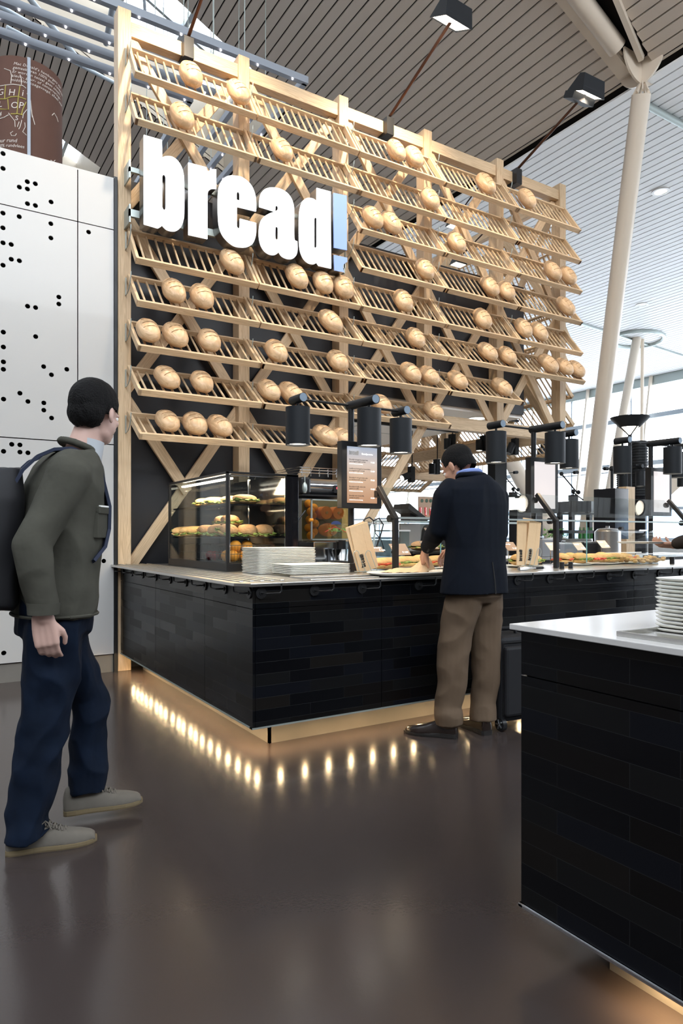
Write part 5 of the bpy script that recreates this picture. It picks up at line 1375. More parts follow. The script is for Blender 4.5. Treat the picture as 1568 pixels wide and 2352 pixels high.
for i in range(9):
    x = a_ + 0.045 + 0.07 * (i % 2) * .6; z = 1.15 + 0.034 * i
    tag(MB().sph((x, 5.075 + 0.02 * (i % 3), z), 0.036, 16, 10).build('orange', 'orange', smooth=True), 'orange inside the juice press, %s from the bottom of its chute' % ORD[i], 'orange', 'oranges inside the juice press')
tag(MB().sph((cxm - 0.0, 5.09, 1.20), (0.10, 0.03, 0.06), 18, 10).build('orange_peel', mat('orange_pulp', (0.7, 0.25, 0.12), 0.5), smooth=True), 'reddish orange peel behind the juice press cover', 'peel')
# oven on top shelf
x0, x1 = atY(684, 1140, 5.2).x, atY(800, 1140, 5.2).x
ov = thing('bread_oven', 'steel topped black oven with digital display above the juice press', 'oven', ((x0 + x1) / 2, 5.3, 1.49))
MB().box((x0, 5.12, 1.49), (x1, 5.6, 1.505)).build('shelf', 'black', ov)
MB().box((x0, 5.14, 1.505), (x0 + 0.10, 5.55, 1.655)).build('side_housing', 'black', ov, bevel=.02)
MB().cyl((x0 + .10, 5.30, 1.585), (x1, 5.30, 1.585), 0.072, n=28).build('drum_cover', 'chrome', ov, smooth=True)
MB().box((x1 - 0.14, 5.215, 1.53), (x1 - 0.02, 5.23, 1.60)).build('display', 'black', ov, bevel=.003)
dm = text_mesh('88.8', 0.028, 0.001); dm.transform(Matrix.Translation((x1 - 0.12, 5.213, 1.565)) @ Matrix.Rotation(PI / 2, 4, 'X')); link('display_digits', dm, mat('red_digits', (1, .1, .1), .5, emit=(1, .1, .15), es=2), ov)
rl2 = MB()
for z in (1.69, 1.715, 1.735): rl2.cyl((x0 - .02, 5.13, z), (x1, 5.13, z), 0.004, n=6); rl2.cyl((x0 - .02, 5.13, z), (x0 - .02, 5.6, z), 0.004, n=6)
for i in range(7): rl2.cyl((x0 + i * (x1 - x0) / 6, 5.13, 1.66), (x0 + i * (x1 - x0) / 6, 5.13, 1.735), 0.004, n=6)
rl2.build('gallery_rail', 'chrome', ov)
MB().box((x0 + 0.02, 5.3, 0.9), (x0 + .05, 5.33, 1.49)).box((x1 - 0.03, 5.5, 0.9), (x1, 5.53, 1.49)).build('support_leg', 'black', ov)
kt = MB().tube([(x0 - 0.0, 5.08, 1.66), (x0 + 0.002, 5.08, 1.60), (x0, 5.08, 1.585)], 0.004, 6).lathe([(0.012, -0.09), (0.022, -0.06), (0.02, -0.02), (0.008, 0)], (x0, 5.08, 1.60), 12)
tag(kt.build('kitchen_utensil', 'galv', smooth=True), 'steel utensil hanging from the rail left of the oven', 'utensil')
cbl = MB().tube([(a_ - 0.02, 5.05, 1.36), (a_ - .09, 5.05, 1.28), (a_ - .12, 5.05, 1.15), (a_ - .12, 5.06, 0.92)], 0.007, 8)
tag(cbl.build('power_cable', 'black', smooth=True), 'black cable hanging beside the juice press', 'cable')
# clear tubs and cables behind the paper bags
for px, w, h, lab in ((905, 0.20, 0.24, 'clear plastic tub behind the left guard post'), (868, 0.14, 0.30, 'clear plastic container behind the paper bags')):
    q = atY(px, 1290, 4.7); t = thing('storage_tub', lab, 'container', (q.x, 4.7, 0.94))
    MB().box((q.x - w / 2, 4.62, 0.945), (q.x + w / 2, 4.82, 0.945 + h)).build('tub', glassmat('cloudy_plastic', (0.8, 0.88, 0.9), 0.12), t)
    MB().box((q.x - w / 2 - .006, 4.61, 0.945 + h), (q.x + w / 2 + .006, 4.83, 0.945 + h + .012)).build('rim', 'white', t)
tt = thing('preparation_table', 'low dark side table behind the paper bags and glass posts', 'table', (3.3, 4.7, 0))
MB().box((2.95, 4.5, 0.0), (3.70, 4.86, 0.90)).build('cabinet', 'black', tt)
MB().box((2.93, 4.48, 0.90), (3.72, 4.88, 0.944)).build('worktop', 'steel', tt)
cb = MB()
pts = [atY(x, y, 4.6) for x, y in ((822, 1218), (838, 1192), (848, 1188), (858, 1196), (870, 1190), (880, 1205), (872, 1235), (862, 1262))]
cb.tube(pts, 0.006, 8); pts = [atY(x, y, 4.62) for x, y in ((857, 1196), (862, 1225), (875, 1240), (884, 1268))]; cb.tube(pts, 0.004, 6)
tag(cb.build('power_cable', 'black', smooth=True), 'tangled black cable draped behind the paper bags', 'cable')
# glass back shelf with till, menu panel and cups
gs = thing('back_shelf', 'glass back shelf across the work area carrying till and drink sign', 'shelf', (4.4, 5.3, 1.22))
za_ = atY(960, 1198, 5.3).z
MB().box((3.55, 5.15, za_ - 0.012), (5.7, 5.5, za_)).build('shelf_pane', 'glass', gs)
MB().box((3.55, 5.143, za_ - .016), (5.7, 5.15, za_ + .004)).build('edge_strip', 'galv', gs)
for x in (3.6, 4.6, 5.65): MB().box((x, 5.3, 0.94), (x + .02, 5.32, za_ - .012)).build('support', 'steel', gs)
MB().box((4.0, 5.34, 0.96), (4.42, 5.36, za_ - .02)).build('back_plate', 'steel', gs)
q = atY(945, 1180, 5.3)
tl = thing('till', 'black touch screen till seen from behind on the back shelf', 'till', (q.x, 5.3, za_))
MB().add([Vector((q.x - 0.1, 5.2, za_ + .17)), Vector((q.x + 0.13, 5.2, za_ + .02)), Vector((q.x + 0.13, 5.45, za_ + .02)), Vector((q.x - .1, 5.45, za_ + .17)), Vector((q.x - .12, 5.2, za_ + .12)), Vector((q.x + .11, 5.2, za_)), Vector((q.x + .11, 5.45, za_)), Vector((q.x - .12, 5.45, za_ + .12))], [(0, 1, 2, 3), (7, 6, 5, 4), (0, 4, 5, 1), (1, 5, 6, 2), (2, 6, 7, 3), (3, 7, 4, 0)]).build('screen_back', 'black', tl)
MB().box((q.x - 0.06, 5.25, za_), (q.x + .02, 5.4, za_ + .08)).build('stand', 'black', tl)
q0, q1 = atY(961, 1140, 5.35), atY(1012, 1195, 5.35)
ds = thing('drinks_sign', 'brown drinks menu panel with red cola cup pictures on the back shelf', 'sign', (q0.x, 5.35, za_))
MB().box((q0.x, 5.35, q1.z), (q1.x + .1, 5.36, q0.z)).build('panel', mat('tan_panel', (0.42, 0.27, 0.19), 0.6), ds)
for i, px in enumerate((969, 979.5, 989, 998)):
    c = atY(px, 1150, 5.345)
    me = spline_mesh('d', [[(0.018 * math.cos(t * PI / 10), 0.018 * math.sin(t * PI / 10)) for t in range(20)]], Matrix.Translation(c) @ Matrix.Rotation(PI / 2, 4, 'X'), None, 0.002); link('round_emblem', me, mat('dark_green_emblem', (0.05, 0.09, 0.06), .6) if i == 0 else bpy.data.materials['dark_green_emblem'], ds)
for i, (px, w, h) in enumerate(((966, 9, 24), (977.5, 9, 24), (988, 8, 20), (997, 6, 16))):
    c = atY(px, 1184, 5.343); s = 5.6 / 1568 * 0.95
    me = spline_mesh('cup', [[(-w * s * .38, 0), (w * s * .38, 0), (w * s * .5, h * s), (-w * s * .5, h * s)]], Matrix.Translation(c) @ Matrix.Rotation(PI / 2, 4, 'X'), None, 0.002); link('cup_picture', me, 'red', ds)
    if i < 3:
        me = text_mesh('Coca-Cola', 0.017, 0.0005, shear=.3); me.transform(Matrix.Translation(c + Vector((0.008, -0.003, 0.004))) @ Matrix.Rotation(PI / 2, 4, 'X') @ Matrix.Rotation(PI / 2, 4, 'Z')); link('cup_lettering', me, 'signwhite', ds)
for i, px in enumerate((995, 1010)):
    c = atY(px, 1196, 5.22); t = thing('paper_cup', 'red and white cola paper cup on the back shelf, %s of the two' % ('left', 'right')[i], 'cup', (c.x, 5.22, za_), group='paper cups on the back shelf')
    MB().lathe([(.001, 0), (0.018, 0), (0.024, 0.065), (0.022, 0.065), (0.017, 0.003), (.001, .003)], (c.x, 5.22, za_), 20).build('cup', 'red', t, smooth=True)
    me = text_mesh('Cola', 0.02, 0.0005, 'CENTER'); me.transform(Matrix.Translation((c.x, 5.197, za_ + .026)) @ Matrix.Rotation(PI / 2, 4, 'X')); link('cup_lettering', me, 'signwhite', t)
# boxes and containers behind the right guard
for px, y, w, h, m_, lab in ((1290, 4.7, 0.34, 0.12, 'grey', 'grey food container with steel lid behind the right counter'), (1350, 4.75, 0.42, 0.13, 'black', 'black insulated bin behind the middle price card'), (1240, 4.7, 0.2, 0.16, 'grey', 'stack of plastic tubs behind the paper bags')):
    q = atY(px, 1262, y); t = thing('food_container', lab, 'container', (q.x, y, 0.94))
    MB().box((q.x - w / 2, y - .12, .942), (q.x + w / 2, y + .15, .942 + h)).build('tub', m_, t, bevel=.006)
    MB().box((q.x - w / 2 + .01, y - .11, .942 + h), (q.x + w / 2 - .01, y + .14, .942 + h + .014)).build('lid', 'steel', t, bevel=.003)
    MB().tube([(q.x - .03, y - .02, .956 + h), (q.x - .03, y - .02, .976 + h), (q.x + .03, y - .02, .976 + h), (q.x + .03, y - .02, .956 + h)], .004, 6).build('handle', 'chrome', t)
# track spotlights in the kiosk
for i, (px, py, y, tilt) in enumerate(((1027, 1019, 7.4, 0.0), (1100, 1022, 7.2, 0), (1172, 1030, 6.6, .5), (1240, 1040, 7.4, 0), (1150, 1170, 8.5, 0), (1280, 1182, 9, 0), (937, 1120, 8, .9), (992, 1085, 8, 0), (1295, 1090, 7.5, 0))[:4] + ((933, 1094, 7.6, 1.2), (992, 1076, 7.8, 0))):
    q = atY(px, py, y); t = thing('track_spotlight', 'small dark track spotlight under the kiosk ceiling, %s' % ('left of the customer\'s head', 'right of the customer\'s head', 'tilted, beside the second lamp group', 'just behind the second menu post', 'glowing, low left by the braces', 'hanging lowest, left of the customer\'s head')[i], 'spotlight', tuple(q), group='track spotlights')
    d = Vector((-math.sin(tilt), -.0, -math.cos(tilt)))
    MB().cyl(q - d * 0.07, q + d * 0.08, 0.048, n=20).build('lamp_body', 'lampblack', t, smooth=True)
    MB().cyl(q + d * 0.075, q + d * 0.082, 0.038, n=16).build('lens', 'lampglow' if i in (1, 4) else 'grey', t)
    spot('track_beam', q + d * 0.09, q + d * 1.5, 60, (1.0, 0.86, 0.68), 80, 0.6, 0.03)
    MB().box((q.x + .06, q.y - .03, q.z - .08), (q.x + .13, q.y + .05, q.z + .14)).cyl(q, q + Vector((.08, 0, 0.03)), .01, n=8).build('gear_box', 'lampblack', t)
    MB().cyl((q.x + .1, q.y, q.z + .1), (q.x + .1, q.y, 2.62 if q.x < 6.3 else 2.69), .008, n=6).build('stem', 'lampblack', t)
    if q.x >= 6.3: MB().box((6.40, q.y - .015, 2.69), (q.x + .15, q.y + .015, 2.72)).build('track_arm', 'lampblack', t)
tk = MB().box((4.4, 7.2, 2.58), (6.4, 7.24, 2.62)); tag(tk.build('light_track', 'black'), 'black lighting track under the kiosk ceiling', 'track')
pp = atY(1143, 1100, 6.9)
tag(B((pp.x - .10, 6.85, 0), (pp.x + .12, 7.0, 2.5), 'support_post', 'lampblack'), 'dark steel support post behind the customer in the dark jacket', 'post')

# far bar with black canopy and bottles
q = atY(1333, 1165, 7.4)
fb = thing('far_bar', 'distant black bar with octagonal canopy on posts and a bottle shelf', 'bar', (q.x, 7.4, 0))
cx_, cy_ = q.x, 7.4; zc_ = q.z
oc = lambda r, z: [Vector((cx_ + r * math.cos(PI / 8 + i * PI / 4), cy_ + r * .8 * math.sin(PI / 8 + i * PI / 4), z)) for i in range(8)]
MB().loft([oc(0.42, zc_ - .10), oc(0.47, zc_ - .09), oc(0.47, zc_ + .08), oc(.40, zc_ + .09)]).build('canopy', 'blackgloss', fb)
MB().loft([oc(0.36, zc_ - .12), oc(0.36, zc_ - .10)]).build('canopy_soffit', 'grey', fb)
for a3 in range(8):
    if a3 % 2 == 0:
        v0 = oc(0.40, 0)[a3]; MB().box((v0.x - .035, v0.y - .035, 0), (v0.x + .035, v0.y + .035, zc_)).build('post', 'black', fb)
MB().loft([oc(0.44, 0), oc(0.44, 1.05)]).build('bar_body', 'black', fb)
MB().loft([oc(0.46, 1.05), oc(0.46, 1.10)]).build('bar_top', 'steel', fb)
for i in range(12):
    x = cx_ - 0.25 + i * 0.046; g5 = i > 7
    tag(MB().lathe([(0.019, 0), (0.020, 0.11), (0.008, 0.15), (0.008, 0.18), (0.002, .18)], (x, cy_ - 0.20 + 0.06 * (i % 2), 1.10), 12).build('bottle', 'bottlegreen' if not g5 else mat('amber_bottle_%d' % i, (0.5, 0.28, 0.05), .15), smooth=True), '%s bottle on the far bar, %s from the left' % ('amber' if g5 else 'green', ORD[i]), 'bottle', 'bottles on the far bar')
# small table lamps with jointed arms on the far bar
def desk_lamp(px, py, y, label):
    q = atY(px, py, y); t = thing('jointed_lamp', label, 'lamp', tuple(q))
    MB().cyl(q, q + Vector((0, 0, .09)), .08, n=20).build('base', 'lampblack', t)
    e_ = q + Vector((-0.28, 0, .42)); e2 = q + Vector((.24, 0, -.03))
    MB().cyl(q + Vector((0, 0, .09)), q + Vector((0, 0, .16)), .012, n=8).build('stem', 'lampblack', t)
    MB().cyl(e_, q + Vector((.1, 0, .13)), .012, n=8).cyl(q + Vector((.0, 0, .13)), e2 + Vector((0, 0, .05)), .012, n=8).build('arm', 'lampblack', t)
    jt = MB()
    for c in (e_, q + Vector((0, 0, .15)), q + Vector((.13, 0, .14))): jt.sph(c, .035, 10, 8)
    jt.cyl(e_, e_ + Vector((.33, 0, .04)), .006, n=6).cyl(e_ + Vector((.3, 0, .035)), e_ + Vector((.39, 0, .045)), .028, n=10)
    jt.build('joint', 'lampblack', t, smooth=True)
desk_lamp(1316, 1150, 7.4, 'thin jointed black lamp standing on the black canopy'); desk_lamp(1178, 1142, 9.0, 'thin jointed black lamp right behind the customer\'s shoulder')
q = atY(1192, 1160, 8.9)
gl = thing('globe_lamp', 'large white glowing globe lamp beside the customer', 'lamp', tuple(q))
MB().sph(q, (.20, .20, .13), 24, 16).build('globe', 'lampglow', gl, smooth=True); MB().cyl(q + Vector((0, 0, .12)), q + Vector((0, 0, .17)), .08, n=20).build('cap', 'lampblack', gl)
fb2 = thing('far_bar', 'dark framed stand behind the customer, left of the black canopy', 'bar', (atY(1205, 1190, 8.9).x, 8.9, 0))
x0_ = atY(1178, 1190, 8.9).x; x1_ = atY(1236, 1190, 8.9).x
MB().box((x0_, 8.8, 1.35), (x1_, 9.0, 1.62)).box((x0_, 8.8, 0), (x0_ + .1, 9.0, 1.4)).box((x1_ - .1, 8.8, 0), (x1_, 9.0, 1.4)).build('frame', 'black', fb2)
# herb plants on the far stand
for i, px in enumerate((1262, 1278, 1292)):
    q = atY(px, 1212, 7.6); t = thing('potted_herb', 'small bushy green herb in a pot, %s of three behind the glass guard' % ORD[i], 'plant', (q.x, 7.6, 1.02), group='potted herbs')
    lf = MB(); r3 = random.Random(i)
    for j in range(60):
        v_ = Vector((r3.gauss(0, .05), r3.gauss(0, .05), r3.uniform(.1, .24)))
        lf.sph(Vector((q.x, 7.6, 1.02)) + v_, (.02, .014, .004), 6, 4, Matrix.Rotation(r3.uniform(-1, 1), 4, 'X') @ Matrix.Rotation(r3.uniform(0, 6), 4, 'Z'))
    lf.build('leaves', 'green', t, smooth=True)
    MB().lathe([(.001, 0), (.04, 0), (.055, .1), (.05, .1), (.04, .08), (.001, .08)], (q.x, 7.6, 1.02), 16).build('pot', 'white', t, smooth=True)
st = thing('far_table', 'dark table behind the glass guard carrying potted herbs', 'table', (6.2, 7.6, 0))
qx = atY(1278, 1212, 7.6).x
MB().box((qx - .55, 7.4, .0), (qx + .6, 7.85, .98)).build('cabinet', 'black', st); MB().box((qx - .57, 7.38, .98), (qx + .62, 7.87, 1.02)).build('worktop', 'grey', st)
# black ringed tower, cone lamp, black menu panel, timber post at the right
q = atD(1466, 1078, 10.5)
tw = thing('ringed_tower', 'black tower of stacked rings behind the lamp posts at the right', 'tower', (q.x, q.y, 0))
def rings(c, r, z0, z1, n_, name):
    pr_ = [(r * .9, z0 - .01)]
    dz = (z1 - z0) / n_
    for i in range(n_): pr_ += [(r, z0 + i * dz), (r, z0 + i * dz + dz * .55), (r * .9, z0 + i * dz + dz * .6), (r * .9, z0 + i * dz + dz * .98)]
    MB().lathe(pr_, (c.x, c.y, 0), 32).build(name, 'lampblack', tw)
zt1 = atD(1466, 1014, 10.5).z; zt0 = atD(1466, 1140, 10.5).z
rings(q, 0.135, zt0, zt1, 20, 'ring_stack')
q3 = atD(1430, 1110, 11.2); rings(q3, 0.10, atD(1430, 1145, 11.2).z, atD(1430, 1078, 11.2).z, 14, 'ring_stack')
MB().cyl((q.x, q.y, 0), (q.x, q.y, zt0), .12, n=24).cyl((q3.x, q3.y, 0), (q3.x, q3.y, zt1 - .5), .08, n=16).build('column', 'blackgloss', tw, smooth=True)
q4 = atD(1446, 962, 9.5)
cl = thing('uplighter', 'black cone shaped uplighter on a pole above the ringed tower', 'lamp', (q4.x, q4.y, 0))
MB().lathe([(0.13, -.12), (0.25, .0), (0.26, .02), (0.24, .02), (0.12, -.1), (.13, -.12)], q4, 36, False).build('bowl', 'lampblack', cl, smooth=True)
MB().lathe([(0.02, -.22), (0.12, -.10)], q4, 24).build('diffuser', 'lampglow', cl)
for i in range(3):
    an = i * 2.1 + .4; MB().cyl(q4 + Vector((math.cos(an) * .13, math.sin(an) * .13, -.11)), q4 + Vector((0, 0, -.24)), .01, n=8).build('bracket_arm', 'lampblack', cl)
MB().cyl((q4.x, q4.y, 0), (q4.x, q4.y, q4.z - .22), .025, n=12).build('pole', 'lampblack', cl, smooth=True)
q0, q1 = atD(1395, 1122, 8.2), atD(1436, 1200, 8.2)
pn = thing('menu_panel', 'tall black menu panel right of the leaning column', 'panel', (q0.x, q0.y, 0))  # menu panel: closed black box on a single post
MB().box((q0.x, q0.y - .1, q1.z - .2), (q0.x + .26, q0.y + .2, q0.z)).build('cabinet', 'blackgloss', pn, bevel=.004)
MB().box((q0.x + .1, q0.y, 0), (q0.x + .16, q0.y + .06, q1.z - .2)).build('post', 'black', pn)
q0 = atD(1448, 1150, 9.0); tag(B((q0.x - .09, q0.y, 0), (q0.x + .09, q0.y + .12, atD(1448, 1118, 9.0).z), 'timber_post', 'ash_z'), 'short pale timber post beside the black menu panel', 'post')
a5 = atD(1590, 1070, 12); b5 = atD(1430, 1215, 12)
tag(MB().bar(a5, b5, .2, .2).build('leaning_strut', 'colwhite'), 'cream strut leaning behind the third menu screen', 'strut')
# further lamp groups of the next counter
for i, (px, py, Y, lab) in enumerate(((1432, 1108, 6.3, 'dark spot cylinder hanging behind the third lamp group, left'), (1470, 1098, 6.4, 'dark spot cylinder hanging behind the third lamp group, right'), (1566, 1100, 6.2, 'dark spot cylinder cut by the right edge'))):
    q = atY(px, py, Y); t = thing('hanging_spot', lab, 'lamp', tuple(q), group='spot cylinders of the next counter')
    MB().lathe([(.066, -.12), (.072, -.12), (.072, .10), (.01, .10), (.01, .08), (.066, .08), (.066, -.12)], q, 32, False).build('spot_cylinder', 'lampblack', t, smooth=True)
    MB().lathe([(.058, -.108), (.058, -.10)], q, 24).build('lamp_lens', 'lampglow', t)
    MB().cyl(q + Vector((0, 0, .1)), q + Vector((0, 0, .16)), .01, n=8).cyl(q + Vector((-.12, 0, .19)), q + Vector((.16, 0, .19)), .01, n=8).cyl(q + Vector((0, -.04, .18)), q + Vector((0, .05, .18)), .032, n=16).build('arm', 'lampblack', t, smooth=True)
q = atY(1405, 1078, 6.3); pl = thing('lamp_pole', 'thin black lamp pole with knobbed cross arm right of the leaning column', 'pole', (q.x, 6.3, .9))
MB().cyl((q.x, 6.3, .9), (q.x, 6.3, q.z + .03), .02, n=12).build('pole', 'lampblack', pl, smooth=True)
MB().cyl((q.x - .15, 6.3, q.z), (q.x + 0.4, 6.3, q.z + .03), .01, n=8).cyl((q.x - .17, 6.3, q.z - .001), (q.x - .1, 6.3, q.z + .002), .026, n=12).sph((q.x, 6.3, q.z + .01), .04, 12, 8).build('cross_arm', 'lampblack', pl, smooth=True)
nc = thing('serving_counter', 'second dark counter behind the sandwich counter at the far right', 'counter', (7.7, 6.3, 0))
MB().box((7.1, 6.1, 0), (8.3, 6.6, .9)).build('cabinet', 'black', nc); MB().box((7.08, 6.08, .9), (8.32, 6.62, .93)).build('worktop', 'steel', nc)
MB().box((7.3, 6.15, 1.18), (8.2, 6.4, 1.22)).build('shelf', 'black', nc); MB().box((7.3, 6.2, .93), (7.35, 6.3, 1.18)).box((8.1, 6.2, .93), (8.15, 6.3, 1.18)).build('shelf_leg', 'black', nc)
# ================================================================== PEOPLE
def remeshed(mb_, voxel, it=6, wr=0.0, wf=9.0, seed=0, stretch=(1, 1, 0.45)):
    me = mb_.mesh('tmp'); bm = bmesh.new(); bm.from_mesh(me); bmesh.ops.recalc_face_normals(bm, faces=bm.faces[:]); bm.to_mesh(me); bm.free()
    o = bpy.data.objects.new('tmp', me); COL.objects.link(o)
    r = o.modifiers.new('r', 'REMESH'); r.mode = 'VOXEL'; r.voxel_size = voxel; r.use_smooth_shade = True
    s = o.modifiers.new('s', 'SMOOTH'); s.factor = 0.5; s.iterations = it
    dg = bpy.context.evaluated_depsgraph_get(); dg.update()
    out = bpy.data.meshes.new_from_object(o.evaluated_get(dg))
    bpy.data.objects.remove(o); bpy.data.meshes.remove(me)
    if wr:
        off = Vector((seed * 3.1, seed * 1.7, seed))
        nn = [v_.normal.copy() for v_ in out.vertices]
        for v_, n_ in zip(out.vertices, nn):
            q = Vector((v_.co.x * stretch[0], v_.co.y * stretch[1], v_.co.z * stretch[2])) * wf + off
            a_ = noise.noise(q); b_ = noise.noise(q * 2.3 + Vector((5, 5, 5)))
            v_.co += n_ * wr * (1.0 * (0.6 - abs(a_) * 4.0) + 0.6 * b_)
    for p_ in out.polygons: p_.use_smooth = True
    return out
def limb(mb_, pts, n=18, open_end=False):
    """pts: list of (point, radius)"""
    for (p0, r0), (p1, r1) in zip(pts[:-1], pts[1:]):
        mb_.cyl(p0, p1, r0, r1, n); mb_.sph(p0, r0 * .995, n, 10)
    if not open_end: mb_.sph(pts[-1][0], pts[-1][1] * .995, n, 10)
class Body:
    """local frame: +y forward, -x to the figure's left, +z up; placed with an offset and heading"""
    def __init__(s, x, y, heading):
        s.M = Matrix.Translation((x, y, 0)) @ Matrix.Rotation(heading, 4, 'Z')
    def p(s, x, y, z): return s.M @ Vector((x, y, z))
    def ring(s, cx_, cy_, z, a_, b_, n=28, tilt=0.0, e_=2.3):
        out = []
        for i in range(n):
            t = 2 * PI * i / n; c_, q = math.cos(t), math.sin(t)
            dx = a_ * abs(c_) ** (2 / e_) * (1 if c_ > 0 else -1); dy = b_ * abs(q) ** (2 / e_) * (1 if q > 0 else -1)
            out.append(s.M @ Vector((cx_ + dx, cy_ + dy, z + tilt * dy)))
        return out
def hand(mb_, wrist, direction, palm_n, thumb_side, curl=0.35, r=0.0088):
    """continuous hand: palm, five unequal bent fingers, thumb leaving the side of the palm"""
    w = Vector(wrist); d = Vector(direction).normalized(); n = Vector(palm_n); n = (n - d * n.dot(d)).normalized(); t = Vector(thumb_side); t = (t - d * t.dot(d) - n * t.dot(n)).normalized()
    def P_(a, b_, c_): return w + d * a + t * b_ + n * c_
    # palm as overlapping rounded bars
    for k_, off in enumerate((-0.03, -0.010, 0.010, 0.03)):
        limb(mb_, [(P_(-0.012, off * .7, 0), 0.017), (P_(0.04, off * .95, 0.002), 0.0155), (P_(0.082, off, 0), 0.0125)], 12)
    L_ = ((0.030, 0.024, 0.040), (0.010, 0.030, 0.046), (-0.010, 0.027, 0.042), (-0.030, 0.020, 0.034))
    for k_, (off, l1, ltot) in enumerate(L_):
        c_ = curl * (1 + 0.12 * k_); a1, a2, a3 = c_, c_ * 2.1, c_ * 2.8
        p0 = P_(0.084, off, 0); p1 = p0 + (d * math.cos(a1) + n * math.sin(a1)) * (l1 + 0.012); p2 = p1 + (d * math.cos(a2) + n * math.sin(a2)) * (ltot * .55); p3 = p2 + (d * math.cos(a3) + n * math.sin(a3)) * (ltot * .42)
        limb(mb_, [(p0, r * 1.05), (p1, r), (p2, r * .92), (p3, r * .8)], 10)
    b0 = P_(0.018, 0.03, 0.004); b1 = P_(0.046, 0.052, 0.014); b2_ = P_(0.072, 0.056, 0.026); b3 = P_(0.094, 0.050, 0.034)
    limb(mb_, [(b0, 0.014), (b1, 0.0115), (b2_, 0.0098), (b3, 0.0085)], 10)
def head(B_, mb_, hm, s=1.0):
    """hm: 4x4 matrix of the head (y forward, z up, origin at centre of the skull)"""
    def e(c, r, n=22, m=16): mb_.sph(hm @ Vector(c), r, n, m, hm.to_3x3().to_4x4())
    e((0, -0.010, 0.028), (0.076, 0.096, 0.088)); e((0, 0.025, -0.035), (0.062, 0.070, 0.075)); e((0, 0.045, -0.085), (0.040, 0.042, 0.030)); e((0, 0.020, -0.07), (0.055, 0.055, 0.045))
    e((0, 0.078, 0.012), (0.050, 0.020, 0.014), 14, 10)
    e((0, 0.098, -0.024), (0.011, 0.018, 0.020), 12, 8); e((0, 0.110, -0.034), (0.014, 0.012, 0.010), 12, 8)
    e((0, 0.090, -0.066), (0.023, 0.010, 0.006), 12, 8); e((0, 0.088, -0.076), (0.020, 0.010, 0.006), 12, 8)
    for sx in (-1, 1):
        e((sx * 0.034, 0.068, -0.022), (0.022, 0.020, 0.018), 12, 8)
        mt = hm @ Matrix.Translation((sx * 0.079, -0.004, -0.012)) @ Matrix.Rotation(sx * 0.35, 4, 'Z')
        mb_.sph(mt @ Vector((0, 0, 0)), (0.008, 0.019, 0.032), 14, 10, mt.to_3x3().to_4x4()); mb_.sph(mt @ Vector((0, .004, -.02)), (0.008, 0.012, 0.014), 10, 8, mt.to_3x3().to_4x4())
def eyes(parent, hm):
    for sx in (-1, 1):
        MB().sph(hm @ Vector((sx * 0.031, 0.078, 0.0)), 0.0125, 14, 10).build('eye', 'white', parent, smooth=True)
        MB().sph(hm @ Vector((sx * 0.031, 0.0875, 0.0)), 0.0055, 10, 8).build('iris', 'ink', parent, smooth=True)
def hair(parent, hm, side=0.004, low=-0.045, name='hair', m='hair', seed=1, puff=0.010):
    mb_ = MB()
    R3 = hm.to_3x3().to_4x4()
    mb_.sph(hm @ Vector((0, -0.020, 0.034)), (0.080 + puff * .7, 0.096 + puff, 0.090 + puff), 26, 18, R3)
    mb_.sph(hm @ Vector((0, -0.052, -0.012)), (0.072 + puff * .6, 0.060 + puff * .6, 0.070), 22, 14, R3)
    me = remeshed(mb_, 0.006, 3, 0.0012, 45, seed, (1, 1, .4))
    # trim away from the face and neck
    inv = hm.inverted(); bm = bmesh.new(); bm.from_mesh(me); kill = []
    for v_ in bm.verts:
        q = inv @ v_.co
        if q.y > 0.052 - max(0, q.z - 0.03) * -0.5 and q.z < 0.058: kill.append(v_)
        elif q.y > 0.0 and q.z < 0.012 and q.z < 0.02 - q.y * -0.2: kill.append(v_)
        elif q.z < low: kill.append(v_)
        elif abs(q.x) > 0.05 and q.z < -0.018 and q.y > -0.028: kill.append(v_)
    bmesh.ops.delete(bm, geom=kill, context='VERTS'); bm.to_mesh(me); bm.free()
    o = link(name, me, m, parent, smooth=True)
    sd = o.modifiers.new('solid', 'SOLIDIFY'); sd.thickness = 0.006; sd.offset = -1
    return o
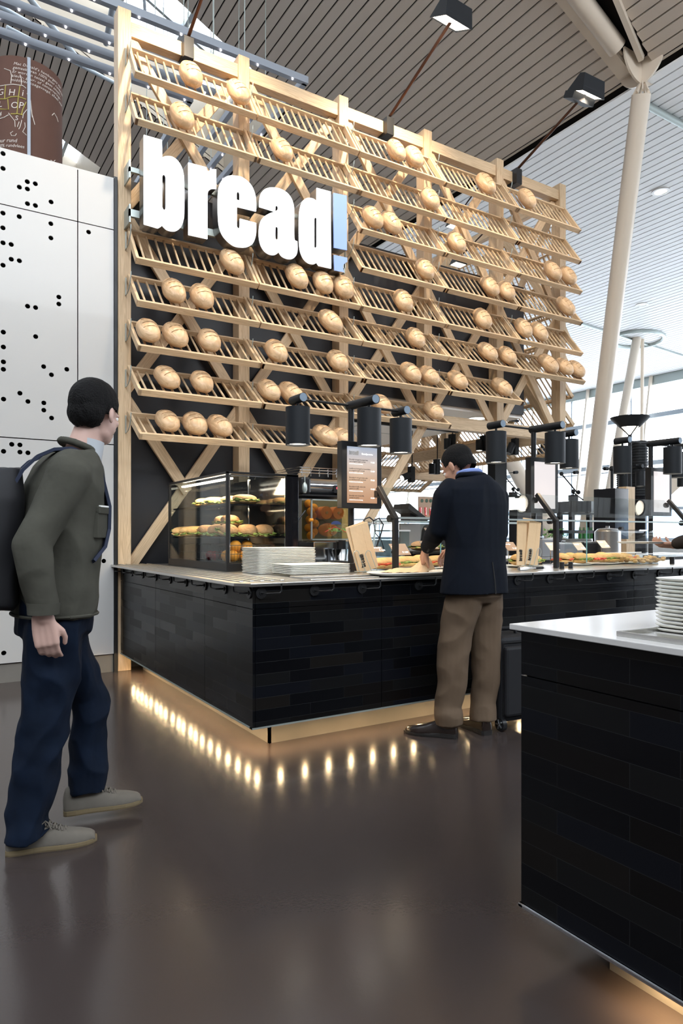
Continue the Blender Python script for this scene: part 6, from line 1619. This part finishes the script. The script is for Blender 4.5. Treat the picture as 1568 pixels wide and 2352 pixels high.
def shoe(parent, hx, hy, tx, ty, L, z0=0.0, pitch=0.0, m='leather', sm_='sole', heel=0.022, toe=0.9, laces=None):
    """hx,hy heel point; tx,ty toe point; built as a lofted upper on a shaped sole"""
    f = Vector((tx - hx, ty - hy, 0)).normalized(); L = (Vector((tx - hx, ty - hy, 0))).length if L is None else L
    r = Vector((f.y, -f.x, 0)); Mx = Matrix((r, f, Vector((0, 0, 1)))).transposed().to_4x4(); Mx.translation = (hx, hy, z0); Mx = Mx @ Matrix.Rotation(pitch, 4, 'X')
    prof = [(0.0, .026, .050), (.03, .034, .088), (.10, .036, .098), (.22, .036, .094), (.34, .037, .088), (.46, .041, .070), (.60, .046, .056), (.74, .047, .046), (.86, .043, .038), (.95, .033, .030), (1.0, .018 * toe, .018)]
    rg = []
    for t, w, h in prof:
        ring = []
        for i in range(20):
            a_ = 2 * PI * i / 20; c_, s_ = math.cos(a_), math.sin(a_)
            z = (s_ * h if s_ > 0 else 0) + 0.012 + heel * 0.4 * max(0, 1 - t * 2)
            ring.append(Mx @ Vector((w * (abs(c_) ** .75) * (1 if c_ > 0 else -1), t * L, z)))
        rg.append(ring)
    up = MB().loft(rg); me = remeshed(up, 0.006, 4)
    o = link('shoe_upper', me, m, parent, smooth=True)
    sg = []
    out = [(0.0, .026), (.04, .037), (.15, .040), (.30, .038), (.45, .042), (.62, .050), (.78, .050), (.90, .043), (.97, .030), (1.02, .012)]
    pts = [(w, t) for t, w in out] + [(-w, t) for t, w in reversed(out)]
    for z, g_ in ((0.0, -.001), (0.006, 0.001), (0.016, 0.001)):
        sg.append([Mx @ Vector((w + (g_ if w > 0 else -g_), t * L, z + (heel * 0.45 if (z > 0.01 and t < .34) else 0))) for w, t in pts])
    MB().loft(sg).build('shoe_sole', sm_, parent, smooth=False)
    if laces:
        lc = MB()
        for i in range(5):
            t = 0.40 + i * 0.06; h = 0.086 - i * 0.0085 + .012
            a_ = Mx @ Vector((-0.024, t * L, h - .006)); b_ = Mx @ Vector((0, (t + .02) * L, h + .004)); c_ = Mx @ Vector((0.024, (t + .04) * L, h - .010)); lc.tube([a_, b_, c_], 0.003, 6)
            a_ = Mx @ Vector((0.024, t * L, h - .006)); b_ = Mx @ Vector((0, (t + .02) * L, h + .005)); c_ = Mx @ Vector((-0.024, (t + .04) * L, h - .010)); lc.tube([a_, b_, c_], 0.003, 6)
        k0 = Mx @ Vector((0.0, .40 * L, .105))
        for s_ in (-1, 1):
            lc.tube([k0, k0 + Mx.to_3x3() @ Vector((s_ * .02, -.008, .012)), k0 + Mx.to_3x3() @ Vector((s_ * .038, 0, -.004)), k0 + Mx.to_3x3() @ Vector((s_ * .02, .006, -.004)), k0], 0.0028, 6)
            lc.tube([k0, k0 + Mx.to_3x3() @ Vector((s_ * .025, .02, -.008)), k0 + Mx.to_3x3() @ Vector((s_ * .036, .03, -.028))], 0.0028, 6)
        lc.build('shoelace', laces, o, smooth=True)
def V(*a): return Vector(a)

# ---------------- customer in the dark suit jacket, bent over his plate (seen from behind)
pm_ = thing('person', 'person in navy suit jacket and khaki trousers bending over the counter towards a paper bag', 'person', (2.74, 2.95, 0))
Bm = Body(2.755, 2.97, math.radians(4))
hmat = Matrix.Translation((2.728, 3.075, 1.560)) @ Matrix.Rotation(math.radians(16), 4, 'Z') @ Matrix.Rotation(math.radians(-34), 4, 'X')
bd = MB()
# continuous body
bd.loft([Bm.ring(0, 0.03, 1.45, .10, .07), Bm.ring(0, 0.02, 1.40, .18, .09), Bm.ring(0, 0, 1.25, .18, .10), Bm.ring(0, -.01, 1.1, .165, .10), Bm.ring(0, -.01, .98, .15, .10), Bm.ring(0, -.01, .86, .135, .095), Bm.ring(0, -.01, .80, .10, .08)])
limb(bd, [(Bm.p(0, .015, 1.42), .062), (V(2.735, 3.045, 1.50), .058)])
for sx, (kx, ky), (ax, ay) in ((-1, (2.615, 3.0), (2.575, 2.985)), (1, (2.86, 2.97), (2.815, 2.94))):
    limb(bd, [(Bm.p(sx * .075, -.01, .86), .068), (V(kx, ky, .50), .055), (V(ax, ay, .10), .038)])
shL, elL, wrL = V(2.555, 3.00, 1.40), V(2.545, 3.035, 1.185), V(2.635, 3.245, 1.075)
shR, elR, wrR = V(2.955, 2.99, 1.40), V(3.025, 3.02, 1.165), V(2.88, 3.24, 1.09)
limb(bd, [(shL + V(.03, 0, -.03), .042), (elL, .036), (wrL, .028)]); limb(bd, [(shR + V(-.03, 0, -.03), .042), (elR, .036), (wrR, .028)])
hand(bd, wrL + V(.006, .02, -.012), (0.12, .55, -.75), (0.6, .1, -.5), (.5, -.3, -.3), 0.42)
hand(bd, wrR + V(-.01, .02, -.01), (-.4, .6, -.5), (-.3, .2, -.9), (-.8, -.2, -.2), 0.4)
head(Bm, bd, hmat)
link('body', remeshed(bd, 0.005, 3), 'skin', pm_, smooth=True)
hair(pm_, hmat, puff=0.004, low=-0.058); eyes(pm_, hmat)
jk = MB()
jk.loft([Bm.ring(0, -.005, 1.505, .075, .062), Bm.ring(0, -.01, 1.485, .115, .082), Bm.ring(0, -.012, 1.455, .172, .10), Bm.ring(0, -.015, 1.41, .208, .118), Bm.ring(0, -.02, 1.33, .215, .128), Bm.ring(0, -.02, 1.20, .205, .132), Bm.ring(0, -.015, 1.08, .195, .132), Bm.ring(0, -.01, .96, .205, .140), Bm.ring(0.0, -.01, .86, .218, .150), Bm.ring(0, -.01, .815, .222, .153)])
limb(jk, [(shL + V(.045, -.01, .0), .078), (shL + V(.0, -.005, -.03), .074), (elL, .062), (wrL - (wrL - elL) * .10, .045)])
limb(jk, [(shR + V(-.045, -.01, .0), .078), (shR + V(-.0, -.005, -.03), .074), (elR, .060), (wrR - (wrR - elR) * .10, .045)])
sj = link('suit_jacket', remeshed(jk, 0.007, 4, 0.006, 5.0, 2), 'suit', pm_, smooth=True)
cf = MB().cyl(wrL - (wrL - elL) * .06, wrL + (wrL - elL).normalized() * .004, .034, .033, 20); cf.build('shirt_cuff', 'shirt', pm_, smooth=True)
col = MB(); cc = [V(2.750 + math.cos(t * PI / 12) * .066, 3.00 + math.sin(t * PI / 12) * .062 - .0, 1.515 + .012 * math.sin(t * PI / 12) * -1) for t in range(25)]
col.tube(cc, 0.014, 8); col.build('shirt_collar', 'shirt', pm_, smooth=True)
col = MB(); cc = [V(2.752 + math.cos(t * PI / 12) * .082, 2.985 + math.sin(t * PI / 12) * .070, 1.50 - .02 * max(0, math.sin(t * PI / 12))) for t in range(25)]
col.tube(cc, 0.017, 8); link('jacket_collar', remeshed(col, .006, 2), 'suit', sj, smooth=True)
bt = MB(); 
dn = (elL - wrL).normalized(); sd = V(-.55, -.75, -.25); sd = (sd - dn * sd.dot(dn)).normalized()
for i in range(4): c = wrL + dn * (.045 + .015 * i) + sd * .047; bt.cyl(c, c + sd * .004, .0058, n=12)
bt.build('sleeve_button', 'sole', sj)
sm2 = MB(); bk_ = Bm.p(0.0, -.16, 0)
sm2.tube([Bm.p(0, -.146, 1.0), Bm.p(0.002, -.162, .90), Bm.p(.004, -.168, .82)], .003, 6); sm2.build('jacket_vent', 'ink', sj)
tr = MB()
tr.loft([Bm.ring(0, -.005, .98, .165, .115), Bm.ring(0, -.008, .90, .178, .13), Bm.ring(0, -.01, .80, .175, .132), Bm.ring(0, -.01, .76, .12, .10)])
limb(tr, [(Bm.p(-.078, -.01, .80), .108), (V(2.648, 2.992, .64), .102), (V(2.628, 2.995, .48), .094), (V(2.612, 2.995, .30), .088), (V(2.592, 3.005, .17), .078), (V(2.588, 2.995, .12), .084), (V(2.592, 2.995, .072), .080)], open_end=True)
limb(tr, [(Bm.p(.085, -.01, .80), .106), (V(2.850, 2.968, .64), .098), (V(2.850, 2.965, .48), .089), (V(2.840, 2.955, .30), .082), (V(2.825, 2.965, .17), .074), (V(2.822, 2.958, .12), .080), (V(2.818, 2.950, .066), .082)], open_end=True)
link('trousers', remeshed(tr, 0.007, 4, 0.0045, 7.0, 5, (1, 1, .9)), 'khaki', pm_, smooth=True)
shoe(pm_, 2.61, 2.945, 2.425, 3.19, 0.305, m='leather'); shoe(pm_, 2.79, 2.885, 2.835, 3.17, 0.295, m='leather')

# ---------------- man walking past with a backpack
pw = thing('person', 'person in olive field jacket and blue jeans walking past with a black backpack', 'person', (0.45, 2.8, 0))
Bw = Body(0.45, 2.80, math.radians(-84))   # forward = +X
hw = Matrix.Translation((0.607, 2.815, 1.635)) @ Matrix.Rotation(math.radians(-52), 4, 'Z') @ Matrix.Rotation(math.radians(-10), 4, 'X')
bd = MB()
bd.loft([Bw.ring(0, .06, 1.44, .10, .07), Bw.ring(0, .05, 1.40, .18, .09), Bw.ring(0, .03, 1.25, .18, .11), Bw.ring(0, .01, 1.1, .165, .10), Bw.ring(0, 0, .98, .17, .11), Bw.ring(0, 0, .86, .15, .11), Bw.ring(0, 0, .80, .11, .09)])
limb(bd, [(Bw.p(0, .075, 1.42), .060), (V(.578, 2.813, 1.56), .056)])
hipR, knR, anR = V(.44, 2.72, .86), V(.405, 2.715, .48), V(.335, 2.722, .09)
hipL, knL, anL = V(.46, 2.89, .86), V(.60, 2.91, .50), V(.585, 2.90, .13)
for a_, b_, c_ in ((hipR, knR, anR), (hipL, knL, anL)): limb(bd, [(a_, .07), (b_, .055), (c_, .038)])
sR, eR, wR = V(.485, 2.615, 1.385), V(.335, 2.56, 1.12), V(.375, 2.555, .865)
sL, eL, wL = V(.50, 3.00, 1.385), V(.50, 3.06, 1.12), V(.52, 3.05, .88)
limb(bd, [(sR, .05), (eR, .04), (wR, .028)]); limb(bd, [(sL, .05), (eL, .04), (wL, .028)])
hand(bd, wR + V(.0, 0, -.012), (0.16, .02, -1), (0.35, .9, 0), (.9, -.2, 0), 0.40); hand(bd, wL + V(.0, 0, -.01), (.05, 0, -1), (0, -1, 0), (.8, 0, .4), .35)
head(Bw, bd, hw)
link('body', remeshed(bd, 0.005, 3), 'skin2', pw, smooth=True)
hair(pw, hw, puff=0.011, low=-0.078, seed=3); eyes(pw, hw)
jk = MB()
jk.loft([Bw.ring(0, .062, 1.485, .085, .075), Bw.ring(0, .055, 1.455, .15, .095), Bw.ring(0, .045, 1.41, .205, .118), Bw.ring(0, .035, 1.33, .22, .135), Bw.ring(0, .02, 1.20, .215, .145), Bw.ring(0, .008, 1.08, .205, .148), Bw.ring(0, 0, .95, .205, .15), Bw.ring(0, 0, .865, .195, .145), Bw.ring(0, 0, .845, .19, .14)])
limb(jk, [(sR + V(0, .045, .0), .082), (sR + V(-.02, 0, -.03), .078), (eR, .066), (wR + V(0, 0, .05), .052)])
limb(jk, [(sL + V(0, -.045, 0), .082), (sL, .078), (eL, .066), (wL + (eL - wL) * .15, .052)])
fj = link('field_jacket', remeshed(jk, 0.007, 5, 0.009, 6.5, 7), 'olive', pw, smooth=True)
cl_ = MB(); cc = [V(.537 + math.cos(t * PI / 10) * .062, 2.812 + math.sin(t * PI / 10) * .070, 1.497 - .022 * math.cos(t * PI / 10)) for t in range(21)]
cl_.tube(cc, 0.015, 8); link('jacket_collar', remeshed(cl_, .007, 2), 'olive', fj, smooth=True)
MB().cyl(V(.56, 2.812, 1.42), V(.578, 2.813, 1.525), .062, .060, 24).build('shirt', 'shirtgrey', pw, smooth=True)
pk = MB().box((.0, -.004, 0), (.09, .03, .105), Matrix.Translation((.568, 2.612, 1.14)) @ Matrix.Rotation(.95, 4, 'Z')).box((.0, -.009, .09), (.09, .03, .118), Matrix.Translation((.568, 2.612, 1.14)) @ Matrix.Rotation(.95, 4, 'Z'))
pk.build('chest_pocket', 'olive', fj, bevel=.004)
MB().box((.01, -.010, .116), (.08, .02, .122), Matrix.Translation((.568, 2.612, 1.14)) @ Matrix.Rotation(.95, 4, 'Z')).build('pocket_trim', 'white', fj)
hm2 = MB(); hr = Bw.ring(0, 0, .855, .196, .146); hm2.tube(hr + [hr[0]], .006, 6); hm2.build('jacket_hem', 'olive', fj, smooth=True)
for nm, base, w_, in (('sleeve_cuff', wR, .052),): MB().cyl(base + V(0, 0, .052), base + V(0, 0, .012), .0545, .052, 24).build(nm, 'olive', fj, smooth=True)
tr = MB()
tr.loft([Bw.ring(0, -.0, .96, .155, .12), Bw.ring(0, -.0, .88, .165, .135), Bw.ring(0, 0, .78, .16, .13), Bw.ring(0, 0, .75, .10, .09)])
limb(tr, [(V(.44, 2.725, .82), .110), (V(.43, 2.72, .66), .104), (knR, .090), (V(.375, 2.72, .28), .084), (V(.345, 2.722, .12), .078), (V(.350, 2.722, .05), .088)], open_end=True)
limb(tr, [(V(.47, 2.885, .82), .105), (V(.53, 2.895, .66), .098), (knL, .082), (V(.60, 2.905, .30), .074), (V(.59, 2.90, .11), .078)], open_end=True)
link('jeans', remeshed(tr, 0.007, 4, 0.009, 7.0, 11, (1, 1, .9)), 'denim', pw, smooth=True)
shoe(pw, .275, 2.735, .575, 2.685, .305, m='suede', sm_='gum', heel=.008, laces='suede', toe=1.6)
shoe(pw, .50, 2.905, .79, 2.86, .30, z0=0.035, pitch=0.02, m='suede', sm_='gum', heel=.008, laces='suede', toe=1.6)
bp = MB()
bp.loft([Bw.ring(0, -.20, .88, .12, .05), Bw.ring(0, -.215, .90, .145, .085), Bw.ring(0, -.225, 1.1, .15, .10), Bw.ring(0, -.20, 1.28, .145, .09), Bw.ring(0, -.17, 1.40, .10, .05)])
link('backpack', remeshed(bp, .01, 5, .004, 8, 4), 'nylon', pw, smooth=True)
def strap(yy, sg):
    tmp = []
    for (x, dy, z) in ((.285, 0, 1.31), (.325, 0, 1.385), (.375, 0, 1.438), (.43, 0, 1.466), (.49, 0, 1.474), (.55, 0, 1.452), (.598, 0, 1.385), (.628, 0, 1.26), (.624, .005, 1.17), (.60, .03, 1.10), (.55, .065, 1.05)):
        tmp.append(V(x, yy + sg * dy, z))
    mb_ = MB(); rg = []
    for i, q in enumerate(tmp):
        d = (tmp[min(i + 1, len(tmp) - 1)] - tmp[max(0, i - 1)]).normalized(); w_ = V(0, 1, 0); w_ = (w_ - d * w_.dot(d)).normalized(); n_ = d.cross(w_)
        rg.append([q + w_ * .026 + n_ * .006, q - w_ * .026 + n_ * .006, q - w_ * .026 - n_ * .006, q + w_ * .026 - n_ * .006])
    mb_.loft(rg); o = mb_.build('shoulder_strap', 'nylonnavy', pw, smooth=False, fix=True)
strap(2.70, -1); strap(2.925, 1)

# ---------------- customer cut by the right edge, holding a tray
pr_ = thing('person', 'person in dark brown jacket cut by the right edge, holding a tray over the counter', 'person', (5.02, 2.80, 0))
Br = Body(5.03, 2.80, math.radians(12))
hr_ = Matrix.Translation((5.0, 2.86, 1.62)) @ Matrix.Rotation(math.radians(12), 4, 'Z') @ Matrix.Rotation(math.radians(-20), 4, 'X')
M['brownjacket'] = mat('dark_brown_jacket', (0.028, 0.020, 0.016), 0.85, var=.2, vscale=20)
bd = MB(); bd.loft([Br.ring(0, .02, 1.44, .10, .07), Br.ring(0, 0, 1.40, .18, .09), Br.ring(0, 0, 1.1, .165, .10), Br.ring(0, 0, .86, .16, .11), Br.ring(0, 0, .80, .12, .09)])
limb(bd, [(Br.p(0, .015, 1.42), .060), (V(5.01, 2.84, 1.54), .056)])
for sx in (-1, 1): limb(bd, [(Br.p(sx * .09, 0, .86), .085), (Br.p(sx * .1, .02, .48), .055), (Br.p(sx * .1, 0, .09), .038)])
sl, el, wl2 = Br.p(-.19, 0, 1.39), Br.p(-.25, .07, 1.14), V(4.895, 3.075, 1.075)
sr, er, wr2 = Br.p(.19, 0, 1.39), Br.p(.25, .05, 1.13), Br.p(.12, .28, 1.08)
limb(bd, [(sl, .05), (el, .04), (wl2, .028)]); limb(bd, [(sr, .05), (er, .04), (wr2, .028)])
hand(bd, wl2 + V(-.012, .006, 0), (-.85, .35, .05), (.1, .3, .9), (-.1, .9, -.2), .45); hand(bd, wr2, (-.6, .7, 0), (0, 0, 1), (0, -1, 0), .4)
head(Br, bd, hr_); link('body', remeshed(bd, .006, 3), 'skin', pr_, smooth=True); hair(pr_, hr_, puff=.008, low=-.06, seed=9)
jk = MB(); jk.loft([Br.ring(0, .0, 1.49, .09, .075), Br.ring(0, 0, 1.455, .16, .10), Br.ring(0, 0, 1.40, .21, .12), Br.ring(0, 0, 1.2, .21, .135), Br.ring(0, 0, 1.0, .205, .14), Br.ring(0, 0, .80, .215, .15)])
for a_, b_, c_ in ((sl, el, wl2), (sr, er, wr2)): limb(jk, [(a_ * .98 + Br.p(0, 0, 1.39) * .02, .08), (b_, .062), (c_ + (b_ - c_) * .2, .048)])
link('jacket', remeshed(jk, .008, 5, .004, 8, 3), 'brownjacket', pr_, smooth=True)
tr = MB(); tr.loft([Br.ring(0, 0, .9, .165, .12), Br.ring(0, 0, .76, .16, .12)])
for sx in (-1, 1): limb(tr, [(Br.p(sx * .085, 0, .8), .1), (Br.p(sx * .1, .02, .48), .078), (Br.p(sx * .1, 0, .11), .066)])
link('trousers', remeshed(tr, .009, 4, .004, 8, 3), 'nylon', pr_, smooth=True)
for sx in (-1, 1):
    h_ = Br.p(sx * .1, -.07, 0); t2 = Br.p(sx * .11, .22, 0); shoe(pr_, h_.x, h_.y, t2.x, t2.y, .29)
tyy = MB().loft([[V(x, y, z) for x, y in ((4.60 + i_, 3.08 + i_), (4.90 - i_, 3.08 + i_), (4.90 - i_, 3.36 - i_), (4.60 + i_, 3.36 - i_))] for z, i_ in ((1.088, .02), (1.092, .012), (1.103, 0), (1.104, .006), (1.094, .02))])
tag(tyy.build('tray', 'porcelain', bevel=.003), 'white tray held over the counter by the person at the right edge', 'tray')

# ---------------- shop worker behind the counter, mostly hidden
ps = thing('person', 'person in black cap bent over behind the counter, mostly hidden by the customer', 'person', (3.70, 4.30, 0))
Bs = Body(3.72, 4.36, math.radians(180))
hs_ = Matrix.Translation((3.665, 4.26, 1.385)) @ Matrix.Rotation(math.radians(176), 4, 'Z') @ Matrix.Rotation(math.radians(-28), 4, 'X')
bd = MB(); bd.loft([Bs.ring(0, .03, 1.25, .09, .07), Bs.ring(0, .02, 1.2, .16, .09), Bs.ring(0, 0, 1.0, .15, .1), Bs.ring(0, 0, .8, .15, .11), Bs.ring(0, 0, .74, .12, .09)])
limb(bd, [(Bs.p(0, .03, 1.22), .055), (V(3.68, 4.285, 1.32), .052)])
for sx in (-1, 1):
    limb(bd, [(Bs.p(sx * .08, 0, .78), .08), (Bs.p(sx * .09, .04, .44), .055), (Bs.p(sx * .09, -.01, .09), .038)])
    e0 = Bs.p(sx * .24, .03, .98); w0 = Bs.p(sx * .14, .18, .97) + V(0, 0, .04)
    limb(bd, [(Bs.p(sx * .17, .01, 1.18), .046), (e0, .038), (w0, .027)]); hand(bd, w0, (-sx * .2, -.5, -.1), (0, 0, -1), (sx, 0, 0), .4)
head(Bs, bd, hs_); link('body', remeshed(bd, .006, 3), 'skin', ps, smooth=True); eyes(ps, hs_)
cp = MB().sph(hs_ @ V(0, -.012, .045), (.086, .104, .075), 24, 16, hs_.to_3x3().to_4x4())
mt = hs_ @ Matrix.Translation((0, .10, .035)); cp.sph(mt @ V(0, 0, 0), (.06, .06, .007), 18, 8, mt.to_3x3().to_4x4())
link('cap', remeshed(cp, .006, 3), 'nylon', ps, smooth=True)
jk = MB(); jk.loft([Bs.ring(0, .02, 1.27, .08, .07), Bs.ring(0, .01, 1.24, .14, .09), Bs.ring(0, 0, 1.18, .18, .11), Bs.ring(0, 0, 1.0, .175, .12), Bs.ring(0, 0, .74, .18, .13)])
for sx in (-1, 1): limb(jk, [(Bs.p(sx * .17, .01, 1.18), .062), (Bs.p(sx * .24, .03, .98), .05)])
link('work_shirt', remeshed(jk, .009, 4, .003, 8, 2), 'nylon', ps, smooth=True)
tr = MB()
tr.loft([Bs.ring(0, 0, .84, .16, .12), Bs.ring(0, 0, .72, .155, .12)])
for sx in (-1, 1): limb(tr, [(Bs.p(sx * .08, 0, .76), .095), (Bs.p(sx * .09, .04, .44), .072), (Bs.p(sx * .09, -.01, .10), .06)])
link('trousers', remeshed(tr, .009, 4), 'nylon', ps, smooth=True)
for sx in (-1, 1):
    h_ = Bs.p(sx * .09, -.07, 0); t2 = Bs.p(sx * .1, .2, 0); shoe(ps, h_.x, h_.y, t2.x, t2.y, .27)

# ---------------- wheeled suitcase
sc = thing('suitcase', 'black wheeled cabin suitcase standing right of the customer\'s legs', 'suitcase', (3.06, 2.98, 0))
R = Matrix.Translation((3.045, 3.0, 0)) @ Matrix.Rotation(math.radians(-6), 4, 'Z')
sm_ = MB().box((-.13, -.12, .05), (.13, .12, .555), R); o = sm_.build('body', 'nylon', sc, bevel=.025)
MB().box((-.12, -.155, .09), (.12, -.12, .50), R).build('front_pocket', 'nylon', sc, bevel=.02)
zp = MB()
zp.tube([R @ V(-.118, -.125, .1), R @ V(-.118, -.125, .52), R @ V(.118, -.125, .52)], .004, 6).tube([R @ V(-.132, -.06, .08), R @ V(-.132, -.06, .54)], .004, 6)
zp.build('zip', 'black', sc)
for sx in (-1, 1):
    c = R @ V(-.105 * sx * -1 if False else sx * .105, -.10, .040)
    w_ = MB().cyl(R @ V(sx * .115 - .014, -.10, .040), R @ V(sx * .115 + .014, -.10, .040), .040, n=28); wo = w_.build('wheel', 'black', sc, smooth=True)
    hb = MB().cyl(R @ V(sx * .115 - .017, -.10, .040), R @ V(sx * .115 + .017, -.10, .040), .010, n=12)
    for k_ in range(5):
        a_ = k_ * 2 * PI / 5; hb.bar(R @ V(sx * .115 - .016, -.10, .04), R @ V(sx * .115 - .016, -.10 + .028 * math.cos(a_), .04 + .028 * math.sin(a_)), .007, .006)
    hb.build('wheel_spokes', 'handlemetal', wo)
hd = MB().cyl(R @ V(-.09, .06, .55), R @ V(-.125, .08, .93), .010, n=12).cyl(R @ V(.01, .06, .55), R @ V(-.025, .08, .93), .010, n=12); hd.build('pull_rod', 'handlemetal', sc, smooth=True)
MB().bar(R @ V(-.14, .08, .94), R @ V(-.01, .08, .94), .03, .028).build('pull_grip', 'black', sc, bevel=.005)
MB().tube([R @ V(-.06, -.02, .555), R @ V(-.05, -.02, .59), R @ V(.05, -.02, .59), R @ V(.06, -.02, .555)], .011, 8).build('top_handle', 'nylon', sc, smooth=True)
st2 = MB()
for (y_, z_) in ((-.1, .40), (-.06, .30)): st2.sph(R @ V(-.133, y_, z_), .006, 10, 6)
st2.build('stud', 'chrome', sc)
